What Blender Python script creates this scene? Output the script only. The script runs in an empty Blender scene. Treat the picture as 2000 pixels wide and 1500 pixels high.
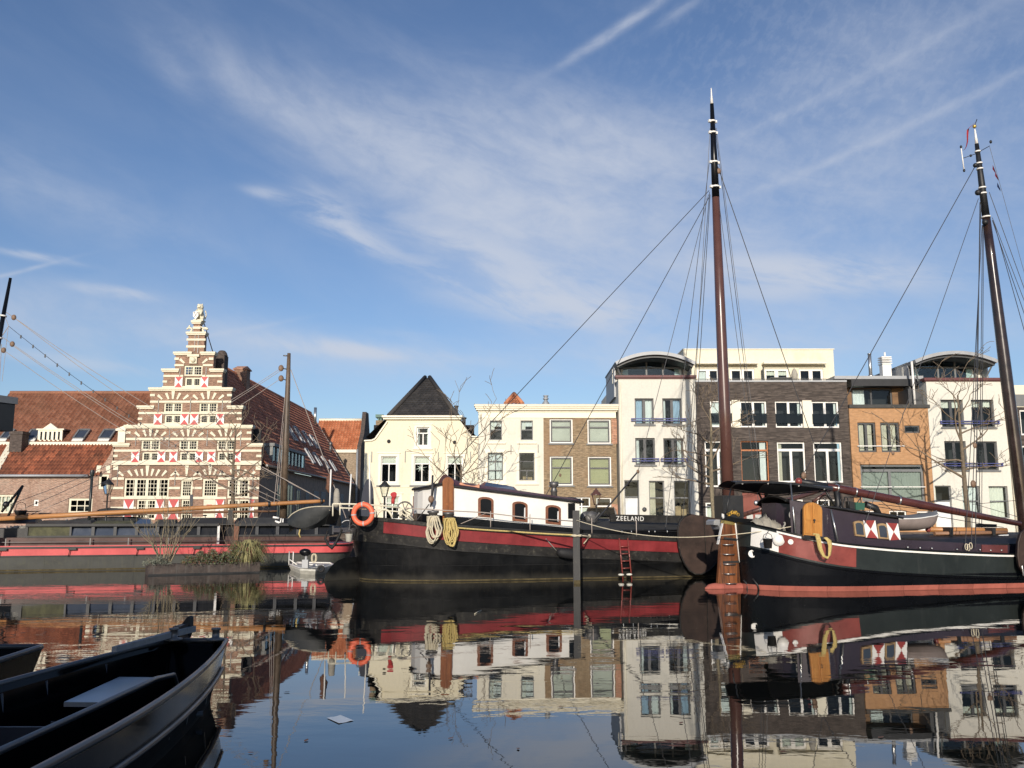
import bpy, bmesh, math, random
from mathutils import Vector, Matrix, geometry, noise
random.seed(7)
S = bpy.context.scene
C = S.collection
PI = math.pi
# ---------------------------------------------------------------- camera, sky, sun, exposure
F = 1731.0                      # focal length in pixels of the 2000x1500 photograph
PITCH = math.radians(8.64)
CAMZ = 2.0
cam = bpy.data.cameras.new('camera'); camo = bpy.data.objects.new('camera', cam); C.objects.link(camo)
camo.location = (0, 0, CAMZ); camo.rotation_euler = (PI/2 + PITCH, 0, 0)
cam.sensor_width = 36; cam.lens = F/2000*36; cam.clip_end = 3000; cam.clip_start = 0.05
S.camera = camo
S.view_settings.view_transform = 'Standard'; S.view_settings.look = 'None'
S.view_settings.exposure = 0.0; S.view_settings.gamma = 1.0
SUN_EL = math.radians(16.0); SUN_AZ = math.radians(180 + 7.0)
sun = bpy.data.lights.new('sun', 'SUN'); suno = bpy.data.objects.new('sun', sun); C.objects.link(suno)
sun.energy = 4.3; sun.angle = math.radians(0.5); sun.color = (1.0, 0.905, 0.785)
tosun = Vector((math.sin(SUN_AZ)*math.cos(SUN_EL), math.cos(SUN_AZ)*math.cos(SUN_EL), math.sin(SUN_EL)))
suno.rotation_euler = (-tosun).to_track_quat('-Z', 'Y').to_euler(); suno.location = tosun*60
SKY_STRENGTH = 0.102

def ray(px, py):
    u = (px-1000)/F; v = (750-py)/F
    return Vector((u, math.cos(PITCH)-v*math.sin(PITCH), math.sin(PITCH)+v*math.cos(PITCH)))
def W(px, py, Y):               # point of the vertical plane y = Y that the photograph shows at (px, py)
    d = ray(px, py); t = Y/d.y
    return Vector((d.x*t, Y, CAMZ+d.z*t))
def G(px, py, z=0.0):           # point of the level plane at height z
    d = ray(px, py); t = (z-CAMZ)/d.z
    return Vector((d.x*t, d.y*t, z))

class NT:                       # small helper for node trees
    def __init__(s, nt): s.nt = nt; s.n = nt.nodes; s.l = nt.links
    def node(s, t, **kw):
        n = s.n.new(t)
        for k, v in kw.items():
            if k.startswith('i_'):
                key = k[2:]; key = int(key) if key.isdigit() else key.replace('_', ' ')
                s.put(n.inputs[key], v)
            else: setattr(n, k, v)
        return n
    def put(s, inp, v):
        if hasattr(v, 'is_output'): s.l.new(v, inp)
        elif hasattr(v, 'outputs'): s.l.new(v.outputs[0], inp)
        else: inp.default_value = v
    def m(s, op, a, b=0.0, c=0.0, clamp=False):
        n = s.n.new('ShaderNodeMath'); n.operation = op; n.use_clamp = clamp
        s.put(n.inputs[0], a); s.put(n.inputs[1], b)
        if op in ('MULTIPLY_ADD', 'SMOOTH_MIN', 'SMOOTH_MAX', 'COMPARE'): s.put(n.inputs[2], c)
        return n.outputs[0]
    def mix(s, f, a, b, mode='MIX'):
        n = s.n.new('ShaderNodeMixRGB'); n.blend_type = mode
        s.put(n.inputs[0], f); s.put(n.inputs[1], a); s.put(n.inputs[2], b)
        return n.outputs[0]
    def ramp(s, f, lo, hi, a=0.0, b=1.0, smooth=True):
        n = s.n.new('ShaderNodeMapRange'); n.interpolation_type = 'SMOOTHSTEP' if smooth else 'LINEAR'
        s.put(n.inputs[0], f); n.inputs[1].default_value = lo; n.inputs[2].default_value = hi
        n.inputs[3].default_value = a; n.inputs[4].default_value = b
        return n.outputs[0]
    def noise(s, vec, scale, detail=4, rough=.55, dist=0.0):
        n = s.n.new('ShaderNodeTexNoise'); s.put(n.inputs['Vector'], vec)
        n.inputs['Scale'].default_value = scale; n.inputs['Detail'].default_value = detail
        n.inputs['Roughness'].default_value = rough; n.inputs['Distortion'].default_value = dist
        return n.outputs[0]
    def xyz(s, x, y, z=0.0):
        n = s.n.new('ShaderNodeCombineXYZ'); s.put(n.inputs[0], x); s.put(n.inputs[1], y); s.put(n.inputs[2], z)
        return n.outputs[0]
def rgb(c): return (c[0], c[1], c[2], 1.0)

# ---- the sky: Nishita air, thin cirrus and contrails laid out by compass direction and elevation
world = bpy.data.worlds.new('World'); S.world = world; world.use_nodes = True
t = NT(world.node_tree); t.n.clear()
sky = t.node('ShaderNodeTexSky', sky_type='NISHITA', sun_disc=False)
sky.sun_elevation = SUN_EL; sky.sun_rotation = SUN_AZ; sky.air_density = 1.0; sky.dust_density = 0.6; sky.ozone_density = 1.6; sky.altitude = 0
tc = t.node('ShaderNodeTexCoord')
nrm = t.node('ShaderNodeVectorMath', operation='NORMALIZE'); t.put(nrm.inputs[0], tc.outputs['Generated'])
sp = t.node('ShaderNodeSeparateXYZ'); t.put(sp.inputs[0], nrm)
az = t.m('ARCTAN2', sp.outputs[0], sp.outputs[1]); el = t.m('ARCSINE', sp.outputs[2])
def azel(px, py):
    d = ray(px, py).normalized(); return math.atan2(d.x, d.y), math.asin(d.z)
def ell(px, py, ax, bx, ang, w, soft=0.0):
    a0, e0 = azel(px, py); ca, sa = math.cos(math.radians(ang)), math.sin(math.radians(ang))
    da = t.m('SUBTRACT', az, a0); de = t.m('SUBTRACT', el, e0)
    p = t.m('SUBTRACT', t.m('MULTIPLY', da, ca), t.m('MULTIPLY', de, sa))
    q = t.m('ADD', t.m('MULTIPLY', da, sa), t.m('MULTIPLY', de, ca))
    p = t.m('DIVIDE', p, ax/F); q = t.m('DIVIDE', q, bx/F)
    r = t.m('ADD', t.m('MULTIPLY', p, p), t.m('MULTIPLY', q, q))
    return t.m('MULTIPLY', t.m('POWER', 2.718, t.m('MULTIPLY', r, -1.0)), w)
def strands(ang, sx, sy, scale, rough, dist, detail=7, off=0.0):
    ca, sa = math.cos(math.radians(ang)), math.sin(math.radians(ang))
    p = t.m('SUBTRACT', t.m('MULTIPLY', az, ca), t.m('MULTIPLY', el, sa))
    q = t.m('ADD', t.m('MULTIPLY', az, sa), t.m('MULTIPLY', el, ca))
    return t.noise(t.xyz(t.m('MULTIPLY', p, sx), t.m('MULTIPLY', q, sy), off), scale, detail, rough, dist)
def total(lst):
    s = lst[0]
    for x in lst[1:]: s = t.m('ADD', s, x)
    return s
veil = total([ell(960, 330, 340, 120, 14, .58), ell(1120, 390, 280, 130, 8, .44), ell(540, 215, 200, 34, 27, .30), ell(330, 135, 60, 22, 38, .20), ell(1150, 250, 200, 60, 12, .22),
              ell(720, 300, 230, 60, 22, .36), ell(1080, 590, 220, 60, 8, .30), ell(1620, 420, 420, 200, -8, .30), ell(1700, 120, 420, 120, -18, .12),
              ell(250, 640, 420, 60, 5, .30), ell(120, 380, 260, 60, 10, .18), ell(900, 700, 500, 36, 2, .34), ell(1650, 660, 400, 50, 0, .30)])
bright = total([ell(1060, 580, 165, 46, 12, 1.1), ell(930, 482, 170, 22, 16, .62), ell(680, 452, 110, 20, 22, .75), ell(960, 430, 110, 20, 18, .38),
                ell(1570, 530, 190, 26, 8, 1.2), ell(1500, 570, 120, 20, 4, .4), ell(640, 678, 110, 14, 4, .95), ell(740, 690, 140, 10, 3, .6), ell(225, 570, 55, 9, 3, .85),
                ell(640, 400, 60, 20, 30, .4), ell(880, 545, 60, 16, 20, .3), ell(1190, 600, 90, 26, 5, .45), ell(70, 500, 60, 6, 3, .5), ell(520, 377, 36, 9, 5, .45),
                ell(780, 652, 60, 7, 5, .5), ell(130, 705, 130, 12, 4, .35)])
trail = total([ell(1210, 55, 130, 9, -25, .75), ell(1740, 262, 300, 8, -15.5, .40), ell(1700, 142, 380, 9, -16.5, .28), ell(40, 530, 70, 3.5, -23, .55), ell(440, 650, 110, 5, -14, .35),
               ell(1330, 20, 60, 10, -25, .3)])
nA = strands(18, 3.0, 8.5, 1.7, .60, .5, 8, 2.2); nB = strands(16, 5.0, 17.0, 2.0, .60, .45, 8, 3.1)
nC = strands(-40, 22, 30, 3.2, .62, .3, 6, 7.7); nD = strands(-16, 10, 30, 3.0, .6, .2, 6, 1.7)
nE = strands(10, 9, 16, 2.4, .62, .4, 7, 5.5)
dens = t.m('MULTIPLY', t.m('MULTIPLY', veil, t.ramp(nA, .30, .72, .50, 1.30)), t.ramp(nE, .32, .68, .72, 1.15))
dens = t.m('ADD', dens, t.m('MULTIPLY', bright, t.ramp(nB, .34, .64, .15, 1.35)))
dens = t.m('ADD', dens, t.m('MULTIPLY', trail, t.ramp(nD, .3, .7, .30, .72)))
dens = t.m('ADD', dens, t.m('MULTIPLY', ell(1650, 200, 420, 260, 0, .08), t.ramp(nC, .42, .66)))
dens = t.m('ADD', dens, t.m('MULTIPLY', t.ramp(nA, .36, .75), .04))
dens = t.m('MULTIPLY', t.m('SUBTRACT', 1.0, t.m('POWER', 2.718, t.m('MULTIPLY', dens, -1.65))), t.ramp(el, .0, .05), clamp=True)
skyc = t.mix(1.0, sky, (0.87, 0.965, 1.19, 1), 'MULTIPLY')
bw = t.node('ShaderNodeRGBToBW'); t.put(bw.inputs[0], sky)
cloudc = t.mix(1.0, (0.90, 0.97, 1.12, 1), t.m('MAXIMUM', t.m('MULTIPLY', bw, 1.10), 6.4), 'MULTIPLY')
bg = t.node('ShaderNodeBackground'); bg.inputs[1].default_value = SKY_STRENGTH
t.put(bg.inputs[0], t.mix(t.m('MULTIPLY', dens, .92), skyc, cloudc))
out = t.node('ShaderNodeOutputWorld'); t.l.new(bg.outputs[0], out.inputs[0])

# ---------------------------------------------------------------- materials
MATS = {}
def new_mat(name):
    m = bpy.data.materials.new(name); m.use_nodes = True; MATS[name] = m
    k = NT(m.node_tree); k.b = k.n['Principled BSDF']; k.o = k.n['Material Output']
    k.tc = k.node('ShaderNodeTexCoord'); k.P = k.tc.outputs['Object']
    return m, k
def bump(k, h, strength=.3, dist=.02):
    b = k.node('ShaderNodeBump'); b.inputs['Strength'].default_value = strength; b.inputs['Distance'].default_value = dist
    k.put(b.inputs['Height'], h); k.l.new(b.outputs[0], k.b.inputs['Normal'])
def scaled(k, v): 
    n = k.node('ShaderNodeMapping'); k.put(n.inputs[0], k.P); n.inputs['Scale'].default_value = v; return n.outputs[0]
def plating(k, c, pw=2.4, ph=.52, scum=.6):
    s = k.node('ShaderNodeSeparateXYZ'); k.put(s.inputs[0], k.P); b = k.node('ShaderNodeTexBrick'); k.put(b.inputs['Vector'], k.xyz(s.outputs[0], s.outputs[2])); b.inputs['Scale'].default_value = 1; b.inputs['Mortar Size'].default_value = .010; b.inputs['Brick Width'].default_value = pw; b.inputs['Row Height'].default_value = ph
    b.inputs['Color1'].default_value = (.8, .8, .8, 1); b.inputs['Color2'].default_value = (1.25, 1.25, 1.25, 1); b.inputs['Mortar'].default_value = (.5, .5, .5, 1); c = k.mix(.8, c, b.outputs[0], 'MULTIPLY')
    z = k.m('ADD', s.outputs[2], k.m('MULTIPLY', k.m('SUBTRACT', k.noise(scaled(k, (2.2, 2.2, .6)), 1.0, 6, .65), .5), .55)); c = k.mix(k.m('MULTIPLY', k.ramp(z, .34, .02), scum), c, (.040, .037, .030, 1))
    dents = k.noise(scaled(k, (.9, .9, 1.4)), 1.0, 3, .5); h = k.m('ADD', k.m('MULTIPLY', b.outputs['Fac'], -.25), k.m('MULTIPLY', dents, 1.6)); bump(k, h, .55, .02); return c
def paint(name, col, rough=.5, var=.18, scale=1.5, dirt=0.0, dirtcol=(.05, .045, .04), metal=0.0, bmp=.0, spec=.5, streak=0.0, coat=0.0, plates=None):
    m, k = new_mat(name)
    n1 = k.noise(k.P, scale, 6, .65)
    c = k.mix(k.ramp(n1, .3, .7), rgb([x*(1-var) for x in col]), rgb([min(1, x*(1+var)) for x in col]))
    if dirt: c = k.mix(k.m('MULTIPLY', k.ramp(k.noise(k.P, scale*2.7, 8, .7), .52, .75), dirt), c, rgb(dirtcol))
    if streak: c = k.mix(k.m('MULTIPLY', k.ramp(k.noise(scaled(k, (9, 9, .55)), 1.0, 5, .6), .50, .72), streak), c, rgb(dirtcol))
    if plates: c = plating(k, c, *plates)
    k.put(k.b.inputs['Base Color'], c); k.b.inputs['Metallic'].default_value = metal
    k.put(k.b.inputs['Roughness'], k.ramp(n1, .2, .8, max(.03, rough-.08), min(1, rough+.1)))
    k.b.inputs['Specular IOR Level'].default_value = spec
    if coat: k.b.inputs['Coat Weight'].default_value = coat
    if bmp and not plates: bump(k, k.noise(k.P, scale*12, 4, .6), .5, bmp)
    return m
def brick(name, c1, c2, mortar, scale=1.0, w=.22, h=.068, stain=.35, stcol=(.10, .085, .07), spot=None, rough=.85, ct=.55):
    m, k = new_mat(name)
    s = k.node('ShaderNodeSeparateXYZ'); k.put(s.inputs[0], k.P)
    v = k.xyz(k.m('ADD', s.outputs[0], s.outputs[1]), s.outputs[2])
    b = k.node('ShaderNodeTexBrick'); k.put(b.inputs['Vector'], v)
    b.inputs['Color1'].default_value = rgb(c1); b.inputs['Color2'].default_value = rgb(c2); b.inputs['Mortar'].default_value = rgb(mortar)
    b.inputs['Scale'].default_value = scale; b.inputs['Mortar Size'].default_value = .009; b.inputs['Brick Width'].default_value = w; b.inputs['Row Height'].default_value = h
    b.inputs['Bias'].default_value = -.1
    wn = k.node('ShaderNodeTexNoise'); k.put(wn.inputs['Vector'], k.node('ShaderNodeMapping', i_0=v, i_Scale=(1/w*.9, 1/h*.9, 1)).outputs[0]); wn.inputs['Scale'].default_value = 1.0; wn.inputs['Detail'].default_value = 1
    c = k.mix(ct, b.outputs[0], k.mix(k.ramp(wn.outputs[0], .25, .75), (.45, .45, .45, 1), (1.5, 1.45, 1.4, 1)), 'MULTIPLY')
    big = k.noise(k.P, .55, 7, .68)
    c = k.mix(k.m('MULTIPLY', k.ramp(big, .45, .72), stain), c, rgb(stcol))
    if spot: c = k.mix(k.m('MULTIPLY', k.ramp(k.noise(k.P, .33, 5, .6, .5), .48, .62), .55), c, rgb(spot))
    k.put(k.b.inputs['Base Color'], c); k.b.inputs['Roughness'].default_value = rough
    k.b.inputs['Specular IOR Level'].default_value = .25
    bump(k, b.outputs['Fac'], .35, -.01)
    return m
def tiles(name, c1, c2, c3, moss=(.06, .055, .035), mossy=.5, pale_tiles=.25):
    m, k = new_mat(name)
    uv = k.node('ShaderNodeUVMap'); fl = k.node('ShaderNodeVectorMath', operation='FLOOR'); k.put(fl.inputs[0], uv)
    wn = k.node('ShaderNodeTexWhiteNoise', noise_dimensions='2D'); k.put(wn.inputs['Vector'], fl)
    v = wn.outputs['Value']
    c = k.mix(k.ramp(v, .1, .8), rgb(c1), rgb(c2))
    c = k.mix(k.m('MULTIPLY', k.ramp(v, .80, .95), pale_tiles*2), c, rgb(c3))  # random tiles take the lighter third colour
    big = k.noise(k.P, .42, 6, .65)
    c = k.mix(k.m('MULTIPLY', k.ramp(big, .42, .68), mossy), c, rgb(moss))
    sp_ = k.noise(k.P, 2.2, 5, .7); c = k.mix(k.m('MULTIPLY', k.ramp(sp_, .55, .7), .4), c, rgb([x*.5 for x in c1]))
    # dark joint at the foot of every course and in the trough of every pan
    fr = k.node('ShaderNodeVectorMath', operation='FRACTION'); k.put(fr.inputs[0], uv)
    k.put(k.b.inputs['Base Color'], c); k.b.inputs['Roughness'].default_value = .8; k.b.inputs['Specular IOR Level'].default_value = .3
    return m
def wood(name, c1, c2, rough=.4, scale=(1.2, 22, 22), var=None, coat=0.0):
    m, k = new_mat(name)
    n = k.noise(scaled(k, scale), 1.0, 6, .65, .6); n2 = k.noise(k.P, 1.3, 4)
    c = k.mix(k.ramp(n, .3, .7), rgb(c1), rgb(c2)); c = k.mix(k.m('MULTIPLY', k.ramp(n2, .4, .75), .35), c, rgb([x*.45 for x in c1]))
    k.put(k.b.inputs['Base Color'], c); k.b.inputs['Roughness'].default_value = rough; k.b.inputs['Coat Weight'].default_value = coat
    bump(k, n, .2, .004)
    return m
def stucco(name, col, stcol, stain=.35, rough=.85, streak=.3):
    m, k = new_mat(name)
    n1 = k.noise(k.P, .6, 8, .7); n2 = k.noise(scaled(k, (5, 5, .45)), 1.0, 6, .65); n3 = k.noise(k.P, 9, 5, .6)
    c = k.mix(k.ramp(n3, .3, .7), rgb([x*.95 for x in col]), rgb([min(1, x*1.04) for x in col]))
    c = k.mix(k.m('MULTIPLY', k.ramp(n1, .50, .76), stain), c, rgb(stcol))
    c = k.mix(k.m('MULTIPLY', k.ramp(n2, .54, .78), streak), c, rgb([x*.8 for x in stcol]))
    k.put(k.b.inputs['Base Color'], c); k.b.inputs['Roughness'].default_value = rough; k.b.inputs['Specular IOR Level'].default_value = .2
    bump(k, n3, .15, .01)
    return m
def glass(name, tint=(.55, .6, .6), refl=(.9, .95, 1)):
    m, k = new_mat(name); k.n.remove(k.b)
    fr = k.node('ShaderNodeFresnel'); fr.inputs[0].default_value = 1.45
    wob = k.node('ShaderNodeBump'); wob.inputs['Strength'].default_value = .25; wob.inputs['Distance'].default_value = .01
    k.put(wob.inputs['Height'], k.noise(k.P, 1.7, 2, .5))
    gl = k.node('ShaderNodeBsdfGlossy'); gl.inputs['Roughness'].default_value = .03; gl.inputs[0].default_value = rgb(refl); k.l.new(wob.outputs[0], gl.inputs['Normal'])
    tr = k.node('ShaderNodeBsdfTransparent'); tr.inputs[0].default_value = rgb(tint)
    mx = k.node('ShaderNodeMixShader'); k.put(mx.inputs[0], fr); k.l.new(tr.outputs[0], mx.inputs[1]); k.l.new(gl.outputs[0], mx.inputs[2])
    k.l.new(mx.outputs[0], k.o.inputs[0])
    return m
def M(n): return MATS[n]

# ---------------------------------------------------------------- mesh building
class MB:
    def __init__(s): s.v = []; s.f = []; s.mi = []; s.uv = None; s.sm = []
    def add(s, vs, fs, mi=0, sm=False):
        o = len(s.v); s.v += [Vector(x) for x in vs]
        for f in fs: s.f.append([o+i for i in f]); s.mi.append(mi); s.sm.append(sm)
        if s.uv is not None: s.uv += [(0.0, 0.0)]*(len(s.v)-len(s.uv))
        return o
    def box(s, a, b, mi=0, bev=0.0):
        x0, y0, z0 = [min(a[i], b[i]) for i in range(3)]; x1, y1, z1 = [max(a[i], b[i]) for i in range(3)]
        s.add([(x0, y0, z0), (x1, y0, z0), (x1, y1, z0), (x0, y1, z0), (x0, y0, z1), (x1, y0, z1), (x1, y1, z1), (x0, y1, z1)],
              [(0, 3, 2, 1), (4, 5, 6, 7), (0, 1, 5, 4), (1, 2, 6, 5), (2, 3, 7, 6), (3, 0, 4, 7)], mi); return s
    def beam(s, p, q, w, h, up=(0, 0, 1), mi=0, w2=None, h2=None):
        p = Vector(p); q = Vector(q); d = (q-p).normalized(); up = Vector(up)
        r = d.cross(up)
        if r.length < 1e-4: r = d.cross(Vector((1, 0, 0)))
        r.normalize(); n = r.cross(d); w2 = w if w2 is None else w2; h2 = h if h2 is None else h2
        vs = [c + r*(i*a/2) + n*(j*b/2) for c, a, b in ((p, w, h), (q, w2, h2)) for i, j in ((-1, -1), (1, -1), (1, 1), (-1, 1))]
        s.add(vs, [(0, 3, 2, 1), (4, 5, 6, 7), (0, 1, 5, 4), (1, 2, 6, 5), (2, 3, 7, 6), (3, 0, 4, 7)], mi); return s
    def tube(s, pts, r, n=8, mi=0, cap=True, closed=False):
        pts = [Vector(p) for p in pts]; m = len(pts); rs = r if isinstance(r, (list, tuple)) else [r]*m
        vs = []; prev = None
        for i, p in enumerate(pts):
            if closed: d = pts[(i+1) % m]-pts[i-1]
            else: d = pts[min(i+1, m-1)]-pts[max(i-1, 0)]
            if d.length < 1e-9: d = Vector((0, 0, 1))
            d.normalize()
            if prev is None:
                a = d.cross(Vector((0, 0, 1)))
                if a.length < 1e-3: a = d.cross(Vector((0, 1, 0)))
            else: a = prev - d*prev.dot(d)
            if a.length < 1e-6: a = d.cross(Vector((1, 0, 0)))
            a.normalize(); prev = a; b = d.cross(a)
            for k in range(n):
                an = 2*PI*k/n; vs.append(p + (a*math.cos(an)+b*math.sin(an))*rs[i])
        fs = []
        for i in range(m if closed else m-1):
            j = (i+1) % m
            for k in range(n): fs.append((i*n+k, i*n+(k+1) % n, j*n+(k+1) % n, j*n+k))
        o = s.add(vs, fs, mi, n > 4)
        if cap and not closed and n > 2:
            s.f.append([o+k for k in range(n)][::-1]); s.mi.append(mi); s.sm.append(False)
            s.f.append([o+(m-1)*n+k for k in range(n)]); s.mi.append(mi); s.sm.append(False)
        return s
    def lathe(s, prof, c=(0, 0, 0), n=16, mi=0, axis=None):
        c = Vector(c); R = Matrix.Identity(3)
        if axis is not None: R = Vector((0, 0, 1)).rotation_difference(Vector(axis)).to_matrix()
        vs = [c + R @ Vector((r*math.cos(2*PI*k/n), r*math.sin(2*PI*k/n), z)) for r, z in prof for k in range(n)]
        fs = [(i*n+k, i*n+(k+1) % n, (i+1)*n+(k+1) % n, (i+1)*n+k) for i in range(len(prof)-1) for k in range(n)]
        s.add(vs, fs, mi, True); return s
    def sphere(s, c, r, n=10, mi=0, sq=(1, 1, 1)):
        c = Vector(c); prof = [(math.sin(PI*i/n), -math.cos(PI*i/n)) for i in range(n+1)]
        vs = [c + Vector((a*r*sq[0]*math.cos(2*PI*k/(2*n)), a*r*sq[1]*math.sin(2*PI*k/(2*n)), b*r*sq[2])) for a, b in prof for k in range(2*n)]
        m = 2*n; fs = [(i*m+k, i*m+(k+1) % m, (i+1)*m+(k+1) % m, (i+1)*m+k) for i in range(n) for k in range(m)]
        s.add(vs, fs, mi, True); return s
    def quad(s, a, b, c, d, mi=0): s.add([a, b, c, d], [(0, 1, 2, 3)], mi); return s
    def plate(s, outer, holes, y0, y1, mi=0, T=None):   # outline (x, z) with holes, thickness y0..y1; T maps (x, y, z)
        T = T or (lambda x, y, z: (x, y, z))
        loops = [outer]+list(holes); flat = [p for l in loops for p in l]
        tris = geometry.tessellate_polygon([[Vector((p[0], p[1], 0)) for p in l] for l in loops])
        n = len(flat)
        vs = [T(p[0], y0, p[1]) for p in flat]+[T(p[0], y1, p[1]) for p in flat]
        fs = [tuple(a) for a in tris]+[tuple(n+i for i in a[::-1]) for a in tris]
        o = 0
        for l in loops:
            m = len(l)
            for i in range(m): j = (i+1) % m; fs.append((o+i, o+j, n+o+j, n+o+i))
            o += m
        s.add(vs, fs, mi); s.fix = True; return s
    def grid(s, rows, mi=0, sm=True, closed=False, mif=None):
        n = len(rows[0]); o = s.add([p for r in rows for p in r], [], mi)
        for i in range(len(rows)-1):
            for k in range(n if closed else n-1):
                k2 = (k+1) % n
                s.f.append([o+i*n+k, o+i*n+k2, o+(i+1)*n+k2, o+(i+1)*n+k]); s.mi.append(mif(i, k) if mif else mi); s.sm.append(sm)
        return s
    fix = False
    def build(s, name, mat, parent=None, world=False, bev=0.0, fixn=None):
        me = bpy.data.meshes.new(name)
        vs = s.v
        if world and parent is not None: R = ROOTM[root_of(parent).name].inverted(); vs = [R @ v for v in vs]
        me.from_pydata([tuple(v) for v in vs], [], s.f)
        for mm in (mat if isinstance(mat, (list, tuple)) else [mat]): me.materials.append(M(mm))
        for p, mi, sm in zip(me.polygons, s.mi, s.sm): p.material_index = mi; p.use_smooth = sm
        if s.uv is not None:
            ul = me.uv_layers.new(name='UVMap')
            for l in me.loops: ul.data[l.index].uv = s.uv[l.vertex_index]
        if s.fix or fixn:
            bm = bmesh.new(); bm.from_mesh(me); bmesh.ops.recalc_face_normals(bm, faces=bm.faces); bm.to_mesh(me); bm.free()
        me.update()
        ob = bpy.data.objects.new(name, me); C.objects.link(ob)
        if parent is not None: ob.parent = parent
        if bev:
            md = ob.modifiers.new('bevel', 'BEVEL'); md.width = bev; md.segments = 2; md.limit_method = 'ANGLE'
        return ob
ROOTM = {}
def root_of(o):
    while o.parent is not None: o = o.parent
    return o
def tag(o, label=None, cat=None, group=None, kind=None):
    if label: o['label'] = label
    if cat: o['category'] = cat
    if group: o['group'] = group
    if kind: o['kind'] = kind
    return o
def thing(name, label, cat, loc=(0, 0, 0), rz=0.0, group=None):
    o = bpy.data.objects.new(name, None); C.objects.link(o); o.location = loc; o.rotation_euler = (0, 0, rz); o.empty_display_size = .2
    ROOTM[o.name] = Matrix.Translation(loc) @ Matrix.Rotation(rz, 4, 'Z')
    return tag(o, label, cat, group)
def hit(root, px, py, yl):      # local point of the plane y = yl of a thing, as the photograph shows it
    R = ROOTM[root.name].inverted(); o = R @ Vector((0, 0, CAMZ)); d = R.to_3x3() @ ray(px, py)
    return o + d*((yl-o.y)/d.y)
def copy_tree(o, parent=None):
    c = o.copy(); C.objects.link(c); c.parent = parent
    if parent is None and o.name in ROOTM: ROOTM[c.name] = ROOTM[o.name]
    for ch in list(o.children): copy_tree(ch, c)
    return c
def sag(p, q, drop, n=10):
    p = Vector(p); q = Vector(q)
    return [p.lerp(q, i/n) - Vector((0, 0, drop*4*(i/n)*(1-i/n))) for i in range(n+1)]
# ---- the materials
brick('gable_brick', (.255, .120, .078), (.335, .180, .116), (.42, .35, .27), stain=.55, stcol=(.13, .085, .06), spot=(.16, .11, .085))
brick('wing_brick', (.30, .155, .105), (.37, .23, .165), (.48, .42, .35), stain=.45, stcol=(.34, .29, .23), spot=(.22, .125, .085))
brick('olive_brick', (.235, .165, .095), (.31, .225, .135), (.30, .25, .18), stain=.3, stcol=(.17, .125, .08), spot=(.31, .20, .115))
brick('red_patch_brick', (.40, .17, .10), (.46, .22, .14), (.45, .36, .27), stain=.2)
brick('umber_brick', (.060, .048, .042), (.135, .110, .095), (.075, .067, .060), w=.40, h=.062, stain=.25, stcol=(.05, .042, .037))
brick('orange_brick', (.42, .235, .115), (.47, .27, .14), (.43, .26, .145), w=.24, h=.10, stain=.14, stcol=(.36, .20, .11), ct=.22)
brick('dark_brick', (.085, .065, .055), (.12, .095, .08), (.09, .08, .075), stain=.3, stcol=(.03, .028, .027))
brick('grey_brick', (.30, .225, .15), (.36, .27, .19), (.36, .31, .24), stain=.5, stcol=(.19, .135, .09))
brick('quay_brick', (.10, .075, .06), (.14, .105, .085), (.11, .10, .09), stain=.6, stcol=(.05, .05, .04))
tiles('tiles_left', (.235, .10, .06), (.30, .14, .088), (.38, .18, .11), mossy=.42, moss=(.12, .075, .045))
tiles('tiles_low', (.23, .085, .05), (.36, .135, .075), (.52, .19, .10), mossy=.5, moss=(.10, .065, .045), pale_tiles=.4)
tiles('tiles_side', (.40, .145, .085), (.52, .21, .125), (.64, .26, .15), mossy=.45, moss=(.11, .07, .05))
tiles('tiles_orange', (.42, .15, .07), (.55, .22, .11), (.60, .28, .15), mossy=.25, moss=(.28, .12, .07))
tiles('tiles_dark', (.035, .033, .032), (.055, .05, .047), (.085, .078, .07), mossy=.3, moss=(.05, .047, .042))
stucco('yellow_stucco', (.77, .705, .53), (.62, .56, .41), stain=.32, streak=.34)
stucco('cream_stucco', (.73, .69, .575), (.50, .47, .39), stain=.48, streak=.36)
stucco('white_stucco', (.665, .64, .56), (.44, .42, .36), stain=.40, streak=.40)
stucco('penthouse_stucco', (.74, .69, .54), (.52, .48, .34), stain=.45, streak=.3)
paint('stone_cream', (.73, .675, .515), .7, .1, 2.5, dirt=.25, dirtcol=(.45, .40, .27))
paint('cream_paint', (.80, .745, .585), .5, .06, 2.0, dirt=.12, dirtcol=(.55, .50, .38))
paint('white_paint', (.82, .80, .75), .45, .05, 2.0, dirt=.1, dirtcol=(.5, .48, .42))
paint('white_cabin', (.84, .82, .76), .38, .05, 1.2, dirt=.16, dirtcol=(.55, .50, .40), streak=.10)
paint('dark_frame', (.060, .062, .065), .45, .1)
paint('grey_frame', (.16, .165, .165), .5, .1)
paint('blue_rail', (.055, .065, .22), .5, .1)
paint('shutter_red', (.50, .055, .055), .5, .12, 3)
paint('rust_red', (.225, .050, .040), .32, .18, 2.0, dirt=.25, dirtcol=(.14, .035, .03), streak=.15, coat=.25)
paint('shutter_brick', (.30, .045, .04), .5, .15, 4, dirt=.2, dirtcol=(.2, .04, .035))
paint('barge_red', (.205, .024, .027), .5, .22, 1.6, dirt=.35, dirtcol=(.14, .02, .022), streak=.4, spec=.3)
paint('barge_pink_red', (.62, .095, .095), .42, .12, 1.4, dirt=.2, dirtcol=(.42, .05, .05), streak=.15)
paint('waterline_pink', (.37, .115, .085), .75, .16, 1.6, dirt=.35, dirtcol=(.24, .075, .055), streak=.35, spec=.15, plates=(1.15, .6, .0))
paint('door_red', (.20, .035, .02), .4, .08, coat=.3)
paint('tar_black', (.0052, .0056, .0062), .40, .5, 1.1, dirt=.4, dirtcol=(.017, .016, .014), streak=.45, bmp=.003, spec=.24, plates=(2.4, .52, .75))
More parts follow.
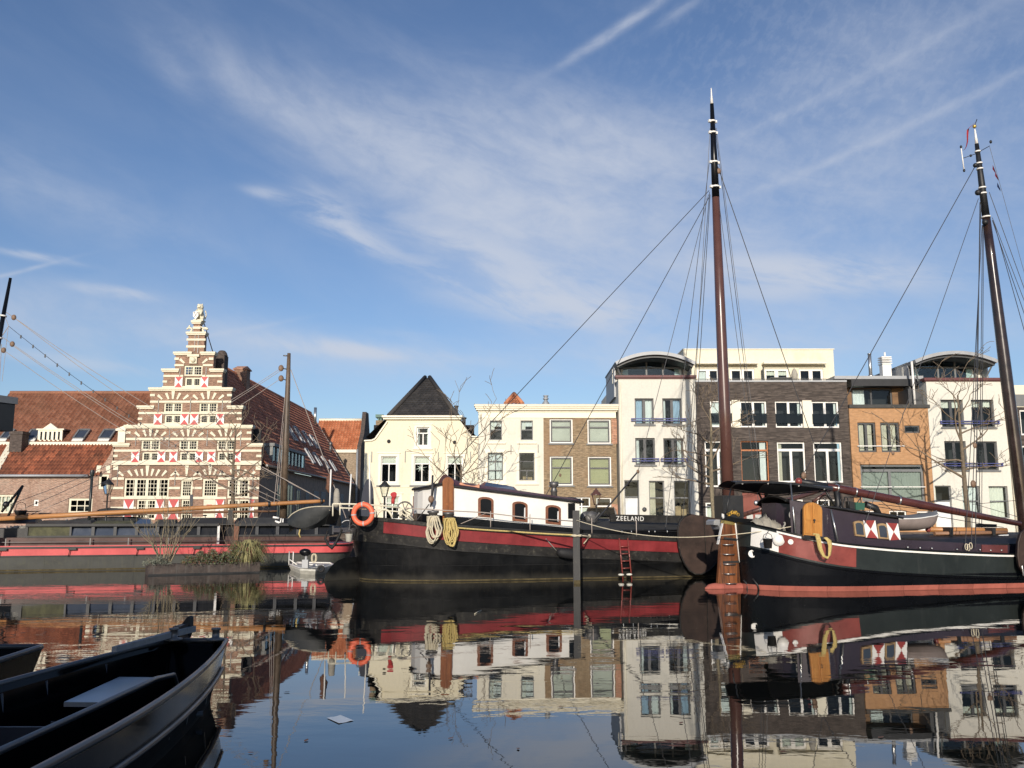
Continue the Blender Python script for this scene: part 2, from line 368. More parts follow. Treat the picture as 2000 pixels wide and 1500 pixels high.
paint('gloss_black', (.005, .0055, .007), .26, .3, .8, streak=.25, dirtcol=(.014, .014, .014), spec=.3)
paint('slate_green', (.022, .027, .026), .36, .2, .8, streak=.5, dirtcol=(.045, .050, .047), spec=.4)
paint('barge_grey', (.055, .057, .050), .6, .25, 1.6, dirt=.45, dirtcol=(.10, .10, .06), streak=.3, plates=(3.2, .6, .3))
paint('barge_brown', (.070, .030, .022), .40, .3, 1.5, dirt=.3, dirtcol=(.035, .02, .017))
paint('strake_black', (.020, .020, .020), .45, .4, 1.5, dirt=.4, dirtcol=(.05, .045, .035))
paint('mossy_board', (.085, .085, .045), .8, .4, 4, dirt=.5, dirtcol=(.04, .045, .02))
paint('worn_wale', (.017, .016, .015), .6, .5, 3, dirt=.6, dirtcol=(.13, .12, .09), bmp=.006, spec=.3)
paint('algae', (.085, .068, .034), .85, .4, 4, dirt=.7, dirtcol=(.030, .022, .014), spec=.2)
paint('maroon_roof', (.115, .033, .033), .5, .15, 2)
paint('purple_brown', (.036, .025, .036), .30, .15, 1.2, dirt=.15, coat=.3)
paint('boom_maroon', (.085, .027, .022), .28, .2, 1.5, coat=.3)
paint('mast_brown', (.098, .045, .035), .28, .12, 1.0, coat=.3)
paint('mast_dark', (.028, .016, .013), .22, .3, 2, coat=.4)
paint('mast_old', (.115, .082, .056), .5, .3, 3, dirt=.4, dirtcol=(.09, .065, .045))
paint('deck_grey', (.055, .054, .050), .8, .3, 2, dirt=.4, dirtcol=(.10, .09, .07))
paint('canvas_black', (.012, .013, .015), .5, .3, 3)
paint('canvas_grey', (.045, .044, .042), .75, .25, 2, spec=.25)
paint('lit_canvas', (.17, .17, .175), .6, .15)
paint('tarpaulin', (.36, .335, .28), .8, .15, 6, bmp=.02)
paint('leeboard_brown', (.036, .020, .014), .6, .35, 2.0, dirt=.45, dirtcol=(.075, .05, .036), bmp=.004)
paint('steel', (.52, .52, .50), .32, .1, metal=.9)
paint('dark_steel', (.16, .155, .15), .45, .15, metal=.6)
paint('zinc', (.34, .35, .36), .55, .1, 1.5, metal=.3)
paint('pile_grey', (.028, .028, .028), .6, .3, 2, dirt=.4, dirtcol=(.16, .155, .13), streak=.4)
paint('brass', (.72, .52, .18), .3, .1, metal=.9)
paint('gold', (.65, .45, .12), .35, .1, metal=.7)
paint('rope_cream', (.58, .52, .38), .85, .15, 25)
paint('rope_yellow', (.52, .40, .15), .85, .2, 25)
paint('rope_grey', (.30, .29, .26), .85, .15, 25)
paint('wire_dark', (.035, .035, .038), .5, .1)
paint('wire_light', (.42, .36, .31), .7, .1)
paint('block_brown', (.20, .125, .08), .6, .2, 8)
paint('ring_orange', (.85, .16, .075), .5, .06, 4)
paint('ring_grey', (.45, .45, .44), .6, .1)
paint('black_rubber', (.012, .012, .013), .7, .2)
paint('punt_black', (.0026, .0030, .0036), .12, .3, 1.2, spec=.12)
paint('punt_bottom', (.010, .0115, .012), .75, .3, 2, spec=.1)
paint('punt_rail', (.045, .049, .055), .35, .2, 2)
paint('punt_wood', (.26, .255, .25), .75, .2, 6, dirt=.3)
paint('boat_blue', (.012, .016, .026), .45, .2, 2)
paint('dinghy_grey', (.022, .024, .024), .40, .15, 2, dirt=.12, dirtcol=(.30, .30, .28))
paint('fin_blue', (.022, .026, .042), .5, .15)
paint('raft_white', (.62, .60, .52), .7, .15, 3, dirt=.4, dirtcol=(.30, .29, .22))
paint('rust_steel', (.060, .045, .038), .7, .4, 4, dirt=.6, dirtcol=(.13, .125, .115), streak=.5)
paint('bark', (.16, .125, .085), .9, .25, 9, bmp=.01)
paint('bark_pale', (.24, .20, .13), .9, .25, 9, bmp=.01)
paint('twig', (.19, .145, .10), .9, .2, 9)
paint('leaf_green', (.085, .105, .042), .7, .4, 6)
paint('leaf_grey', (.16, .17, .13), .8, .3, 6)
paint('leaf_brown', (.16, .075, .045), .8, .4, 6)
paint('reed', (.30, .275, .125), .7, .4, 5)
paint('car_paint', (.015, .017, .020), .2, .1, coat=.6)
paint('green_box', (.030, .10, .065), .5, .1)
paint('green_copper', (.10, .20, .16), .6, .2)
paint('paper', (.62, .68, .72), .7, .05)
paint('blind', (.72, .70, .62), .7, .06)
paint('blind_olive', (.52, .49, .30), .7, .06)
paint('curtain_white', (.72, .73, .72), .8, .06)
paint('curtain_grey', (.30, .32, .29), .8, .08)
paint('curtain_blue', (.36, .48, .62), .8, .1)
paint('curtain_beige', (.58, .52, .42), .8, .1)
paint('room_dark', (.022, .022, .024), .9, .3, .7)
paint('interior_stuff', (.35, .25, .15), .8, .3, 4)
paint('timber_dark', (.25, .18, .135), .8, .3, 3, streak=.5, dirtcol=(.095, .085, .075))
paint('timber_grey', (.26, .265, .255), .8, .2, 3, streak=.5, dirtcol=(.08, .08, .08))
paint('asphalt', (.10, .095, .09), .9, .2, 1)
paint('street', (.16, .13, .11), .9, .2, 1.5)
paint('cabin_dark', (.020, .024, .028), .7, .15)
paint('fascia_grey', (.16, .17, .18), .6, .1)
paint('solar', (.045, .055, .075), .15, .1, spec=.8)
paint('flag_red', (.35, .02, .025), .8, .15)
paint('flag_blue', (.03, .05, .16), .8, .15)
paint('tender_brown', (.27, .22, .20), .6, .15, 2)
paint('horn_pink', (.68, .33, .20), .7, .12)
paint('letter_white', (.75, .74, .70), .6, .05)
paint('tread_plate', (.42, .44, .46), .38, .12, 3, metal=.75, bmp=.0)
k = NT(MATS['tread_plate'].node_tree); k.b = k.n['Principled BSDF']; tcx = k.node('ShaderNodeTexCoord'); mpx = k.node('ShaderNodeMapping'); k.put(mpx.inputs[0], tcx.outputs['Object']); mpx.inputs['Rotation'].default_value = (0, 0, .78); bx_ = k.node('ShaderNodeTexChecker'); k.put(bx_.inputs[0], mpx); bx_.inputs['Scale'].default_value = 38; bump(k, bx_.outputs['Fac'], .5, .003)
wood('pine_spar', (.40, .175, .058), (.52, .255, .095), .45, (1.0, 26, 26))
wood('spar_old', (.26, .13, .07), (.34, .19, .11), .55, (1.0, 26, 26))
wood('door_wood', (.24, .075, .022), (.36, .135, .04), .3, (20, 20, 1.0), coat=.4)
wood('door_golden', (.42, .17, .035), (.58, .27, .065), .3, (20, 20, 1.0), coat=.4)
wood('rudder_wood', (.060, .022, .010), (.25, .085, .026), .3, (14, 14, .8), coat=.4)
wood('window_wood', (.17, .06, .03), (.25, .10, .05), .4, (6, 6, 6))
wood('window_tan', (.30, .19, .095), (.40, .27, .14), .4, (6, 6, 6))
wood('cedar', (.14, .075, .035), (.26, .15, .07), .7, (1.0, 4, 10))
wood('orange_frame', (.42, .13, .035), (.48, .17, .05), .4, (6, 6, 6))
glass('glass', (.80, .87, .86)); glass('glass_dark', (.25, .27, .28)); glass('lamp_glass', (.85, .87, .85))

# ---- water: dark canal water under a skin of small waves
m, k = new_mat('water')
cx = k.node('ShaderNodeSeparateXYZ'); k.put(cx.inputs[0], k.P)
def wv(sx, sy, sc, det, rough=.5, dist=0.0): return k.noise(scaled(k, (sx, sy, 1)), sc, det, rough, dist)
patch = k.ramp(wv(.10, .22, 1.0, 3, .5, .8), .42, .62, .22, 1.0)
far = k.ramp(cx.outputs[1], 3.0, 24.0, .55, 1.0)
h = k.m('ADD', k.m('MULTIPLY', wv(.8, 1.5, 1.0, 2), 1.0), k.m('MULTIPLY', wv(2.2, 4.5, 1.0, 2, .5, .3), .30))
h = k.m('ADD', h, k.m('MULTIPLY', wv(6, 13, 1.0, 2, .5, .4), .085))
h = k.m('MULTIPLY', k.m('MULTIPLY', h, patch), far)
k.b.inputs['Base Color'].default_value = (.0065, .0075, .0065, 1); k.b.inputs['Roughness'].default_value = .012
k.b.inputs['IOR'].default_value = 1.68; k.b.inputs['Specular IOR Level'].default_value = .56
bump(k, h, 1.0, .0047)
mb = MB(); mb.quad((-700, 2.2, 0), (700, 2.2, 0), (700, 44.0, 0), (-700, 44.0, 0))
tag(mb.build('water', 'water'), kind='structure')

# ---- the quay on the far side, the street on it and the ground beyond; the quay the picture is taken from
QZ = 1.2
mb = MB(); mb.box((-400, 44.0, -2.0), (400, 44.5, QZ+.02)); mb.box((-400, 43.94, QZ+.02), (400, 44.55, QZ+.14))
tag(mb.build('quay_wall', 'quay_brick'), kind='structure')
mb = MB(); mb.quad((-700, 44.5, QZ), (700, 44.5, QZ), (700, 900, QZ), (-700, 900, QZ)); tag(mb.build('street', 'street'), kind='structure')
mb = MB(); mb.box((-400, -120, -2), (400, 2.2, .42)); tag(mb.build('near_quay', 'asphalt'), kind='structure')
# ---------------------------------------------------------------- houses
def rect_w(D, r):
    x0, y0, x1, y1 = r; xc = (x0+x1)/2; yc = (y0+y1)/2
    return W(x0, yc, D).x, W(xc, y1, D).z, W(x1, yc, D).x, W(xc, y0, D).z
def window(root, D, r, fm, fw=.07, v=(), h=(), vlow=(), mt=.05, grid=None, gm='glass', cur=(), sur=None, sill=None, rec=.10, bars=None, holes=None, name='window', slats=0, pane=True):
    x0, z0, x1, z1 = rect_w(D, r) if len(r) == 4 and r[1] > 100 else r
    if holes is not None: holes.append([(x0, z0), (x1, z0), (x1, z1), (x0, z1)])
    y = D+rec; b = MB(); w = x1-x0; hh = z1-z0
    b.box((x0, y, z0), (x0+fw, y+.07, z1)); b.box((x1-fw, y, z0), (x1, y+.07, z1))
    b.box((x0+fw, y, z0), (x1-fw, y+.07, z0+fw)); b.box((x0+fw, y, z1-fw), (x1-fw, y+.07, z1))
    zt = z1-fw
    for f in h: b.box((x0+fw, y+.004, z1-hh*f-mt/2), (x1-fw, y+.066, z1-hh*f+mt/2)); zt = min(zt, z1-hh*f-mt/2)
    for f in v: b.box((x0+w*f-mt/2, y+.008, z0+fw), (x0+w*f+mt/2, y+.062, z1-fw))
    for f in vlow: b.box((x0+w*f-mt/2, y+.008, z0+fw), (x0+w*f+mt/2, y+.062, zt))
    if grid:
        nx, ny, g = grid
        for i in range(1, nx): b.box((x0+fw+(w-2*fw)*i/nx-g/2, y+.014, z0+fw), (x0+fw+(w-2*fw)*i/nx+g/2, y+.056, z1-fw))
        for j in range(1, ny): b.box((x0+fw, y+.018, z0+fw+(hh-2*fw)*j/ny-g/2), (x1-fw, y+.052, z0+fw+(hh-2*fw)*j/ny+g/2))
    wdw = b.build(name, fm, root, world=True)
    if pane: MB().quad((x0+fw*.5, y+.030, z0+fw*.5), (x1-fw*.5, y+.030, z0+fw*.5), (x1-fw*.5, y+.030, z1-fw*.5), (x0+fw*.5, y+.030, z1-fw*.5)).build('pane', gm, wdw, world=True)
    for f0, f1, g0, g1, cm in cur:
        c = MB(); n = max(4, int((f1-f0)*w/.05)); rows = []
        for zz in (z0+hh*g0, z0+hh*g1):
            rows.append([(x0+w*(f0+(f1-f0)*i/n), y+.16+.03*math.sin(i*1.9), zz) for i in range(n+1)])
        c.grid(rows); c.build('curtain', cm, wdw, world=True)
    if slats:
        c = MB(); n = slats[0]
        for i in range(n):
            za = z1-fw-(hh-2*fw)*i/n; c.quad((x0+fw, y+.10, za), (x1-fw, y+.10, za), (x1-fw, y+.135, za-(hh-2*fw)/n*.93), (x0+fw, y+.135, za-(hh-2*fw)/n*.93))
        c.build('blind', slats[1], wdw, world=True)
    if sur:
        mg, sm = sur[0], sur[1]; pr = .025
        s = MB(); s.box((x0-mg, D-pr, z1), (x1+mg, D+.02, z1+mg)); s.box((x0-mg, D-pr, z0-mg), (x1+mg, D+.02, z0)); s.box((x0-mg, D-pr, z0), (x0, D+.02, z1)); s.box((x1, D-pr, z0), (x1+mg, D+.02, z1))
        if len(sur) > 2: s.box((x0-mg-.06, D-.07, z1+mg), (x1+mg+.06, D+.02, z1+mg+.05))
        s.build('surround', sm, wdw, world=True)
    if sill:
        mg = sur[0] if sur else 0
        MB().box((x0-mg-.08, D-.09, z0-mg-.09), (x1+mg+.08, D+.02, z0-mg-.002)).build('sill', sill, wdw, world=True)
    return wdw
def boxpx(b, D, r, y0, y1, mi=0):
    x0, z0, x1, z1 = rect_w(D, r); b.box((x0, y0, z0), (x1, y1, z1), mi); return (x0, z0, x1, z1)
def PX(D, pts): return [(W(a, b, D).x, W(a, b, D).z) for a, b in pts]
def house(name, label, cat, D, xl, xr, group=None): return thing(name, label, cat, ((xl+xr)/2, D, QZ), 0, group)
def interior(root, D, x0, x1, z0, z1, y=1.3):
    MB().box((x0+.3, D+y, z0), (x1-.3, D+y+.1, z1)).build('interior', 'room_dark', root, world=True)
def anchors(root, D, pts, mat='dark_steel'):
    b = MB()
    for px, y0, y1 in pts: x0, z0, x1, z1 = rect_w(D, (px-.7, y0, px+.7, y1)); b.box((x0, D-.05, z0), (x1, D+.01, z1))
    b.build('wall_anchor', mat, root, world=True)
PAN = [1.0, .15, -.55, -.35, .65]
def pantiles(b, O, U, V, nu, nv, amp=.035, step=.03, sub=5):
    O = Vector(O); U = Vector(U); V = Vector(V); N = U.cross(V).normalized()
    if N.z < 0: N = -N
    if b.uv is None: b.uv = []
    for j in range(nv):
        rows = []; uv = []
        for f, lift in ((0.0, step), (1.04, 0.0)):
            row = []
            for i in range(nu*sub+1):
                a = i/sub+(0, -.06, -.02, .08, .05)[i % sub]
                hgt = amp*PAN[i % sub]
                row.append(O + U*(a/nu) + V*((j+f)/nv) + N*(hgt+lift)); uv.append((min(a, nu-.001)-(.001 if i % sub == 0 and i else 0)*0, j+min(f, .98)))
            rows.append(row)
        low = [p - N*step*1.6 for p in rows[0]]
        st = len(b.v); b.grid(rows, 0, True); b.uv[st:] = uv
        st = len(b.v); b.grid([low, rows[0]], 0, False); b.uv[st:] = uv[:len(low)]*2
    return b
def chimney_pot(b, c, r, h, cap=True):
    x, y, z = c; b.tube([(x, y, z), (x, y, z+h)], r, 10)
    if cap: b.tube([(x, y, z+h), (x, y, z+h*1.02)], r*1.5, 10); b.lathe([(r*1.6, 0), (r*1.6, .03), (.01, .16)], (x, y, z+h+.06), 10)

# ---- (1) cream-yellow gabled house
D = 52.0; xl = W(711, 930, D).x; xr = W(934, 930, D).x-.01
root = house('gabled_house', 'pale yellow plastered house with sloping shoulders and a steep dark hipped roof', 'house', D, xl, xr)
hl = []
for xa, star in ((774, 0), (838.5, 1), (903, 0)):
    window(root, D, (xa-30, 891, xa+.5, 942), 'white_paint', .055, h=(.29,), vlow=(.5,), mt=.055, cur=[(.05, .95, .72, .97, 'blind')], sur=(.16, 'cream_paint', 1), sill='grey_frame', holes=hl)
window(root, D, (813.5, 834, 838.5, 871), 'white_paint', .07, h=(.32,), vlow=(.5,), mt=.06, cur=[(.05, .2, .02, .97, 'curtain_white'), (.8, .95, .02, .97, 'curtain_white')], sur=(.13, 'cream_paint', 1), sill='cream_paint', holes=hl)
for xa in (752, 846): window(root, D, (xa, 969, xa+28, 1015), 'white_paint', .07, h=(.3,), vlow=(.5,), cur=[(.05, .95, .5, .97, 'blind')], sur=(.14, 'cream_paint', 1), holes=hl)
window(root, D, (806, 969, 834, 1033), 'door_red', .1, h=(.3,), v=(.5,), holes=hl, name='door', gm='glass_dark', sur=(.14, 'cream_paint', 1))
zb = QZ
o = PX(D, [(711.5, 861), (727, 860), (733, 857), (757, 823), (751, 819), (899, 819), (898.5, 825), (920, 852.5), (934, 853.5)])
o[0] = (xl, o[0][1]); o[-1] = (xr, o[-1][1])
b = MB(); b.plate([(xl, zb)]+o+[(xr, zb)], hl, D, D+.3); b.build('wall', 'yellow_stucco', root, world=True)
b = MB(); boxpx(b, D, (747, 812.5, 903.5, 816), D-.32, D+.35); boxpx(b, D, (749, 816, 901.5, 819.5), D-.2, D+.35); boxpx(b, D, (711, 949.5, 934, 951), D-.05, D+.02)
e = [W(*p, D) for p in ((711.5, 861), (727, 860), (733, 857), (757, 823))]
for p, q in zip(e, e[1:]): b.beam(p+Vector((0, .05, .03)), q+Vector((0, .05, .03)), .34, .08, up=(0, 1, 0)) if False else b.beam(p+Vector((0, .10, .0)), q+Vector((0, .10, .0)), .08, .42, up=(0, 1, 0))
e = [W(*p, D) for p in ((898.5, 823), (920, 852.5), (934, 853.5))]
for p, q in zip(e, e[1:]): b.beam(p+Vector((0, .10, .0)), q+Vector((0, .10, .0)), .08, .42, up=(0, 1, 0))
b.build('cornice', 'cream_paint', root, world=True)
b = MB()
for px, py in ((759.5, 862), (888, 864)):
    p = W(px, py, D); b.lathe([(.11, -.01), (.11, .02), (.001, .02)], (p.x, p.y-.015, p.z), 12, axis=(0, -1, 0))
b.build('vent_hole', 'room_dark', root, world=True)
anchors(root, D, [(726, 882, 903), (791.5, 882, 903), (856, 883, 903), (919, 882, 904)], 'grey_frame')
interior(root, D, xl, xr, zb, o[4][1]-.2)
# roof: hip end above the cornice, mansard slopes behind the gable
b = MB(); b.uv = []
A = W(759, 813, D+.5); B = W(893, 813, D+.5); Y2 = D+5.2; T1 = W(830.5, 738, Y2); T2 = W(839, 738, Y2); T1.y = T2.y = Y2
pantiles(b, A, B-A, (T1+T2)/2-(A+B)/2, 32, 18, .02, .022) if False else None
nr = 18
for j in range(nr):                                    # courses of the triangular hip face
    f0, f1 = j/nr, (j+1.05)/nr; La = A.lerp(T1, f0); Ra = B.lerp(T2, f0); Lb = A.lerp(T1, min(f1, 1)); Rb = B.lerp(T2, min(f1, 1))
    n = max(2, int((Ra-La).length/.22)); N = Vector((0, -.75, .66)); rows = [[], []]; uv = []
    for q, (l, r, up) in enumerate(((La, Ra, .035), (Lb, Rb, .0))):
        for i in range(n*4+1):
            ph = (i/4) % 1; rows[q].append(l.lerp(r, i/(n*4)) + N*(.016*math.cos(2*PI*ph)+up)); uv.append((i/4, j+q*.95))
    st = len(b.v); b.grid(rows); b.uv[st:] = uv
    st = len(b.v); b.grid([[p-N*.05 for p in rows[0]], rows[0]], 0, False); b.uv[st:] = uv[:len(rows[0])]*2
for p, q in ((A, T1), (B, T2)): b.tube([p+Vector((0, 0, .04)), q+Vector((0, 0, .06))], .13, 8)
yb = D+14
for s, E, T in ((-1, A, T1), (1, B, T2)):              # long sides running back
    b.quad(E, Vector((E.x, yb, E.z)), Vector((T.x, yb, T.z)), T)
    X0 = W(712 if s < 0 else 932, 858, D).x; z0 = W(900, 853, D).z
    b.quad(Vector((X0, D+.35, z0)), Vector((X0, yb, z0)), Vector((E.x, yb, E.z)), Vector((E.x, D+.35, E.z)))
b.build('roof', 'tiles_dark', root, world=True)
b = MB(); x0, z0, x1, z1 = boxpx(b, D+1.5, (733.5, 821, 751, 866), D+1.5, D+2.3); b.build('chimney', 'olive_brick', root, world=True)
b = MB(); b.box((x0-.02, D+1.45, z1+.18), (x1-.1, D+2.35, z1+.36)); b.box((x0+.1, D+1.6, z1), (x0+.2, D+2.2, z1+.18)); b.box((x1-.3, D+1.6, z1), (x1-.2, D+2.2, z1+.18)); b.build('chimney_cowl', 'green_copper', root, world=True)
for px, y0, y1, r in ((891, 795, 815, .10), (906, 818, 834, .11), (919, 840, 856, .11)):
    p = W(px, y1, D+1.2); q = W(px, y0, D+1.2); b = MB(); b.tube([p-Vector((0, 0, .4)), (p.x, p.y, q.z)], r, 10); b.tube([(p.x, p.y, q.z), (p.x, p.y, q.z+.08)], r*1.45, 10); b.build('vent_pipe', 'dark_frame', root, world=True)
p = W(821.8, 914.5, D+.18); b = MB(); n8 = 8
for i in range(n8):
    a = 2*PI*i/n8+.2; r = .42 if i % 2 == 0 else .28
    b.add([p+Vector((0, -.05, 0)), p+Vector((math.cos(a)*r, 0, math.sin(a)*r)), p+Vector((math.cos(a-.35)*.09, 0, math.sin(a-.35)*.09)), p+Vector((math.cos(a+.35)*.09, 0, math.sin(a+.35)*.09))], [(0, 2, 1), (0, 1, 3)])
st = thing('paper_star', 'white paper star hanging in a window of the yellow house', 'star', p); b.build('star', 'white_paint', st, world=True)

# ---- (2) cream house and (3) its brick neighbour under one cornice
D = 52.0; xa, xm, xb = W(934, 930, D).x, W(1062, 930, D).x, W(1205, 930, D).x
root = house('plastered_house', 'cream plastered three-storey house with dark sash windows beside the yellow gabled house', 'house', D, xa, xm)
hl = []; sr = (.13, 'cream_stucco')
for r in ((956.5, 821.5, 980.5, 859.5), (1017, 821.5, 1041, 859.5)):
    window(root, D, r, 'grey_frame', .05, h=(.47,), v=(), mt=.05, sur=sr, sill='cream_paint', holes=hl, cur=[(.05, .95, .72, .97, 'curtain_white'), (.08, .4, .5, .9, 'blind')])
window(root, D, (952.5, 884, 982.5, 938), 'dark_frame', .06, h=(.31, .64), vlow=(.5,), v=(.5,), mt=.05, sur=(.18, 'cream_paint'), sill='cream_paint', holes=hl, cur=[(.04, .96, .03, .97, 'curtain_white')])
window(root, D, (1014, 884.5, 1044, 938.5), 'dark_frame', .06, h=(.31, .64), vlow=(.5,), mt=.05, sur=(.16, 'cream_paint'), sill='cream_paint', holes=hl, cur=[(.24, .46, .03, .15, 'interior_stuff'), (.55, .85, .03, .13, 'interior_stuff')])
window(root, D, (956, 975, 986, 1030), 'dark_frame', .06, h=(.31,), vlow=(.5,), sur=(.16, 'cream_paint'), holes=hl)
window(root, D, (1010, 970, 1042, 1036), 'dark_frame', .08, h=(.3,), holes=hl, name='door', gm='glass_dark')
zt = W(1000, 797, D).z
MB().plate([(xa, zb), (xm, zb), (xm, zt), (xa, zt)], hl, D, D+.3).build('wall', 'cream_stucco', root, world=True)
interior(root, D, xa, xm, zb, zt)
def cornice(root, D, x0, x1, py, mat='cream_paint', over=(0, 0), ends=True):
    z = W(1060, py, D).z; b = MB()
    for dz0, dz1, pr in ((0, .09, .42), (-.10, 0, .34), (-.22, -.10, .24), (-.30, -.22, .10)): b.box((x0-over[0]*pr/.42, D-pr, z+dz0), (x1+over[1]*pr/.42, D+.4, z+dz1))
    b.box((x0, D-.035, z-.66), (x1, D+.02, z-.62)); b.box((x0, D-.018, z-.62), (x1, D+.02, z-.30)); b.build('cornice', mat, root, world=True)
    b = MB(); b.box((x0-over[0], D-.44, z+.09), (x1+over[1], D+.4, z+.115)); b.build('gutter_lead', 'zinc', root, world=True)
    return z
zc = cornice(root, D, xa, xm, 794.5, over=(.25, 0))
MB().box((xa, D+.4, zc-.1), (xm, D+9, zc)).build('roof', 'deck_grey', root, world=True)
anchors(root, D, [(998, 869, 887), (935.5, 866, 878), (1051, 868, 884)], 'grey_frame')
# little tiled roof above the cornice
b = MB(); b.uv = []; Y0 = D+1.6; A = W(986.5, 789, Y0); B = W(1021.5, 789, Y0); T = W(1004, 770, Y0+1.2); T.y = Y0+1.2
for j in range(5):
    f0, f1 = j/5, min(1, (j+1.1)/5); rows = []; uv = []
    for q, (f, up) in enumerate(((f0, .04), (f1, 0))):
        l, r = A.lerp(T, f*.86), B.lerp(T, f*.86); rows.append([l.lerp(r, i/20)+Vector((0, -up*.7, up*.7+.03*math.cos(2*PI*i/20*5))) for i in range(21)]); uv += [(i/4, j+q*.9) for i in range(21)]
    st = len(b.v); b.grid(rows); b.uv[st:] = uv
for E, s in ((A, -1), (B, 1)): b.quad(E, Vector((E.x, Y0+5, E.z)), Vector((T.x, Y0+5, T.z)), T); b.tube([E+Vector((0, 0, .03)), T+Vector((0, 0, .06))], .10, 8)
b.build('dormer_roof', 'tiles_orange', root, world=True)
MB().box((A.x+.1, Y0+.1, zc), (B.x-.1, Y0+4, A.z)).build('dormer_wall', 'cream_paint', root, world=True)
p = W(1066, 791, D+1.5); b = MB(); b.lathe([(.24, -.1), (.22, .1), (.12, .24), (.10, .32)], p, 12); b.lathe([(.17, .34), (.17, .42), (.12, .44), (.12, .52), (.17, .54), (.17, .58), (.0, .6)], p, 12); b.build('roof_vent', 'zinc', root, world=True)

root = house('brick_house', 'olive-brown brick house with four large blind-covered windows in white frames', 'house', D, xm, xb)
hl = []
for r, s, bl in (((1073.5, 818, 1118.5, 865.5), .31, 'blind'), ((1147.5, 818.5, 1193, 866.5), .31, 'blind'), ((1074, 891, 1119, 948), .38, 'blind_olive'), ((1148.5, 891.5, 1194, 949), .38, 'blind_olive')):
    window(root, D, r, 'white_paint', .07, mt=.05, holes=hl, sill='grey_frame', pane=False)
    x0, z0, x1, z1 = rect_w(D, r); q = .09
    window(root, D, (x0+q, z0+q, x1-q, z1-q), 'dark_frame', .055, h=(s,), mt=.08, rec=.13, slats=(17, bl), name='sash')
window(root, D, (1120, 971, 1153, 1036), 'white_paint', .07, h=(.28,), v=(.5,), mt=.07, holes=hl, cur=[(.05, .95, .05, .68, 'blind')])
window(root, D, (1165, 972, 1194.5, 1036), 'white_paint', .07, h=(.26,), mt=.07, holes=hl, name='door', gm='glass_dark', cur=[(.1, .9, .86, .95, 'blind')])
MB().plate([(xm, zb), (xb, zb), (xb, zt), (xm, zt)], hl, D, D+.3).build('wall', 'olive_brick', root, world=True)
b = MB(); boxpx(b, D, (1194.5, 818, 1205, 867), D-.006, D+.02); b.build('wall_patch', 'red_patch_brick', root, world=True)
b = MB(); boxpx(b, D, (1195.2, 985, 1207, 1036), D-.006, D+.02); b.build('wall_patch', 'red_patch_brick', root, world=True)
cornice(root, D, xm, xb, 794.5, over=(0, .3))
interior(root, D, xm, xb, zb, zt)
MB().box((xm, D+.4, zc-.1), (xb, D+9, zc)).build('roof', 'deck_grey', root, world=True)

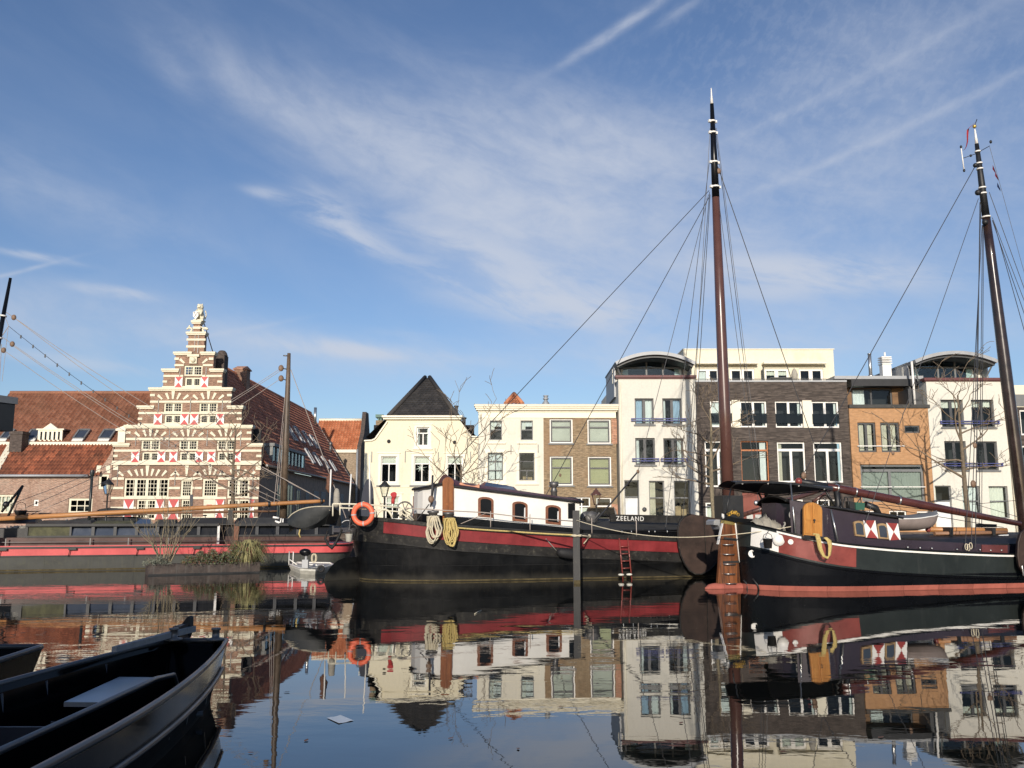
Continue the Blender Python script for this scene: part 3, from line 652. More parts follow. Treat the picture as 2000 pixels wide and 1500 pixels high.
# ---- (4)+(7) the two white townhouses with barrel roofs
def barrel_house(label, D, XL, XR, ytop, cap, arc, wins, rails, ground, back, group):
    root = house('white_townhouse', label, 'house', D, XL, XR, group); hl = []
    for r, cur in wins: window(root, D, r, 'dark_frame', .085, v=(.5,), mt=.16, cur=cur, rec=.17, holes=hl, sill='grey_frame')
    for r, kind, cur in ground:
        if kind == 'door':
            window(root, D, r, 'grey_frame', .06, h=(.335,), mt=.06, holes=hl, rec=.14, name='door')
            x0, z0, x1, z1 = rect_w(D, r); MB().box((x0+.06, D+.13, z0), (x1-.06, D+.17, z1-(z1-z0)*.36)).build('door_leaf', 'zinc' if 0 else 'curtain_white', root, world=True)
        else: window(root, D, r, 'grey_frame', .06, h=(.47,) if kind == 2 else (), mt=.07, cur=cur, rec=.13, holes=hl)
    zt = W((cap[0]+cap[2])/2, ytop, D).z
    MB().plate([(XL, zb), (XR, zb), (XR, zt), (XL, zt)], hl, D, D+.3).build('wall', 'white_stucco', root, world=True)
    MB().box((XL, D+.3, zb), (XL+.25, D+10, zt)).build('side_wall', 'white_stucco', root, world=True)
    MB().box((XR-.25, D+.3, zb), (XR, D+10, zt)).build('side_wall', 'white_stucco', root, world=True)
    interior(root, D, XL, XR, zb, zt)
    b = MB(); x0, z0, x1, z1 = rect_w(D, cap); b.box((x0, D-.16, z0+.06), (x1, D+.4, z1)); b.box((x0+.05, D-.08, z0), (x1-.05, D+.35, z0+.06)); b.build('parapet', 'window_wood' if 0 else 'maroon_roof', root, world=True)
    for r in rails:
        x0, z0, x1, z1 = rect_w(D, r); b = MB()
        for z in (z0, z1): b.box((x0, D-.16, z-.022), (x1, D-.11, z+.022))
        n = max(2, int((x1-x0)/.9))
        for i in range(n+1): xx = x0+.06+(x1-x0-.12)*i/n; b.box((xx-.02, D-.15, z0), (xx+.02, D+.0, z1))
        b.build('window_rail', 'blue_rail', root, world=True)
    # barrel roof: arc over the setback
    (ax, ay), (mx, my), (bx, by) = arc; Yr = D+.25
    A, Mm, B = W(ax, ay, Yr), W(mx, my, Yr), W(bx, by, Yr)
    half = (B.x-A.x)/2; xc = (A.x+B.x)/2; zA = (A.z+B.z)/2; rise = Mm.z-zA; R = (half*half+rise*rise)/(2*rise); zc = zA+rise-R; an = math.asin(half/R)
    arcp = lambda f, rr: (xc+rr*math.sin(-an+2*an*f), zc+rr*math.cos(-an+2*an*f))
    b = MB(); n = 28
    top = [arcp(i/n, R) for i in range(n+1)]; bot = [arcp(i/n, R-.20) for i in range(n+1)]
    b.plate(top+bot[::-1], [], Yr-.25, Yr+back); b.build('roof', 'zinc', root, world=True)
    b = MB(); bot2 = [arcp(i/n, R-.34) for i in range(n+1)]; b.plate([arcp(i/n, R-.205) for i in range(n+1)]+bot2[::-1], [], Yr-.02, Yr+back-.1); b.build('roof_soffit', 'dark_frame', root, world=True)
    # glazed gable under the arc
    yg = Yr+1.5; zlo = zt+.05; wl, wr = xc-half*.80, xc+half*.80; b = MB(); zmid = zlo+.62*(zA-zlo)+.25
    for xx in (wl, xc-half*.12, xc+half*.30, wr): b.box((xx-.05, yg, zlo), (xx+.05, yg+.08, zmid+.4))
    b.box((wl, yg+.004, zmid), (wr, yg+.09, zmid+.10)); b.box((wl, yg+.004, zlo+.35), (xc-half*.12, yg+.09, zlo+.41))
    for s in (-1, 1): b.beam((xc+s*half*.95, Yr+.1, zA-.1), (xc+s*half*.80, Yr+.6, zlo+.1), .07, .07)
    wd = b.build('window', 'grey_frame', root, world=True)
    inner = [arcp(i/n, R-.34) for i in range(4, n-3)]
    MB().plate([(wl, zlo)]+inner+[(wr, zlo)], [], yg+.03, yg+.034).build('pane', 'glass', wd, world=True)
    MB().plate([(wl, zlo)]+inner+[(wr, zlo)], [], yg+1.8, yg+1.9).build('backdrop_wall', 'room_dark', wd, world=True)
    b = MB()
    for f0, f1 in ((.02, .14), (.88, .99)): b.quad((wl+(wr-wl)*f0, yg+.2, zlo), (wl+(wr-wl)*f1, yg+.2, zlo), (wl+(wr-wl)*f1, yg+.2, zmid), (wl+(wr-wl)*f0, yg+.2, zmid))
    b.build('curtain', 'curtain_white', wd, world=True)
    b = MB()
    for s in (-1, 1): X = xc+s*half*.90; b.box((X-.22, yg, zt), (X+.22, yg+.2, zA-.15))
    b.build('attic_pier', 'white_stucco', root, world=True)
    for q0, q1 in (((A.x+.05, Yr+.9, zt-.9), (A.x+.15, Yr+back-.2, zA+.05)), ((B.x-.15, Yr+.9, zt-.2), (B.x-.05, Yr+back-.2, zA))): MB().box(q0, q1).build('attic_wall', 'zinc', root, world=True)
    return root, hl
D4 = 51.5
XL4, XR4 = W(1206.5, 870, D4).x, W(1358.5, 870, D4).x-.4
XL4 = (W(1206.7, 740, D4).x+W(1213, 1000, D4).x)/2; XR4 = (W(1357.5, 740, D4).x+W(1365, 1000, D4).x)/2
gr = 'white townhouses with barrel roofs'
cw = lambda a, b_, m='curtain_white': (a, b_, .03, .97, m)
r4, _ = barrel_house('white rendered townhouse with barrel roof between brick house and dark brown block', D4, XL4, XR4, 740.5, (1201, 733.5, 1359.5, 740), ((1200.5, 709), (1277, 687.5), (1358, 707)),
    [((1240, 778, 1277, 829), [cw(.06, .42, 'curtain_blue'), cw(.58, .95)]), ((1294, 778, 1332, 829.5), [cw(.05, .2), cw(.55, .95, 'curtain_blue')]), ((1241, 855.5, 1279.5, 908), [cw(.06, .24)]), ((1296, 856, 1335, 908.5), [cw(.74, .95)])],
    [(1232, 818, 1340, 822), (1234, 896, 1287, 900.5), (1290, 896, 1343, 900.5)],
    [((1220, 938, 1249, 1036), 'door', []), ((1268, 939, 1298, 1010), 2, [cw(.08, .45, 'curtain_beige')]), ((1317, 939, 1348, 1010), 2, [(.1, .45, .02, .3, 'interior_stuff'), (.5, .8, .02, .22, 'interior_stuff')])], 5.6, gr)
p = W(1258.5, 995, D4); MB().lathe([(.13, -.01), (.13, .03), (.0, .03)], (p.x, p.y-.02, p.z), 14, axis=(0, -1, 0)).build('house_sign', 'dark_frame', r4, world=True)
XL7 = (W(1808, 746, D4).x+W(1827.5, 1005, D4).x)/2; XR7 = (W(1964.8, 745, D4).x+W(1984.5, 1005, D4).x)/2
r7, _ = barrel_house('white rendered townhouse with barrel roof to the right of the orange house', D4, XL7, XR7, 745, (1803, 738.5, 1966, 745), ((1783, 704), (1867, 686.5), (1946, 704.5)),
    [((1838.5, 780.5, 1882, 834.5), [(.06, .95, .72, .97, 'blind')]), ((1898, 780.5, 1942, 835), [(.06, .95, .75, .97, 'blind')]), ((1846, 861.5, 1888, 918), []), ((1907.5, 862, 1949, 918.5), [])],
    [(1834.5, 823, 1951, 827.5), (1841.5, 905.5, 1958, 910)],
    [((1828.5, 948.5, 1860, 1036), 'door', []), ((1880.5, 949, 1915, 1012), 2, [cw(.1, .9)]), ((1933, 949.5, 1970, 1012), 2, [cw(.1, .9, 'blind')])], 7.5, gr)
for rt, xx, ya, dd in ((r4, XL4+.10, 741, D4), (r7, XR7-.10, 746, D4)): b = MB(); b.tube([(xx, dd-.09, zb), (xx, dd-.09, W(1300, ya, dd).z-.2)], .05, 8); b.build('drain_pipe', 'cream_paint', rt, world=True)
# ---- (5) dark brown brick block with a cream penthouse
D = 51.6; XL = XR4+.01; XR = (W(1655.5, 746, D).x+W(1666, 1000, D).x)/2
root = house('brick_apartment_block', 'dark brown brick block with white windows and a set-back cream penthouse', 'building', D, XL, XR); hl = []
for r in ((1387.5, 782, 1430, 834), (1446, 783, 1498, 834.5), (1514.5, 783, 1568, 835), (1586, 783.5, 1639, 835.5)):
    window(root, D, r, 'white_paint', .09, v=(.5,), mt=.14, rec=.12, holes=hl, cur=[cw(.86, .95)] if r[0] > 1440 else [cw(.05, .45)])
    x0, z0, x1, z1 = rect_w(D, r); b = MB(); b.box((x0+.02, D+.02, z0+.78), (x1-.02, D+.06, z0+.82)); b.box((x0+.02, D+.03, z0+.25), (x1-.02, D+.035, z0+.78)); b.build('balcony_rail', 'glass_dark', root, world=True)
for r in ((1430, 781.5, 1446, 835), (1568, 782, 1586, 835.5)):
    x0, z0, x1, z1 = rect_w(D, r); hl.append([(x0+.001, z0), (x1-.001, z0), (x1-.001, z1), (x0+.001, z1)]) if False else None
    MB().box((x0, D-.012, z0), (x1, D+.12, z1)).build('cream_panel', 'cream_paint', root, world=True)
for r, cu in (((1377.5, 861, 1431, 951), []), ((1519, 863, 1573.8, 942), [cw(.04, .2, 'curtain_beige')]), ((1590, 863, 1646, 942.5), [])):
    window(root, D, r, 'white_paint', .09, h=(.20,), vlow=(.5,), mt=.15, rec=.12, holes=hl, cur=cu)
window(root, D, (1448, 861, 1502, 940), 'orange_frame', .06, h=(.23,), mt=.09, rec=.14, holes=hl, cur=[cw(.72, .93)])
x0, z0, x1, z1 = rect_w(D, (1451, 961, 1502, 1036)); hl.append([(x0, z0), (x1, z0), (x1, z1), (x0, z1)])
dr = MB().box((x0, D+.2, z0), (x1-.18, D+.26, z1)).build('door', 'door_red', root, world=True); b = MB()
for i in range(2):
    for j in range(2): b.box((x0+.25+i*.5, D+.18, z0+.3+j*.35), (x0+.62+i*.5, D+.2, z0+.55+j*.35))
b.lathe([(.16, 0), (.16, .03), (.001, .03)], ((x0+x1)/2+.1, D+.19, z1-.62), 14, axis=(0, -1, 0)); b.build('door_fitting', 'steel', dr, world=True)
window(root, D, (1378.5, 981, 1412, 1020), 'white_paint', .1, h=(.2,), rec=.1, holes=hl, cur=[(.03, .97, .03, .78, 'blind')]); window(root, D, (1525, 975, 1570, 1025), 'white_paint', .09, v=(.5,), holes=hl); window(root, D, (1597, 975, 1645, 1025), 'white_paint', .09, v=(.5,), holes=hl)
zt = W(1506, 746, D).z
MB().plate([(XL, zb), (XR, zb), (XR, zt), (XL, zt)], hl, D, D+.3).build('wall', 'umber_brick', root, world=True)
b = MB(); b.box((XL, D-.04, zt), (XR, D+.36, zt+.10)); b.build('coping', 'zinc', root, world=True); interior(root, D, XL, XR, zb, zt-.2)
MB().box((XL+.1, D+.36, zt-.3), (XR-.1, D+9.8, zt-.15)).build('roof_terrace', 'deck_grey', root, world=True)
b = MB(); b.box((XL, D+.05, zt+.16), (XR, D+.09, zt+.20))
for i in range(14): xx = XL+.1+(XR-XL-.2)*i/13; b.box((xx-.015, D+.055, zt+.09), (xx+.015, D+.085, zt+.17))
b.build('terrace_rail', 'dark_frame', root, world=True)
DP = D+2.6; hp = []
for r in ((1361.5, 720, 1405, 747), (1426, 720, 1474, 747), (1493.5, 720, 1541, 747), (1560.5, 720, 1608, 747)): window(root, DP, r, 'white_paint', .13, v=(.5,), mt=.24, rec=.08, holes=hp, cur=[cw(.05, .45)] if r[0] < 1400 else [(.04, .96, .55, .97, 'blind')] if r[0] > 1480 and r[0] < 1500 else [])
PL, PR = W(1335, 700, DP).x, W(1629, 715, DP).x; zp = W(1480, 683, DP).z
MB().plate([(PL, zt-.3), (PR, zt-.3), (PR, zp), (PL, zp)], hp, DP, DP+.3).build('penthouse_wall', 'penthouse_stucco', root, world=True)
MB().box((PR-.3, DP+.3, zt-.3), (PR, DP+7, zp)).build('penthouse_side', 'penthouse_stucco', root, world=True); MB().box((PL, DP+.3, zt-.3), (PL+.3, DP+7, zp)).build('penthouse_side', 'penthouse_stucco', root, world=True)
b = MB(); b.box((PL-.05, DP-.06, zp), (PR+.05, DP+7.1, zp+.06)); b.build('penthouse_coping', 'cream_paint', root, world=True)
b = MB(); boxpx(b, DP, (1356, 710, 1477, 713), DP-.55, DP+.02); boxpx(b, DP, (1487, 710, 1610, 713), DP-.55, DP+.02); b.build('canopy', 'cream_paint', root, world=True)
interior(root, DP, PL, PR, zt-.3, zp, 1.0)
b = MB(); x0, z0, x1, z1 = rect_w(DP, (1483.5, 718, 1493, 747)); b.quad((x0, DP-.7, z0), (x1, DP, z0), (x1, DP, z1), (x0, DP-.7, z1)); b.build('open_shutter', 'dark_frame', root, world=True)
# terrace furniture
p = W(1530, 743, D+1.4); tb = thing('terrace_table', 'dark flat table on the roof terrace of the brown block', 'table', (p.x, D+1.4, zt-.15)); b = MB(); b.box((p.x-.9, D+1.0, p.z+.08), (p.x+.6, D+1.8, p.z+.13)); b.build('table_top', 'dark_frame', tb, world=True)
b = MB(); [b.box((p.x+dx-.03, D+1.35, zt-.15), (p.x+dx+.03, D+1.42, p.z+.08)) for dx in (-.7, .4)]; b.build('leg', 'dark_frame', tb, world=True)
p = W(1552, 737, D+.8); hb = thing('folded_parasol', 'folded beige parasol head above the terrace of the brown block', 'parasol', (p.x, D+.8, zt-.15)); b = MB(); b.tube([(p.x, D+.8, zt-.15), (p.x, D+.8, p.z)], .025, 6); b.build('pole', 'dark_frame', hb, world=True)
MB().lathe([(.05, -.35), (.16, -.25), (.20, .1), (.12, .38), (.02, .5)], (p.x, D+.8, p.z+.05), 10).build('canopy', 'tarpaulin', hb, world=True)
# ---- (6) orange brick house
D = 51.5; XL = XR+.01; XR6 = XL7-.01
root = house('orange_house', 'orange brick house with dark framed windows and a set-back timber-clad top floor', 'house', D, XL, XR6); hl = []
for r in ((1676, 825, 1711, 883), (1720.5, 825, 1757.5, 883)): window(root, D, r, 'dark_frame', .10, v=(.5,), mt=.14, rec=.1, holes=hl, cur=[cw(.12, .40, 'curtain_beige'), cw(.58, .86, 'curtain_beige')])
window(root, D, (1766.5, 831, 1796.5, 845.5), 'dark_frame', .09, rec=.08, holes=hl)
window(root, D, (1682, 907, 1806, 980), 'grey_frame', .12, h=(.16,), vlow=(.47,), mt=.15, rec=.14, holes=hl, cur=[(.03, .97, .03, .82, 'curtain_grey')])
window(root, D, (1683, 997, 1716, 1036), 'white_paint', .08, v=(.5,), holes=hl); window(root, D, (1738, 997, 1772, 1036), 'white_paint', .08, v=(.5,), holes=hl); window(root, D, (1792, 998, 1822, 1036), 'white_paint', .1, holes=hl, name='door', cur=[(.05, .95, .03, .97, 'blind')])
zt = W(1735, 797, D).z
MB().plate([(XL, zb), (XR6, zb), (XR6, zt), (XL, zt)], hl, D, D+.3).build('wall', 'orange_brick', root, world=True); interior(root, D, XL, XR6, zb, zt-.2)
b = MB(); b.box((XL, D-.10, zt), (XR6+.1, D+.38, zt+.20)); b.build('coping', 'deck_grey', root, world=True)
for r in ((1673.5, 870.5, 1765, 872), (1679.5, 950.3, 1806, 951.8)):
    b = MB(); x0, z0, x1, z1 = rect_w(D, r); b.box((x0, D-.12, z0), (x1, D-.08, z1)); b.box((x0+.1, D-.1, z0+.005), (x0+.14, D+.01, z1-.005)); b.box((x1-.14, D-.1, z0+.005), (x1-.1, D+.01, z1-.005)); b.build('window_rail', 'white_paint', root, world=True)
DP = D+1.9; hp = []; zf = zt-.1
window(root, DP, (1663.5, 759, 1743, 800), 'dark_frame', .09, v=(.49,), mt=.1, rec=.06, holes=hp, cur=[(.02, .34, .02, .94, 'curtain_white')])
x0, z0, x1, z1 = rect_w(DP, (1655, 757, 1790, 800)); MB().plate([(x0, z0), (x1, z0), (x1, z1), (x0, z1)], hp, DP, DP+.2).build('upper_wall', 'cedar', root, world=True)
b = MB(); boxpx(b, DP, (1652, 744.5, 1784, 758), DP-.9, DP+6); b.build('roof_fascia', 'canvas_black', root, world=True)
b = MB(); x0, z0, x1, z1 = rect_w(DP, (1632, 737.5, 1793, 744)); b.box((XL-.3, DP-.7, z0+.003), (x1, DP+6, z1)); b.build('roof', 'zinc', root, world=True); interior(root, DP, XL, XR6, zf, z0, 1.0)
b = MB(); x0, z0, x1, z1 = rect_w(D, (1792, 757, 1806, 790)); b.box((XR6-.85, D+.5, zf+.2), (XR6-.05, D+2.5, zf+1.3)); b.build('terrace_screen', 'dark_frame', root, world=True)
p = W(1787, 790, D+.3); q = W(1782, 706, D+.3); b = MB(); b.tube([p, (p.x-.02, p.y, q.z)], .07, 8); b.build('drain_pipe', 'white_paint', root, world=True)
p = W(1701, 740, DP+1); q = W(1700, 692, DP+1); b = MB(); b.tube([p, (p.x, p.y, q.z)], .105, 12); b.tube([(p.x, p.y, q.z), (p.x, p.y, q.z+.05)], .125, 12); b.tube([(p.x, p.y, p.z+.1), (p.x, p.y, p.z+.25)], .15, 12); b.build('flue_pipe', 'steel', root, world=True)
b = MB(); x0, z0, x1, z1 = rect_w(DP+1, (1724, 700, 1741, 740)); b.box((x0, DP+1, z0), (x1, DP+1.5, z1-.35))
for i in range(3): b.box((x0-.04, DP+.92, z1-.35+i*.14), (x1+.04, DP+1.58, z1-.29+i*.14))
b.box((x0-.04, DP+.96, z1+.05), (x1+.04, DP+1.54, z1+.12)); b.tube([((x0+x1)/2, DP+1.2, z1+.12), ((x0+x1)/2, DP+1.2, z1+.42)], .06, 8); b.build('vent_chimney', 'white_paint', root, world=True)
# ---- (8) last block at the right-hand end of the row
D = 51.6; XL = XR7+.01; root = house('corner_block', 'brown brick block with a cream upper floor at the far end of the row', 'building', D, XL, XL+9); hl = []
zt = W(1985, 795, D).z; z2 = W(1985, 752, D).z
window(root, D, (1993, 800, 2050, 850), 'white_paint', .1, v=(.5,), holes=hl); window(root, D, (1998, 870, 2055, 940), 'white_paint', .1, v=(.5,), holes=hl)
MB().plate([(XL, zb), (XL+9, zb), (XL+9, zt), (XL, zt)], hl, D, D+.3).build('wall', 'umber_brick', root, world=True); interior(root, D, XL, XL+9, zb, zt)
MB().box((XL, D+.05, zt), (XL+9, D+8, z2)).build('upper_wall', 'penthouse_stucco', root, world=True)
b = MB(); b.box((XL+.3, D+.02, zt+.05), (XL+6, D+.05, zt+.75)); b.build('window', 'grey_frame', root, world=True)
# ---------------------------------------------------------------- the stepped-gable house and the buildings round it
D = 62.0
def z2(x, y): return (200+x/5.556, 580+y/5.556)
def z3(x, y): return (180+x/5.556, 800+y/5.556)
def r2(a, b_, c, d): return z2(a, b_)+z2(c, d)
def r3(a, b_, c, d): return z3(a, b_)+z3(c, d)
XB0 = W(218.5, 930, D).x; XB1 = W(507, 930, D).x
root = house('step_gable_house', 'tall red-brown brick stepped-gable house banded with cream stone and red-and-white shutters', 'house', D, XB0, XB1)
hl = []; PROUD = .05
steps = [(867.5, 223, 512), (832, 246, 492), (794, 270.5, 473.6), (758.7, 293.6, 452.9), (722, 318.8, 435.8), (689, 342, 418.7), (650, 367, 400.7), (628, 377, 391.7)]
left = [(XB0, zb)]; right = [(XB1, zb)]; zprev = W(360, 906, D).z
left.append((XB0, zprev)); right.append((XB1, zprev))
for y, a, c in steps:
    zz = W(370, y+1.5, D).z; xa_, xc_ = W(a+1.0, y+8, D).x, W(c-1.0, y+8, D).x
    left += [(xa_, zprev), (xa_, zz)]; right += [(xc_, zprev), (xc_, zz)]; zprev = zz
outline = left+right[::-1]
seen = []
for p in outline:
    if not seen or (abs(p[0]-seen[-1][0])+abs(p[1]-seen[-1][1])) > 1e-4: seen.append(p)
outline = seen
# windows
def shutter(r):
    x0, z0, x1, z1 = rect_w(D, r); y0 = D-.09; b = MB(); b.box((x0, y0, z0), (x1, y0+.06, z1), 0); xm_ = (x0+x1)/2; zm = (z0+z1)/2
    for za, s in ((z1, -1), (z0, 1)):
        e = .0; vs = [(x0+e, y0-.006, za), (x1-e, y0-.006, za), (xm_, y0-.006, zm-s*.02)]
        b.add(vs+[(v[0], y0+.0, v[2]) for v in vs], [(0, 1, 2), (0, 1, 4, 3), (1, 2, 5, 4), (2, 0, 3, 5)], 1)
    b.fix = True; b.build('shutter', ['white_paint', 'shutter_red'], root, world=True)
uw = dict(v=(.5,), mt=.15, grid=(6, 3, .026), rec=.08, holes=hl, gm='glass_dark')
lw = dict(v=(.5,), mt=.18, grid=(6, 3, .010), rec=.08, holes=hl, gm='glass_dark')
window(root, D, r2(885, 742, 1085, 856), 'stone_cream', .11, **uw); window(root, D, r2(893, 870, 1067, 972), 'stone_cream', .12, **lw)
for s in ((790, 868, 873, 983), (1072, 868, 1152, 985)): shutter(r2(*s))
for a in (665, 1048):
    window(root, D, r2(a, 1140, a+202, 1256), 'stone_cream', .12, **uw); window(root, D, r2(a+6, 1272, a+190, 1376), 'stone_cream', .12, **lw)
for s in ((563, 1270, 650, 1386), (852, 1270, 938, 1386), (957, 1270, 1045, 1386), (1238, 1270, 1323, 1386)): shutter(r2(*s))
for a in (530, 940, 1350):
    window(root, D, r3(a, 322, a+207, 446), 'stone_cream', .13, **uw); window(root, D, r3(a+8, 457, a+190, 562), 'stone_cream', .12, **lw)
for s in ((430, 457, 515, 570), (713, 457, 797, 570), (843, 457, 928, 570), (1122, 457, 1207, 570), (1254, 457, 1340, 570), (1532, 457, 1617, 570)): shutter(r3(*s))
window(root, D, r3(345, 742, 832, 955), 'stone_cream', .13, v=(.25, .5, .75), mt=.2, grid=(12, 4, .034), rec=.08, holes=hl, gm='glass_dark')
window(root, D, r3(958, 755, 1088, 955), 'stone_cream', .15, grid=(4, 5, .032), rec=.08, holes=hl, gm='glass_dark')
window(root, D, r3(1195, 748, 1362, 955), 'stone_cream', .15, grid=(5, 5, .032), rec=.08, holes=hl, gm='glass_dark')
window(root, D, r3(1465, 752, 1705, 960), 'stone_cream', .13, v=(.5,), mt=.2, grid=(6, 5, .034), rec=.08, holes=hl, gm='glass_dark')
window(root, D, r3(478, 972, 690, 1195), 'stone_cream', .12, v=(.5,), mt=.2, grid=(6, 5, .034), rec=.08, holes=hl, gm='glass_dark')
window(root, D, r3(962, 972, 1085, 1195), 'stone_cream', .12, grid=(4, 5, .032), rec=.08, holes=hl, gm='glass_dark')
window(root, D, r3(1465, 972, 1705, 1195), 'stone_cream', .12, v=(.5,), mt=.2, grid=(6, 5, .034), rec=.08, holes=hl, gm='glass_dark')
for s in ((343, 975, 452, 1190), (692, 975, 782, 1190), (830, 975, 940, 1190), (1340, 975, 1432, 1190), (1706, 975, 1760, 1190)): shutter(r3(*s))
x0, z0, x1, z1 = rect_w(D, r3(1205, 975, 1330, 1290)); b = MB(); b.box((x0, D-.03, QZ), (x1, D+.03, z1), 0)
zq = z0+(z1-z0)*.62; b.add([(x0+.2, D-.036, z1-.35), (x1-.2, D-.036, z1-.35), ((x0+x1)/2, D-.036, zq)], [(0, 2, 1)], 1); b.build('door', ['stone_cream', 'shutter_red'], root, world=True)
MB().plate(outline, hl, D, D+.45).build('wall', 'gable_brick', root, world=True)
# stone bands, quoins, coping ledges
b = MB()
def band(r, pr=PROUD, cut=True):
    x0, z0, x1, z1 = rect_w(D, r); spans = [(x0, x1)]
    if cut:
        for h4 in hl:
            a, c = h4[0][0]-.02, h4[1][0]+.02; lo, hi = h4[0][1], h4[2][1]
            if lo-.01 < (z0+z1)/2 < hi+.01: spans = [q for p in spans for q in ((p[0], min(p[1], a)), (max(p[0], c), p[1])) if q[1]-q[0] > .05]
    for a, c in spans: MB().box((a, D-pr, z0), (c, D+.02, z1)).build('stone_band', 'stone_cream', root, world=True)
for y0, y1, q in ((730, 752, (785, 1200)), (846, 869, (663, 1297)), (968, 992, (652, 1296)), (1126, 1149, (520, 1400)), (1249, 1272, (393, 1512)), (1374, 1398, (386, 1506))): band(r2(q[0], y0, q[1], y1))
for y0, y1, a, c in ((658, 685, 785, 833), (658, 685, 1157, 1207), (907, 931, 657, 705), (907, 931, 1250, 1302), (1053, 1079, 520, 573), (1053, 1079, 1355, 1407), (1310, 1335, 388, 437), (1310, 1335, 1460, 1512),
                     (452, 475, 917, 1122), (526, 551, 912, 1114), (322, 348, 983, 1067)): band(r2(a, y0, c, y1), .06, False)
for y0, y1, q in ((306, 332, (368, 1728)), (433, 458, (236, 1838)), (555, 578, (220, 1838)), (735, 762, (219, 1816)), (838, 863, (213, 1812)), (946, 971, (206, 1804)), (1055, 1081, (202, 1800)), (1165, 1190, (200, 1798))): band(r3(q[0], y0, q[1], y1))
for y0, y1, a, c in ((238, 263, 368, 420), (238, 263, 1680, 1730), (490, 516, 232, 280), (490, 516, 1783, 1838), (605, 655, 232, 285), (605, 655, 1778, 1832)): band(r3(a, y0, c, y1), .055, False)
band(r3(214, 578, 1842, 602), .16, False)
b = MB(); zs = [W(370, y, D).z for y, _, _ in steps]
for i, (y, a, c) in enumerate(steps):
    z = W(370, y+.8, D).z; xa_, xc_ = W(a, y+2, D).x-.10, W(c, y+2, D).x+.10
    inner = steps[i+1] if i+1 < len(steps) else None
    if i in (1, 3, 6, 7) or inner is None: sp = [(xa_, xc_)]
    else: sp = [(xa_, W(inner[1]+9, y, D).x), (W(inner[2]-9, y, D).x, xc_)]
    for p, q in sp: b = MB(); b.box((p, D-.16, z-.06), (q, D+.5, z+.09)); b.box((p+.05, D-.11, z-.15), (q-.05, D+.47, z-.06)); b.build('coping', 'stone_cream', root, world=True)
# radiating arch stones
b = MB()
def fan(cx, ytop, hw, n, ykey, zf):
    c = W(*zf(cx, ytop), D); w2 = abs(W(*zf(cx+hw, ytop), D).x-c.x); zk = W(*zf(cx, ykey), D).z; O = (c.x, c.z-w2*.75)
    for i in range(n):
        a = 0 if n == 1 else (-1+2*i/(n-1))*math.atan2(w2*1.06, w2*.75+.12); mid = abs(a) < .02
        if mid and ykey is None: continue
        rr1 = (w2*.75+.10)/max(.35, math.cos(a))*1.0; rr2 = (zk-O[1]) if mid else rr1+.50*(.7+.3*math.cos(a))
        r1, s1, s2 = rr1, .055, (.095 if not mid else .13); rr2 = max(rr2, rr1+.3)
        d = (math.sin(a), math.cos(a)); t_ = (math.cos(a), -math.sin(a))
        pts = [(O[0]+d[0]*r1-t_[0]*s1, O[1]+d[1]*r1-t_[1]*s1), (O[0]+d[0]*r1+t_[0]*s1, O[1]+d[1]*r1+t_[1]*s1), (O[0]+d[0]*rr2+t_[0]*s2, O[1]+d[1]*rr2+t_[1]*s2), (O[0]+d[0]*rr2-t_[0]*s2, O[1]+d[1]*rr2-t_[1]*s2)]
        MB().plate(pts, [], D-PROUD-.005, D+.02).build('arch_stone', 'stone_cream', root, world=True)
fan(989, 735, 95, 3, 700, z2)
for cx in (766, 1150): fan(cx, 1126, 110, 5, 1010, z2)
for cx in (632, 1043, 1452): fan(cx, 306, 112, 5, 195, z3)
fan(597, 735, 245, 9, 606, z3); fan(1025, 735, 75, 3, 606, z3); fan(1278, 735, 90, 5, 606, z3); fan(1585, 735, 125, 5, 606, z3)
b = MB(); p = W(*z2(992, 680), D); b.box((p.x-.26, D-.14, p.z-.3), (p.x+.26, D, p.z+.18)); b.box((p.x-.42, D-.2, p.z+.18), (p.x+.42, D, p.z+.36)); b.sphere((p.x, D-.14, p.z-.05), .2, 6); b.build('mascaron', 'stone_cream', root, world=True)
anchors(root, D, [z2(a, 0)[:1]+(z2(0, y0)[1], z2(0, y1)[1]) for a, y0, y1 in ((845, 765, 865), (1127, 765, 865), (610, 1110, 1265), (958, 1105, 1260), (1303, 1110, 1255), (1005, 400, 590), (1040, 400, 610))]
        + [z3(a, 0)[:1]+(z3(0, y0)[1], z3(0, y1)[1]) for a, y0, y1 in ((478, 225, 390), (838, 222, 400), (1250, 222, 395), (1615, 222, 395), (278, 640, 830), (903, 640, 825), (1748, 645, 835))])
# volutes and the seated stone lion with a shield on top
b = MB()
for s, cx in ((-1, 950), (1, 1100)):
    c = W(*z2(cx, 360), D); pts = []
    for i in range(26): a = i/25*4.2; r = .24*(1-.75*i/25); pts.append((c.x+s*(.02+r*math.cos(a+.3)), D+.1, c.z+r*math.sin(a+.3)))
    b.tube(pts, .07, 6); q = W(*z2(989+s*45, 320), D); b.tube([pts[0], ((pts[0][0]+q.x)/2, D+.1, c.z+.18), (q.x, D+.1, q.z+.1)], [.07, .065, .05], 6)
b.build('volute', 'stone_cream', root, world=True)
c = W(387.5, 627, D); z0 = c.z; lx = c.x
lion = thing('lion_statue', 'cream stone seated lion holding a shield on top of the stepped gable', 'statue', (lx, D+.2, z0)); ROOT = lion
b = MB(); b.box((lx-.35, D-.1, z0), (lx+.35, D+.5, z0+.1))
b.sphere((lx+.05, D+.28, z0+.42), .30, 7, sq=(.85, .9, 1.2)); b.sphere((lx+.06, D+.12, z0+.72), .25, 7, sq=(.95, .85, 1.25))   # haunches and chest
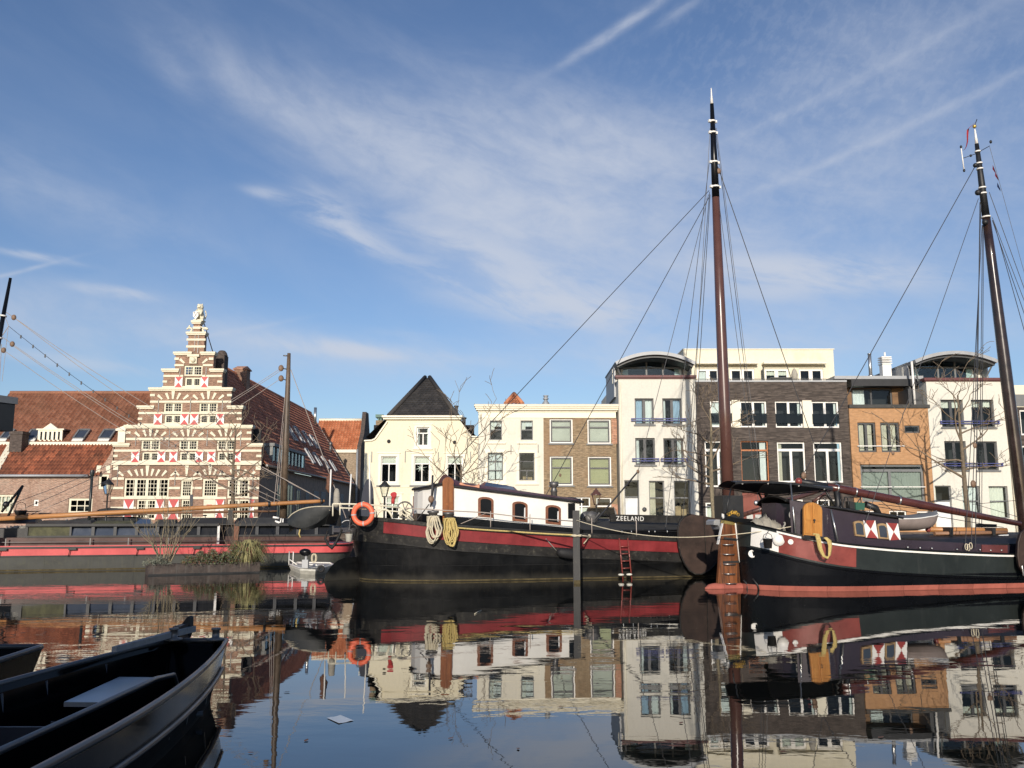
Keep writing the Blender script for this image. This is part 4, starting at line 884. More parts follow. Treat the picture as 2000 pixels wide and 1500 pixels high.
b.sphere((lx+.08, D+.02, z0+1.02), .235, 8, sq=(1, .95, 1.0)); b.sphere((lx+.07, D-.08, z0+1.05), .16, 7); b.box((lx-.02, D-.28, z0+.94), (lx+.15, D-.1, z0+1.05))
for s in (-1, 1):
    b.sphere((lx+.08+s*.14, D+.0, z0+1.21), .06, 5); b.tube([(lx+.06+s*.17, D+.02, z0+.8), (lx+.0+s*.19, D-.12, z0+.55), (lx-.02+s*.17, D-.16, z0+.42)], [.10, .085, .07], 7); b.tube([(lx+.06+s*.2, D+.2, z0+.35), (lx+.04+s*.22, D-.1, z0+.12)], [.14, .08], 7)
b.tube([(lx+.3, D+.4, z0+.2), (lx+.4, D+.42, z0+.5), (lx+.32, D+.4, z0+.85)], [.05, .04, .06], 6); b.build('lion', 'stone_cream', lion, world=True)
b = MB(); o_ = [(lx-.33, z0+.62), (lx+.05, z0+.66), (lx+.06, z0+.32), (lx-.12, z0+.08), (lx-.32, z0+.30)]; b.plate(o_, [], D-.24, D-.18)
for s in (-1, 1): b.beam((lx-.13-s*.11, D-.25, z0+.22), (lx-.13+s*.11, D-.25, z0+.55), .035, .03, up=(0, 1, 0), mi=1); b.box((lx-.13+s*.11-.05, D-.265, z0+.52), (lx-.13+s*.11+.05, D-.24, z0+.60), 1); b.fix = True
b.build('shield', ['white_paint', 'dark_steel'], lion, world=True)
b = MB(); b.tube([W(392, 622, D)+Vector((0, .5, 0)), W(409, 688, D)+Vector((0, .9, 0))], .035, 6); b.build('stay_rod', 'wire_dark', root, world=True)
# long tiled roof running back, eave above the dark side wall
EX, EZ, RX, RZ, YA, YB = -17.35, 5.75, -22.3, 13.55, D+.45, 97.5
b = MB(); pantiles(b, (EX, YA, EZ), (0, YB-YA, 0), (RX-EX, 0, RZ-EZ), 100, 24, .06, .07)
b.quad((RX, YA, RZ), (RX, YB, RZ), (2*RX-EX, YB, EZ), (2*RX-EX, YA, EZ))
b.tube([(RX, YA, RZ+.03), (RX, YB, RZ+.03)], .14, 8); b.build('roof', 'tiles_side', root, world=True)
N = Vector((RZ-EZ, 0, EX-RX)).normalized(); N = -N if N.z < 0 else N; UP = Vector((RX-EX, 0, RZ-EZ)).normalized()
def roofhit(px, py):
    d = ray(px, py); o = Vector((0, 0, CAMZ)); return o + d*((Vector((EX, YA, EZ))-o).dot(N)/d.dot(N))
for px, py, w, hgt in ((576, 862, 1.0, 1.7), (591, 866, 1.0, 1.7), (606, 872, 1.0, 1.6), (619, 877, 1.0, 1.5), (611, 906, .9, 1.5), (625, 911, .9, 1.4), (640, 916, .9, 1.3), (654, 921, .9, 1.2)):
    p = roofhit(px, py); b = MB(); a = Vector((0, w, 0)); vv = [p+N*.12-a/2, p+N*.12+a/2, p+N*.12+a/2+UP*hgt, p+N*.12-a/2+UP*hgt]
    for i in range(4): b.beam(vv[i], vv[(i+1) % 4], .12, .20, up=N)
    sk = b.build('skylight', 'zinc', root, world=True); MB().quad(*[v+N*.03 for v in vv]).build('pane', 'solar', sk, world=True)
b = MB(); b.beam((EX, YB, EZ), (RX, YB, RZ), .3, .2, up=N); b.build('verge', 'cream_paint', root, world=True)
b = MB(); b.tube([(EX+.12, YA, EZ-.05), (EX+.12, YB, EZ-.05)], .09, 8); b.build('gutter', 'dark_steel', root, world=True)
p = roofhit(615, 830); b = MB(); b.tube([p, p+Vector((0, 0, 1.9))], .16, 10); b.build('flue_pipe', 'steel', root, world=True)
p = roofhit(645, 885); b = MB(); b.tube([p, p+Vector((0, 0, .9))], .14, 8); b.lathe([(.2, .9), (.22, 1.1), (.05, 1.25)], p, 8); b.build('roof_vent', 'dark_steel', root, world=True)
for (r, Y, mt_) in (((420, 693, 437.5, 735), D+1.3, 'dark_brick'), ((457, 722, 482, 752), D+8.5, 'gable_brick')):
    x0, z0, x1, z1 = rect_w(Y, r); b = MB(); b.box((x0, Y, z0-.8), (x1, Y+.9, z1)); ch = b.build('chimney', mt_, root, world=True)
    if Y > D+5: b = MB(); b.box((x0-.1, Y-.1, z1), (x1+.1, Y+1, z1+.08)); b.add([(x0-.1, Y-.1, z1+.08), (x1+.1, Y-.1, z1+.08), (x1+.1, Y+1, z1+.08), (x0-.1, Y+1, z1+.08), (x0+.1, Y+.45, z1+.36), (x1-.1, Y+.45, z1+.36)], [(0, 1, 5, 4), (1, 2, 5), (2, 3, 4, 5), (3, 0, 4)]); b.build('chimney_cap', 'red_patch_brick', ch, world=True)
    else: b = MB(); b.lathe([(.01, .42), (.2, .38), (.34, .22), (.42, 0)], ((x0+x1)/2, Y+.45, z1), 10); b.build('chimney_cap', 'dark_brick', ch, world=True)
# the dormer at the eave
b = MB(); dx0, dx1, dy0, dy1, dz0, dz1 = -19.6, -17.45, 64.6, 75.0, EZ+.05, 7.25
b.box((dx0, dy0, dz1), (dx1+.12, dy1, dz1+.22)); b.add([(dx1, dy0+.1, dz0), (dx1, dy0+.1, dz1), (dx0+.9, dy0+.1, dz1)], [(0, 1, 2)])
n = 9
for i in range(n+1): yy = dy0+.1+(dy1-dy0-.3)*i/n; b.box((dx1-.06, yy-.06, dz0), (dx1, yy+.06, dz1))
dm = b.build('dormer', 'timber_grey', root, world=True); MB().box((dx1-.10, dy0+.1, dz0), (dx1-.07, dy1-.2, dz1)).build('pane', 'glass', dm, world=True); MB().box((dx0+.4, dy0+.2, dz0), (dx1-.2, dy1-.3, dz1)).build('reflection_backing', 'zinc', dm, world=True)  # pale backing put behind the glass to imitate reflected sky
MB().box((-17.9, D+.45, zb), (-17.6, YB, EZ-.1)).build('side_wall', 'timber_dark', root, world=True)
def sidehit(px, py): d = ray(px, py); t_ = -17.6/d.x; return Vector((-17.6, d.y*t_, CAMZ+d.z*t_))
for px0, px1, y0, nm in ((541, 549.5, 944, 'side_window'), (560, 572.5, 944, 'side_window'), (579, 586, 955, 'side_window'), (597, 603, 957, 'side_door'), (612.5, 621, 959, 'side_door'), (627, 635, 960, 'side_door'), (642, 648, 962, 'side_door'), (665, 670, 965, 'side_door')):
    a, c = sidehit(px0, y0), sidehit(px1, y0); b = MB(); zt_ = a.z; zl = zb+.9 if nm == 'side_window' else zb
    for yy in (a.y, c.y): b.box((-17.62, yy-.08, zl), (-17.54, yy+.08, zt_))
    b.box((-17.62, a.y, zt_-.12), (-17.545, c.y, zt_)); b.box((-17.62, a.y, zl), (-17.545, c.y, zl+.1)); b.box((-17.61, a.y, (zl+zt_)/2-.05), (-17.55, c.y, (zl+zt_)/2+.05)); b.box((-17.61, (a.y+c.y)/2-.05, zl), (-17.55, (a.y+c.y)/2+.05, zt_))
    w_ = b.build(nm, 'timber_grey', root, world=True)
    MB().box((-17.60, a.y, zl), (-17.58, c.y, zt_)).build('pane' if nm == 'side_window' else 'door_leaf', 'glass_dark' if nm == 'side_window' else 'timber_grey', w_, world=True)
interior(root, D, XB0, XB1, zb, W(370, 835, D).z, 1.0)

# ---- brick wing with the two tiled roofs, left of the gable
XL = -40.0; XR = XB0-.02
root = house('brick_wing', 'low red brick building under two orange tiled roofs left of the stepped gable', 'house', D, XL, XR); hl = []
window(root, D, (133, 973, 180, 1003), 'stone_cream', .16, v=(.345, .665), h=(.5,), mt=.06, holes=hl, rec=.08)
window(root, D, (192, 926, 212, 955), 'stone_cream', .16, holes=hl, rec=.08); window(root, D, (65.5, 976, 75, 988), 'white_paint', .10, holes=hl, rec=.05)
window(root, D, (-8, 966, 27, 1003), 'stone_cream', .14, v=(.27, .5, .75), h=(.45,), mt=.07, holes=hl, rec=.08, cur=[cw(.05, .95, 'blind')])
zr = W(90, 929, D).z; crv = PX(D, [(181, 929), (189, 921), (199, 911), (208, 899), (216, 886), (223, 871)]); crv[-1] = (XR, crv[-1][1])
MB().plate([(XL, zb), (XR, zb)]+crv[::-1]+[(XL, zr)], hl, D, D+.35).build('wall', 'wing_brick', root, world=True)
interior(root, D, XL, XR, zb, zr, 1.0)
b = MB()
for s in (-1, 1):
    p = W(202+s*11, 917, D); b.plate([(p.x-.16-s*.1, p.z+.28), (p.x+.16-s*.1, p.z+.28), (p.x+.12, p.z-.25), (p.x-.12, p.z-.25)], [], D-.03, D+.02)
b.build('arch_stone', 'stone_cream', root, world=True)
b = MB(); zE, zT, yT = zr+.05, W(90, 866, D+3.0).z, D+3.0; xe = W(200, 900, D).x
pantiles(b, (XL, D-.2, zE), (xe-XL, 0, 0), (0, yT-D+.2, zT-zE), 50, 9, .085, .08); 
xe2 = XR+.4; pantiles(b, (xe, D+1.0, zE+(zT-zE)*.40), (xe2-xe, 0, 0), (0, (yT-D)*.64, (zT-zE)*.60), 4, 5, .085, .08); b.build('lower_roof', 'tiles_low', root, world=True)
b = MB(); b.tube([(XL, D-.3, zr-.02), (W(176, 929, D).x, D-.3, zr-.02)], .10, 8); b.build('gutter', 'zinc', root, world=True)
b = MB(); zE2 = W(150, 863.5, D+3.2).z; yR = D+8.0; zR = W(150, 768.5, yR).z
pantiles(b, (XL, D+3.0, zE2), (-23.2-XL, 0, 0), (0, yR-D-3.0, zR-zE2), 52, 19, .075, .07); b.tube([(XL, yR, zR+.06), (-23.2, yR, zR+.06)], .15, 8)
b.quad((XL, yR, zR), (-23.2, yR, zR), (-23.2, yR+5, zE2), (XL, yR+5, zE2)); b.build('upper_roof', 'tiles_left', root, world=True)
b = MB(); b.box((XL, D+2.75, zE2-.25), (xe2-1.0, D+3.1, zE2-.02)); b.build('eave_board', 'cream_paint', root, world=True)
RN = Vector((0, -(zR-zE2), yR-D-3.0)).normalized(); RU = Vector((0, yR-D-3.0, zR-zE2)).normalized()
def wroof(px, py): d = ray(px, py); o = Vector((0, 0, CAMZ)); return o+d*((Vector((0, D+3.0, zE2))-o).dot(RN)/d.dot(RN))
for q in ((0, 19), (49, 75), (143, 168), (193, 219)):
    p0, p1 = wroof(q[0]+1, 859.5), wroof(q[1]-3, 859.5); p2 = wroof(q[1]+2, 842.5); p3 = Vector((p0.x, p2.y, p2.z)); p2 = Vector((p1.x, p2.y, p2.z)); vv = [v+RN*.14 for v in (p0, p1, p2, p3)]
    b = MB()
    for i in range(4): b.beam(vv[i], vv[(i+1) % 4], .12, .14, up=RN)
    sk = b.build('skylight', 'grey_frame', root, world=True); MB().quad(*[v+RN*.02 for v in vv]).build('pane', 'solar', sk, world=True)
    b = MB(); b.beam(vv[0]-RU*.18, vv[1]-RU*.18, .26, .08, up=RN); b.build('flashing', 'white_paint', sk, world=True)
Yd = D+3.1; x0, z0, x1, z1 = rect_w(Yd, (77, 840, 120, 862)); b = MB()
for i in range(6): xx = x0+(x1-x0)*i/5; b.box((xx-.09, Yd-.06, z0), (xx+.09, Yd+.04, z1))
b.box((x0-.09, Yd-.055, z0-.1), (x1+.09, Yd+.05, z0+.1)); b.box((x0-.09, Yd-.05, z1-.12), (x1+.09, Yd+.05, z1)); xm_ = (x0+x1)/2
b.plate([(x0-.2, z1), (x1+.2, z1), (x1+.2, z1+.1), (xm_+.55, z1+.1), (xm_, z1+.5), (xm_-.55, z1+.1), (x0-.2, z1+.1)], [], Yd-.12, Yd+.1)
dm = b.build('dormer', 'cream_paint', root, world=True); MB().box((x0, Yd+.01, z0), (x1, Yd+.02, z1)).build('pane', 'glass_dark', dm, world=True)
b = MB(); b.box((x0, Yd+.1, z0), (x0+.08, Yd+1.4, z1)); b.box((x1-.08, Yd+.1, z0), (x1, Yd+1.4, z1)); b.box((x0-.2, Yd+.1, z1), (x1+.2, Yd+1.6, z1+.1)); b.build('dormer_cheek', 'dark_frame', dm, world=True)
b = MB(); x0, z0, x1, z1 = rect_w(D+3.2, (237, 843, 249, 866)); b.box((x0, D+2.6, z0), (x1+.3, D+2.75, z1)); b.box((x0-.15, D+2.5, z1), (x1+.3, D+3.3, z1+.12)); b.add([(x0-.2, D+2.5, z1+.12), (x1+.3, D+2.5, z1+.12), (x1+.3, D+2.5, z1+.5)], [(0, 1, 2)]); b.build('dormer', 'cream_paint', root, world=True)
Y = D+1.9; x0, z0, x1, z1 = rect_w(Y, (19, 842, 43, 872)); b = MB(); b.box((x0, Y, z0-.4), (x1, Y+.9, z1)); b.box((x0-.06, Y-.06, z1-.22), (x1+.06, Y+.96, z1-.05)); b.build('chimney', 'dark_brick', root, world=True)
b = MB(); p, q = W(-6, 918, D+.2), W(23, 867, D+2.9); b.beam(p, q, .42, .2); b.build('verge', 'cream_paint', root, world=True)

# ---- dark-gabled house with the bright tiled roof, behind the end of the long roof
Y0 = 99.5; root = thing('dark_gable_house', 'small house with bright orange tiles and a dark shaped gable beside the yellow house', 'house', (-20, Y0, QZ))
x0, x1 = W(610, 850, Y0).x, W(699, 850, Y0).x; ze = W(670, 878, Y0).z; yr = Y0+3.4; zrr = W(660, 821, yr).z
b = MB(); pantiles(b, (x0, Y0, ze), (x1-x0, 0, 0), (0, yr-Y0, zrr-ze), 16, 13, .09, .08); b.build('roof', 'tiles_orange', root, world=True)
b = MB(); b.tube([(x0, yr, zrr+.05), (x1, yr, zrr+.05)], .18, 8); b.box((x0, Y0-.1, ze-.35), (x1, Y0+.1, ze-.02)); b.build('eave_board', 'cream_paint', root, world=True)
MB().box((x0, Y0+.12, zb), (x1, Y0+.5, ze-.1)).build('wall', 'grey_brick', root, world=True)
prof = [(Y0-.3, zb), (Y0-.3, ze+.4), (Y0+.4, ze+.9), (Y0+1.5, ze+2.0), (Y0+2.3, zrr+.2), (Y0+2.6, zrr+.9), (yr+.9, zrr+.9), (yr+1.2, zrr+.2), (yr+2.2, ze+2), (yr+3.5, ze+.6), (yr+3.5, zb)]
T = lambda a, y, c: (y, a, c)
MB().plate(prof, [], x1, x1+.45, T=T).build('gable_wall', 'dark_brick', root, world=True)
b = MB()
for yy, za, zb2 in ((Y0+2.2, 9.2, 10.6), (Y0+1.2, 5.4, 7.4), (Y0+3.2, 5.4, 7.4), (Y0+1.2, 2.6, 4.4), (Y0+3.2, 2.6, 4.4)): b.box((x1+.44, yy, za), (x1+.49, yy+1.0, zb2))
b.build('window', 'timber_grey', root, world=True); b = MB(); b.tube([(x1+.05, Y0-.35, zb), (x1+.05, Y0-.35, ze)], .12, 8); b.build('drain_pipe', 'zinc', root, world=True)

# ---- dark cabin on a post at the left-hand edge
Yc = 30.0; xr_ = W(33, 790, Yc+.8).x; zt_, zb_ = W(20, 770, Yc).z, W(20, 838, Yc).z
root = thing('lookout_cabin', 'dark windowless cabin with a grey roof fascia high up at the left edge', 'cabin', (xr_-2, Yc, 0))
b = MB(); b.add([(xr_-4.5, Yc-2.4, zb_), (xr_-.95, Yc-1.2, zb_), (xr_-.06, Yc+.8, zb_), (xr_-3.5, Yc+2, zb_), (xr_-4.5, Yc-2.4, zt_-.1), (xr_-.95, Yc-1.2, zt_-.1), (xr_-.06, Yc+.8, zt_-.1), (xr_-3.5, Yc+2, zt_-.1)], [(0, 3, 2, 1), (4, 5, 6, 7), (0, 1, 5, 4), (1, 2, 6, 5), (2, 3, 7, 6), (3, 0, 4, 7)]); b.build('wall', 'cabin_dark', root, world=True)
b = MB(); o_ = [(xr_-4.6, Yc-2.5), (xr_-.93, Yc-1.3), (xr_, Yc+.85), (xr_-3.5, Yc+2.1)]; b.add([(x, y, zt_-.24) for x, y in o_]+[(x, y, zt_+(.0 if i in (1, 2) else .25)) for i, (x, y) in enumerate(o_)], [(0, 3, 2, 1), (4, 5, 6, 7), (0, 1, 5, 4), (1, 2, 6, 5), (2, 3, 7, 6), (3, 0, 4, 7)]); b.build('roof', 'fascia_grey', root, world=True)
b = MB(); b.tube([(xr_-3.0, Yc, -1), (xr_-3.0, Yc, zb_)], .22, 12); b.build('post', 'pile_grey', root, world=True)

# ---- unseen building added behind the camera, sized to shade the punts
root = thing('shade_building', 'unseen long brick building added behind the viewer to shade the punts', 'building', (-37, -14, .42)); hl = []; xs0, xs1, hz = -69.8, -5.8, 9.2
for i in range(16):
    for z_ in (1.6, 4.6): xx = xs0+1.6+i*4.0; hl.append([(xx, z_), (xx+1.3, z_), (xx+1.3, z_+1.9), (xx, z_+1.9)])
MB().plate([(xs0, .42), (xs1, .42), (xs1, hz), (xs0, hz)], hl, -14.3, -14.0).build('wall', 'wing_brick', root, world=True)
for h4 in hl:
    b = MB(); (a, z0), (c, z1) = h4[0], h4[2]; b.box((a, -14.22, z0), (c, -14.12, z0+.08)); b.box((a, -14.22, z1-.08), (c, -14.12, z1)); b.box((a, -14.22, z0), (a+.08, -14.12, z1)); b.box((c-.08, -14.22, z0), (c, -14.12, z1)); b.box(((a+c)/2-.03, -14.22, z0), ((a+c)/2+.03, -14.12, z1)); b.box((a+.04, -14.18, z0+.04), (c-.04, -14.17, z1-.04), 1)
    b.build('window', ['white_paint', 'room_dark'], root, world=True)
MB().box((xs0, -18, .42), (xs1, -14.31, hz)).build('rear_wall', 'wing_brick', root, world=True)
MB().box((xs0, -18.2, hz+.003), (xs1, -13.9, hz+.35)).build('roof', 'deck_grey', root, world=True)
# ---------------------------------------------------------------- boats
def lerpt(tab):
    def f(x):
        if x <= tab[0][0]: return tab[0][1]
        for (a, u), (c, v) in zip(tab, tab[1:]):
            if x <= c:
                s = (x-a)/(c-a); return u+(v-u)*s
        return tab[-1][1]
    def g(x): return (f(x-.35)+f(x)*2+f(x+.35))/4
    return g
def ee(u, n): u = max(0.0, min(1.0, u)); return (1-(1-u)**n)**(1/n)
class Hull:
    def __init__(s, L0, L1, hb, q0, q1, n0, n1, zr, rake0=.3, rake1=.6, fl=.10, tum=0.0):
        s.L0, s.L1, s.hb, s.q0, s.q1, s.n0, s.n1, s.zr, s.r0, s.r1, s.fl = L0, L1, hb, q0, q1, n0, n1, zr, rake0, rake1, fl
    def side(s, x, z):              # half-breadth at station x and height z
        t = max(-.3, min(1.0, z/max(.3, s.zr(x)))); a = s.L0-s.r0*t; c = s.L1+s.r1*t
        return s.hb*(1-s.fl*(1-t)**2)*ee((x-a)/s.q0, s.n0)*ee((c-x)/s.q1, s.n1)
    def ring(s, zf, N=44, off=0.0):
        z0 = zf(s.L0); t = max(-.3, min(1, z0/max(.3, s.zr(s.L0)))); a = s.L0-s.r0*t
        z1 = zf(s.L1); t1 = max(-.3, min(1, z1/max(.3, s.zr(s.L1)))); c = s.L1+s.r1*t1
        xs = [a+(c-a)*(.5-.5*math.cos(PI*i/N)) for i in range(N+1)]
        near = [(x, -s.side(x, zf(x))-off, zf(x)) for x in xs]; far = [(x, s.side(x, zf(x))+off, zf(x)) for x in xs[1:-1]][::-1]
        return near+far
    def shell(s, levels, mats, N=44):
        b = MB(); rings = [s.ring(z, N, o) for z, o in levels]
        for i in range(len(rings)-1): b.grid(rings[i:i+2], mats[i], True, closed=True)
        return b
    def deck(s, zf, N=44, inset=.06):
        xs = [s.L0-s.r0+.05+(s.L1+s.r1-s.L0+s.r0-.1)*(.5-.5*math.cos(PI*i/N)) for i in range(N+1)]; b = MB()
        b.grid([[(x, -max(.01, s.side(x, s.zr(x))-inset), zf(x)) for x in xs], [(x, max(.01, s.side(x, s.zr(x))-inset), zf(x)) for x in xs]]); return b
    def strake(s, b, x0, x1, top, bot, off, n=24, mi=0, both=False, ends=True):
        for sg in ((-1, 1) if both else (-1,)):
            rows = [[], [], [], []]
            for i in range(n+1):
                x = x0+(x1-x0)*i/n; za, zb_ = s.zr(x)+top, s.zr(x)+bot
                ya, yb_ = s.side(x, za), s.side(x, zb_)
                rows[0].append((x, sg*(ya-.02), za)); rows[1].append((x, sg*(ya+off), za)); rows[2].append((x, sg*(yb_+off), zb_)); rows[3].append((x, sg*(yb_-.02), zb_))
            b.grid(rows, mi, False); b.fix = True
        return b
def slab(b, root, quad, yl, th, mi=0):  # a flat panel whose near face shows the four picture points at local y = yl
    p = [hit(root, x, y, yl) for x, y in quad]; q = [v+Vector((0, th, 0)) for v in p]; n = len(p)
    b.add(p+q, [tuple(range(n))[::-1], tuple(range(n, 2*n))]+[(i, (i+1) % n, n+(i+1) % n, n+i) for i in range(n)], mi); b.fix = True; return b
def arch(px0, px1, y0, y1, dy=0.0, rise=.5, n=8):     # arched outline in the picture: foot y1, spring below y0, sheared by dy
    w = px1-px0; o = [(px0, y1), (px0, y0+rise*w*.5)]
    for i in range(1, n): a = PI*i/n; o.append((px0+w/2-w/2*math.cos(a), y0+rise*w*.5-rise*w*.5*math.sin(a)))
    o += [(px1, y0+rise*w*.5), (px1, y1)]
    return [(x, y+dy*(x-px0)/w) for x, y in o]
def wire(b, p, q, r=.012, drop=0.0, n=4): b.tube(sag(p, q, drop, 8) if drop else [p, q], r, n, cap=False); return b
def block(b, p, r=.11): b.sphere(p, r, 5, sq=(1, .6, 1.25)); return b

# ==== red houseboat on the left
yaw = math.radians(17.0); hb = thing('houseboat', 'long low black houseboat with a red side band and window strip at the left', 'houseboat', (-20.17, 36.4, 0), yaw)
zr = lerpt([(-12, .97), (14, .97)]); H = Hull(-11.0, 13.3, 2.3, 2.5, 1.3, 2.2, 2.6, zr, .2, .35, .03)
mats = ['barge_grey', 'algae', 'barge_pink_red', 'strake_black']
b = H.shell([(lambda x: -.5, 0), (lambda x: .02, 0), (lambda x: .025, .003), (lambda x: .08, .004), (lambda x: .55, 0), (lambda x: .552, .03), (lambda x: .60, .03), (lambda x: .601, .008), (lambda x: .86, .008), (lambda x: .861, .045), (lambda x: .93, .045), (lambda x: .931, 0), (lambda x: .97, 0)],
            [0, 1, 1, 0, 3, 3, 3, 2, 3, 3, 3, 2]); b.build('hull', mats, hb)
H.deck(lambda x: .93).build('deck', 'barge_pink_red', hb)
X = lambda px, py, yl=-1.75: hit(hb, px, py, yl).x
Zc = 1.80; c0, c1 = X(12, 1050)-9, 12.4; xb0 = X(50, 1040)
b = MB(); b.box((c0, -1.75, .93), (X(427, 1050), 1.75, 1.27)); b.box((X(459, 1050), -1.75, .93), (c1, 1.75, 1.27)); b.box((X(427, 1050), -1.3, .93), (X(459, 1050), 1.75, 1.27)); b.build('cabin_side', 'barge_brown', hb)
b = MB(); b.box((xb0, -1.80, 1.27), (X(427, 1040), -1.68, 1.34)); b.box((X(459, 1040), -1.80, 1.27), (c1, -1.68, 1.34)); b.box((xb0, -1.86, 1.70), (X(427, 1030), 1.8, Zc)); b.box((X(459, 1030), -1.86, 1.70), (c1, 1.8, Zc)); b.box((X(427, 1030), -1.5, 1.74), (X(459, 1030), 1.8, Zc-.01))
b.box((xb0, 1.6, 1.27), (c1, 1.7, 1.7)); b.box((xb0-.02, -1.79, 1.34), (xb0+.08, -1.66, 1.70)); b.box((xb0-9, -1.2, 1.27), (xb0-.02, 1.7, 1.62)); b.build('cabin_frame', 'strake_black', hb)
b = MB(); b.box((xb0+.08, -1.74, 1.34), (X(137, 1035), -1.70, 1.70)); b.build('side_board', 'mossy_board', hb)
for a, c in ((139, 180), (184, 223), (227, 265), (269, 306), (310, 346), (350, 386), (390, 425), (462, 500), (504, 540), (544, 580), (584, 616), (620, 650)):
    xa_, xc_ = X(a, 1035), X(c, 1035); b = MB(); b.box((xa_-.05, -1.79, 1.34), (xa_+.02, -1.66, 1.70)); b.box((xc_-.02, -1.785, 1.34), (xc_+.03, -1.66, 1.70)); w_ = b.build('window', 'dark_frame', hb)
    b = MB(); b.quad((xa_+.02, -1.71, 1.34), (xc_-.02, -1.71, 1.34), (xc_-.02, -1.62, 1.70), (xa_+.02, -1.62, 1.70)); b.build('pane', 'solar' if a < 300 else 'gloss_black', w_)
b = MB(); xa_, xc_ = X(427, 1050), X(459, 1050); b.box((xa_-.06, -1.82, .97), (xa_+.03, -1.70, 1.72)); b.build('door_post', 'white_paint', hb); b = MB(); b.box((xc_-.05, -1.84, .97), (xc_+.13, -1.70, 1.78)); b.build('door_post', 'window_wood', hb)
b = MB(); b.box((xa_, -1.28, .95), (xc_, -1.25, 1.74)); b.build('doorway', 'room_dark', hb)
b = MB(); b.tube([(c0, -1.95, 1.10), (c1, -1.95, 1.10)], .018, 6)
for px in (14, 178, 252, 330): x_ = X(px, 1055); b.box((x_-.02, -1.97, .95), (x_+.02, -1.93, 1.24))
b.build('hand_rail', 'dark_steel', hb)
b = MB()
for px in (6, 142, 274, 385): x_ = hit(hb, px, 1075, -2.36).x; b.box((x_-.15, -2.42, .80), (x_+.13, -2.3, .88)); b.tube([(x_-.1, -2.38, .8), (x_-.14, -2.37, .56)], .015, 5)
b.build('fender_eye', 'strake_black', hb)
# cabin top: slanting covers, panels, boxes
def roofbox(name, mat, px0, px1, y0, y1, yl, dep, slope=0.0):
    p, q = hit(hb, px0, y1, yl), hit(hb, px1, y0, yl); b = MB(); zt_ = q.z
    b.add([(p.x, yl, Zc), (q.x, yl, Zc), (q.x, yl+dep, Zc), (p.x, yl+dep, Zc), (p.x+.15, yl+slope, zt_), (q.x-.1, yl+slope, zt_), (q.x-.1, yl+dep, zt_), (p.x+.15, yl+dep, zt_)], [(0, 1, 5, 4), (1, 2, 6, 5), (2, 3, 7, 6), (3, 0, 4, 7), (4, 5, 6, 7)]); return b.build(name, mat, hb)
roofbox('roof_cover', 'canvas_black', -30, 70, 1014, 1022, -.9, 1.6, .5); roofbox('roof_cover', 'deck_grey', 70, 178, 1016, 1022, -1.2, 2, .7); roofbox('roof_hatch', 'mossy_board', 178, 262, 1017, 1022, -1.4, 2, .5)
roofbox('roof_panel', 'solar', 262, 296, 1014, 1022, -1.2, 1.0, .7); roofbox('roof_cover', 'deck_grey', 300, 345, 1015, 1022, -1.1, 1.8, .4); roofbox('roof_cover', 'canvas_grey', 346, 446, 1011, 1026, -1.2, 2.4, 1.0); roofbox('roof_cover', 'deck_grey', 456, 540, 1011, 1026, -1.2, 2.2, .9)
roofbox('roof_hatch', 'canvas_black', 545, 600, 1014, 1022, -1.0, 1.6, .3)
p = hit(hb, 450.5, 996, -1.3); b = MB(); b.box((p.x-.10, -1.4, Zc), (p.x+.10, -1.2, p.z)); b.build('post', 'pile_grey', hb)
# masts, spars and their lines
b = MB(); p, q = hit(hb, 553, 1012, 0), hit(hb, 564.5, 690, 0); b.tube([p, p.lerp(q, .5), p.lerp(q, .8), q], [.165, .135, .11, .075], 12); mm = b.build('mast', 'mast_old', hb)
b = MB(); b.tube([q-Vector((.25, 0, .12)), q-Vector((0, 0, .12))], .03, 6); t1, t2 = p.lerp(q, .90), p.lerp(q, .83)
blk = [hit(hb, 549, 719, -.1), hit(hb, 549, 739, -.1)]; [b.tube([t_, k_], .025, 5) for t_, k_ in zip((t1, t2), blk)]; b.build('mast_fitting', 'dark_steel', mm)
for k_ in blk: b = MB(); block(b, k_, .12).build('block', 'block_brown', mm)
b = MB(); R_ = lambda px, py, yl=0.0: hit(hb, px, py, yl)
wire(b, blk[0], R_(20, 985), .011, .5); wire(b, blk[0]-Vector((0, 0, .1)), R_(30, 1000), .011, .4); wire(b, blk[1], R_(60, 1005), .011, .4)
wire(b, R_(568, 722), R_(676, 1012, .5), .016); wire(b, R_(562, 745), R_(541, 960), .012); wire(b, R_(559, 760), R_(546, 965), .012); wire(b, R_(557, 770), R_(535, 985, -1), .012)
wire(b, R_(512, 912, -.4), R_(625, 974, -.4), .020); b.build('stay', 'wire_light', hb)
b = MB(); p, q = hit(hb, -12, 1014, -.6), hit(hb, 634, 978.5, -.6); b.tube([p, p.lerp(q, .3), p.lerp(q, .8), p.lerp(q, .97), q], [.092, .096, .092, .084, .066], 12); sp1 = b.build('pine_spar', 'pine_spar', hb)
b = MB()
for px in (516, 627): b = MB(); c = p.lerp(q, (px+12)/646); d = (q-p).normalized(); b.tube([c-d*.05, c+d*.05], .125, 12); b.tube([c, c-Vector((0, 0, .45))], .02, 5); b.build('spar_band', 'strake_black', sp1)
b = MB(); p, q = hit(hb, -10, 1006, .7), hit(hb, 541, 998.5, .7); b.tube([p, q], [.075, .05], 10); b.build('old_spar', 'spar_old', hb)
b = MB(); p, q = hit(hb, -70, 1020, .2), hit(hb, 20.5, 543, .2); b.tube([p, p.lerp(q, .6), q], [.15, .125, .06], 12); lm = b.build('mast', 'gloss_black', hb)
b = MB()
for f in (.838, .745): c = p.lerp(q, f); d = (q-p).normalized(); b.tube([c-d*.03, c+d*.03], .135, 10)
b.build('mast_band', 'white_paint', lm)
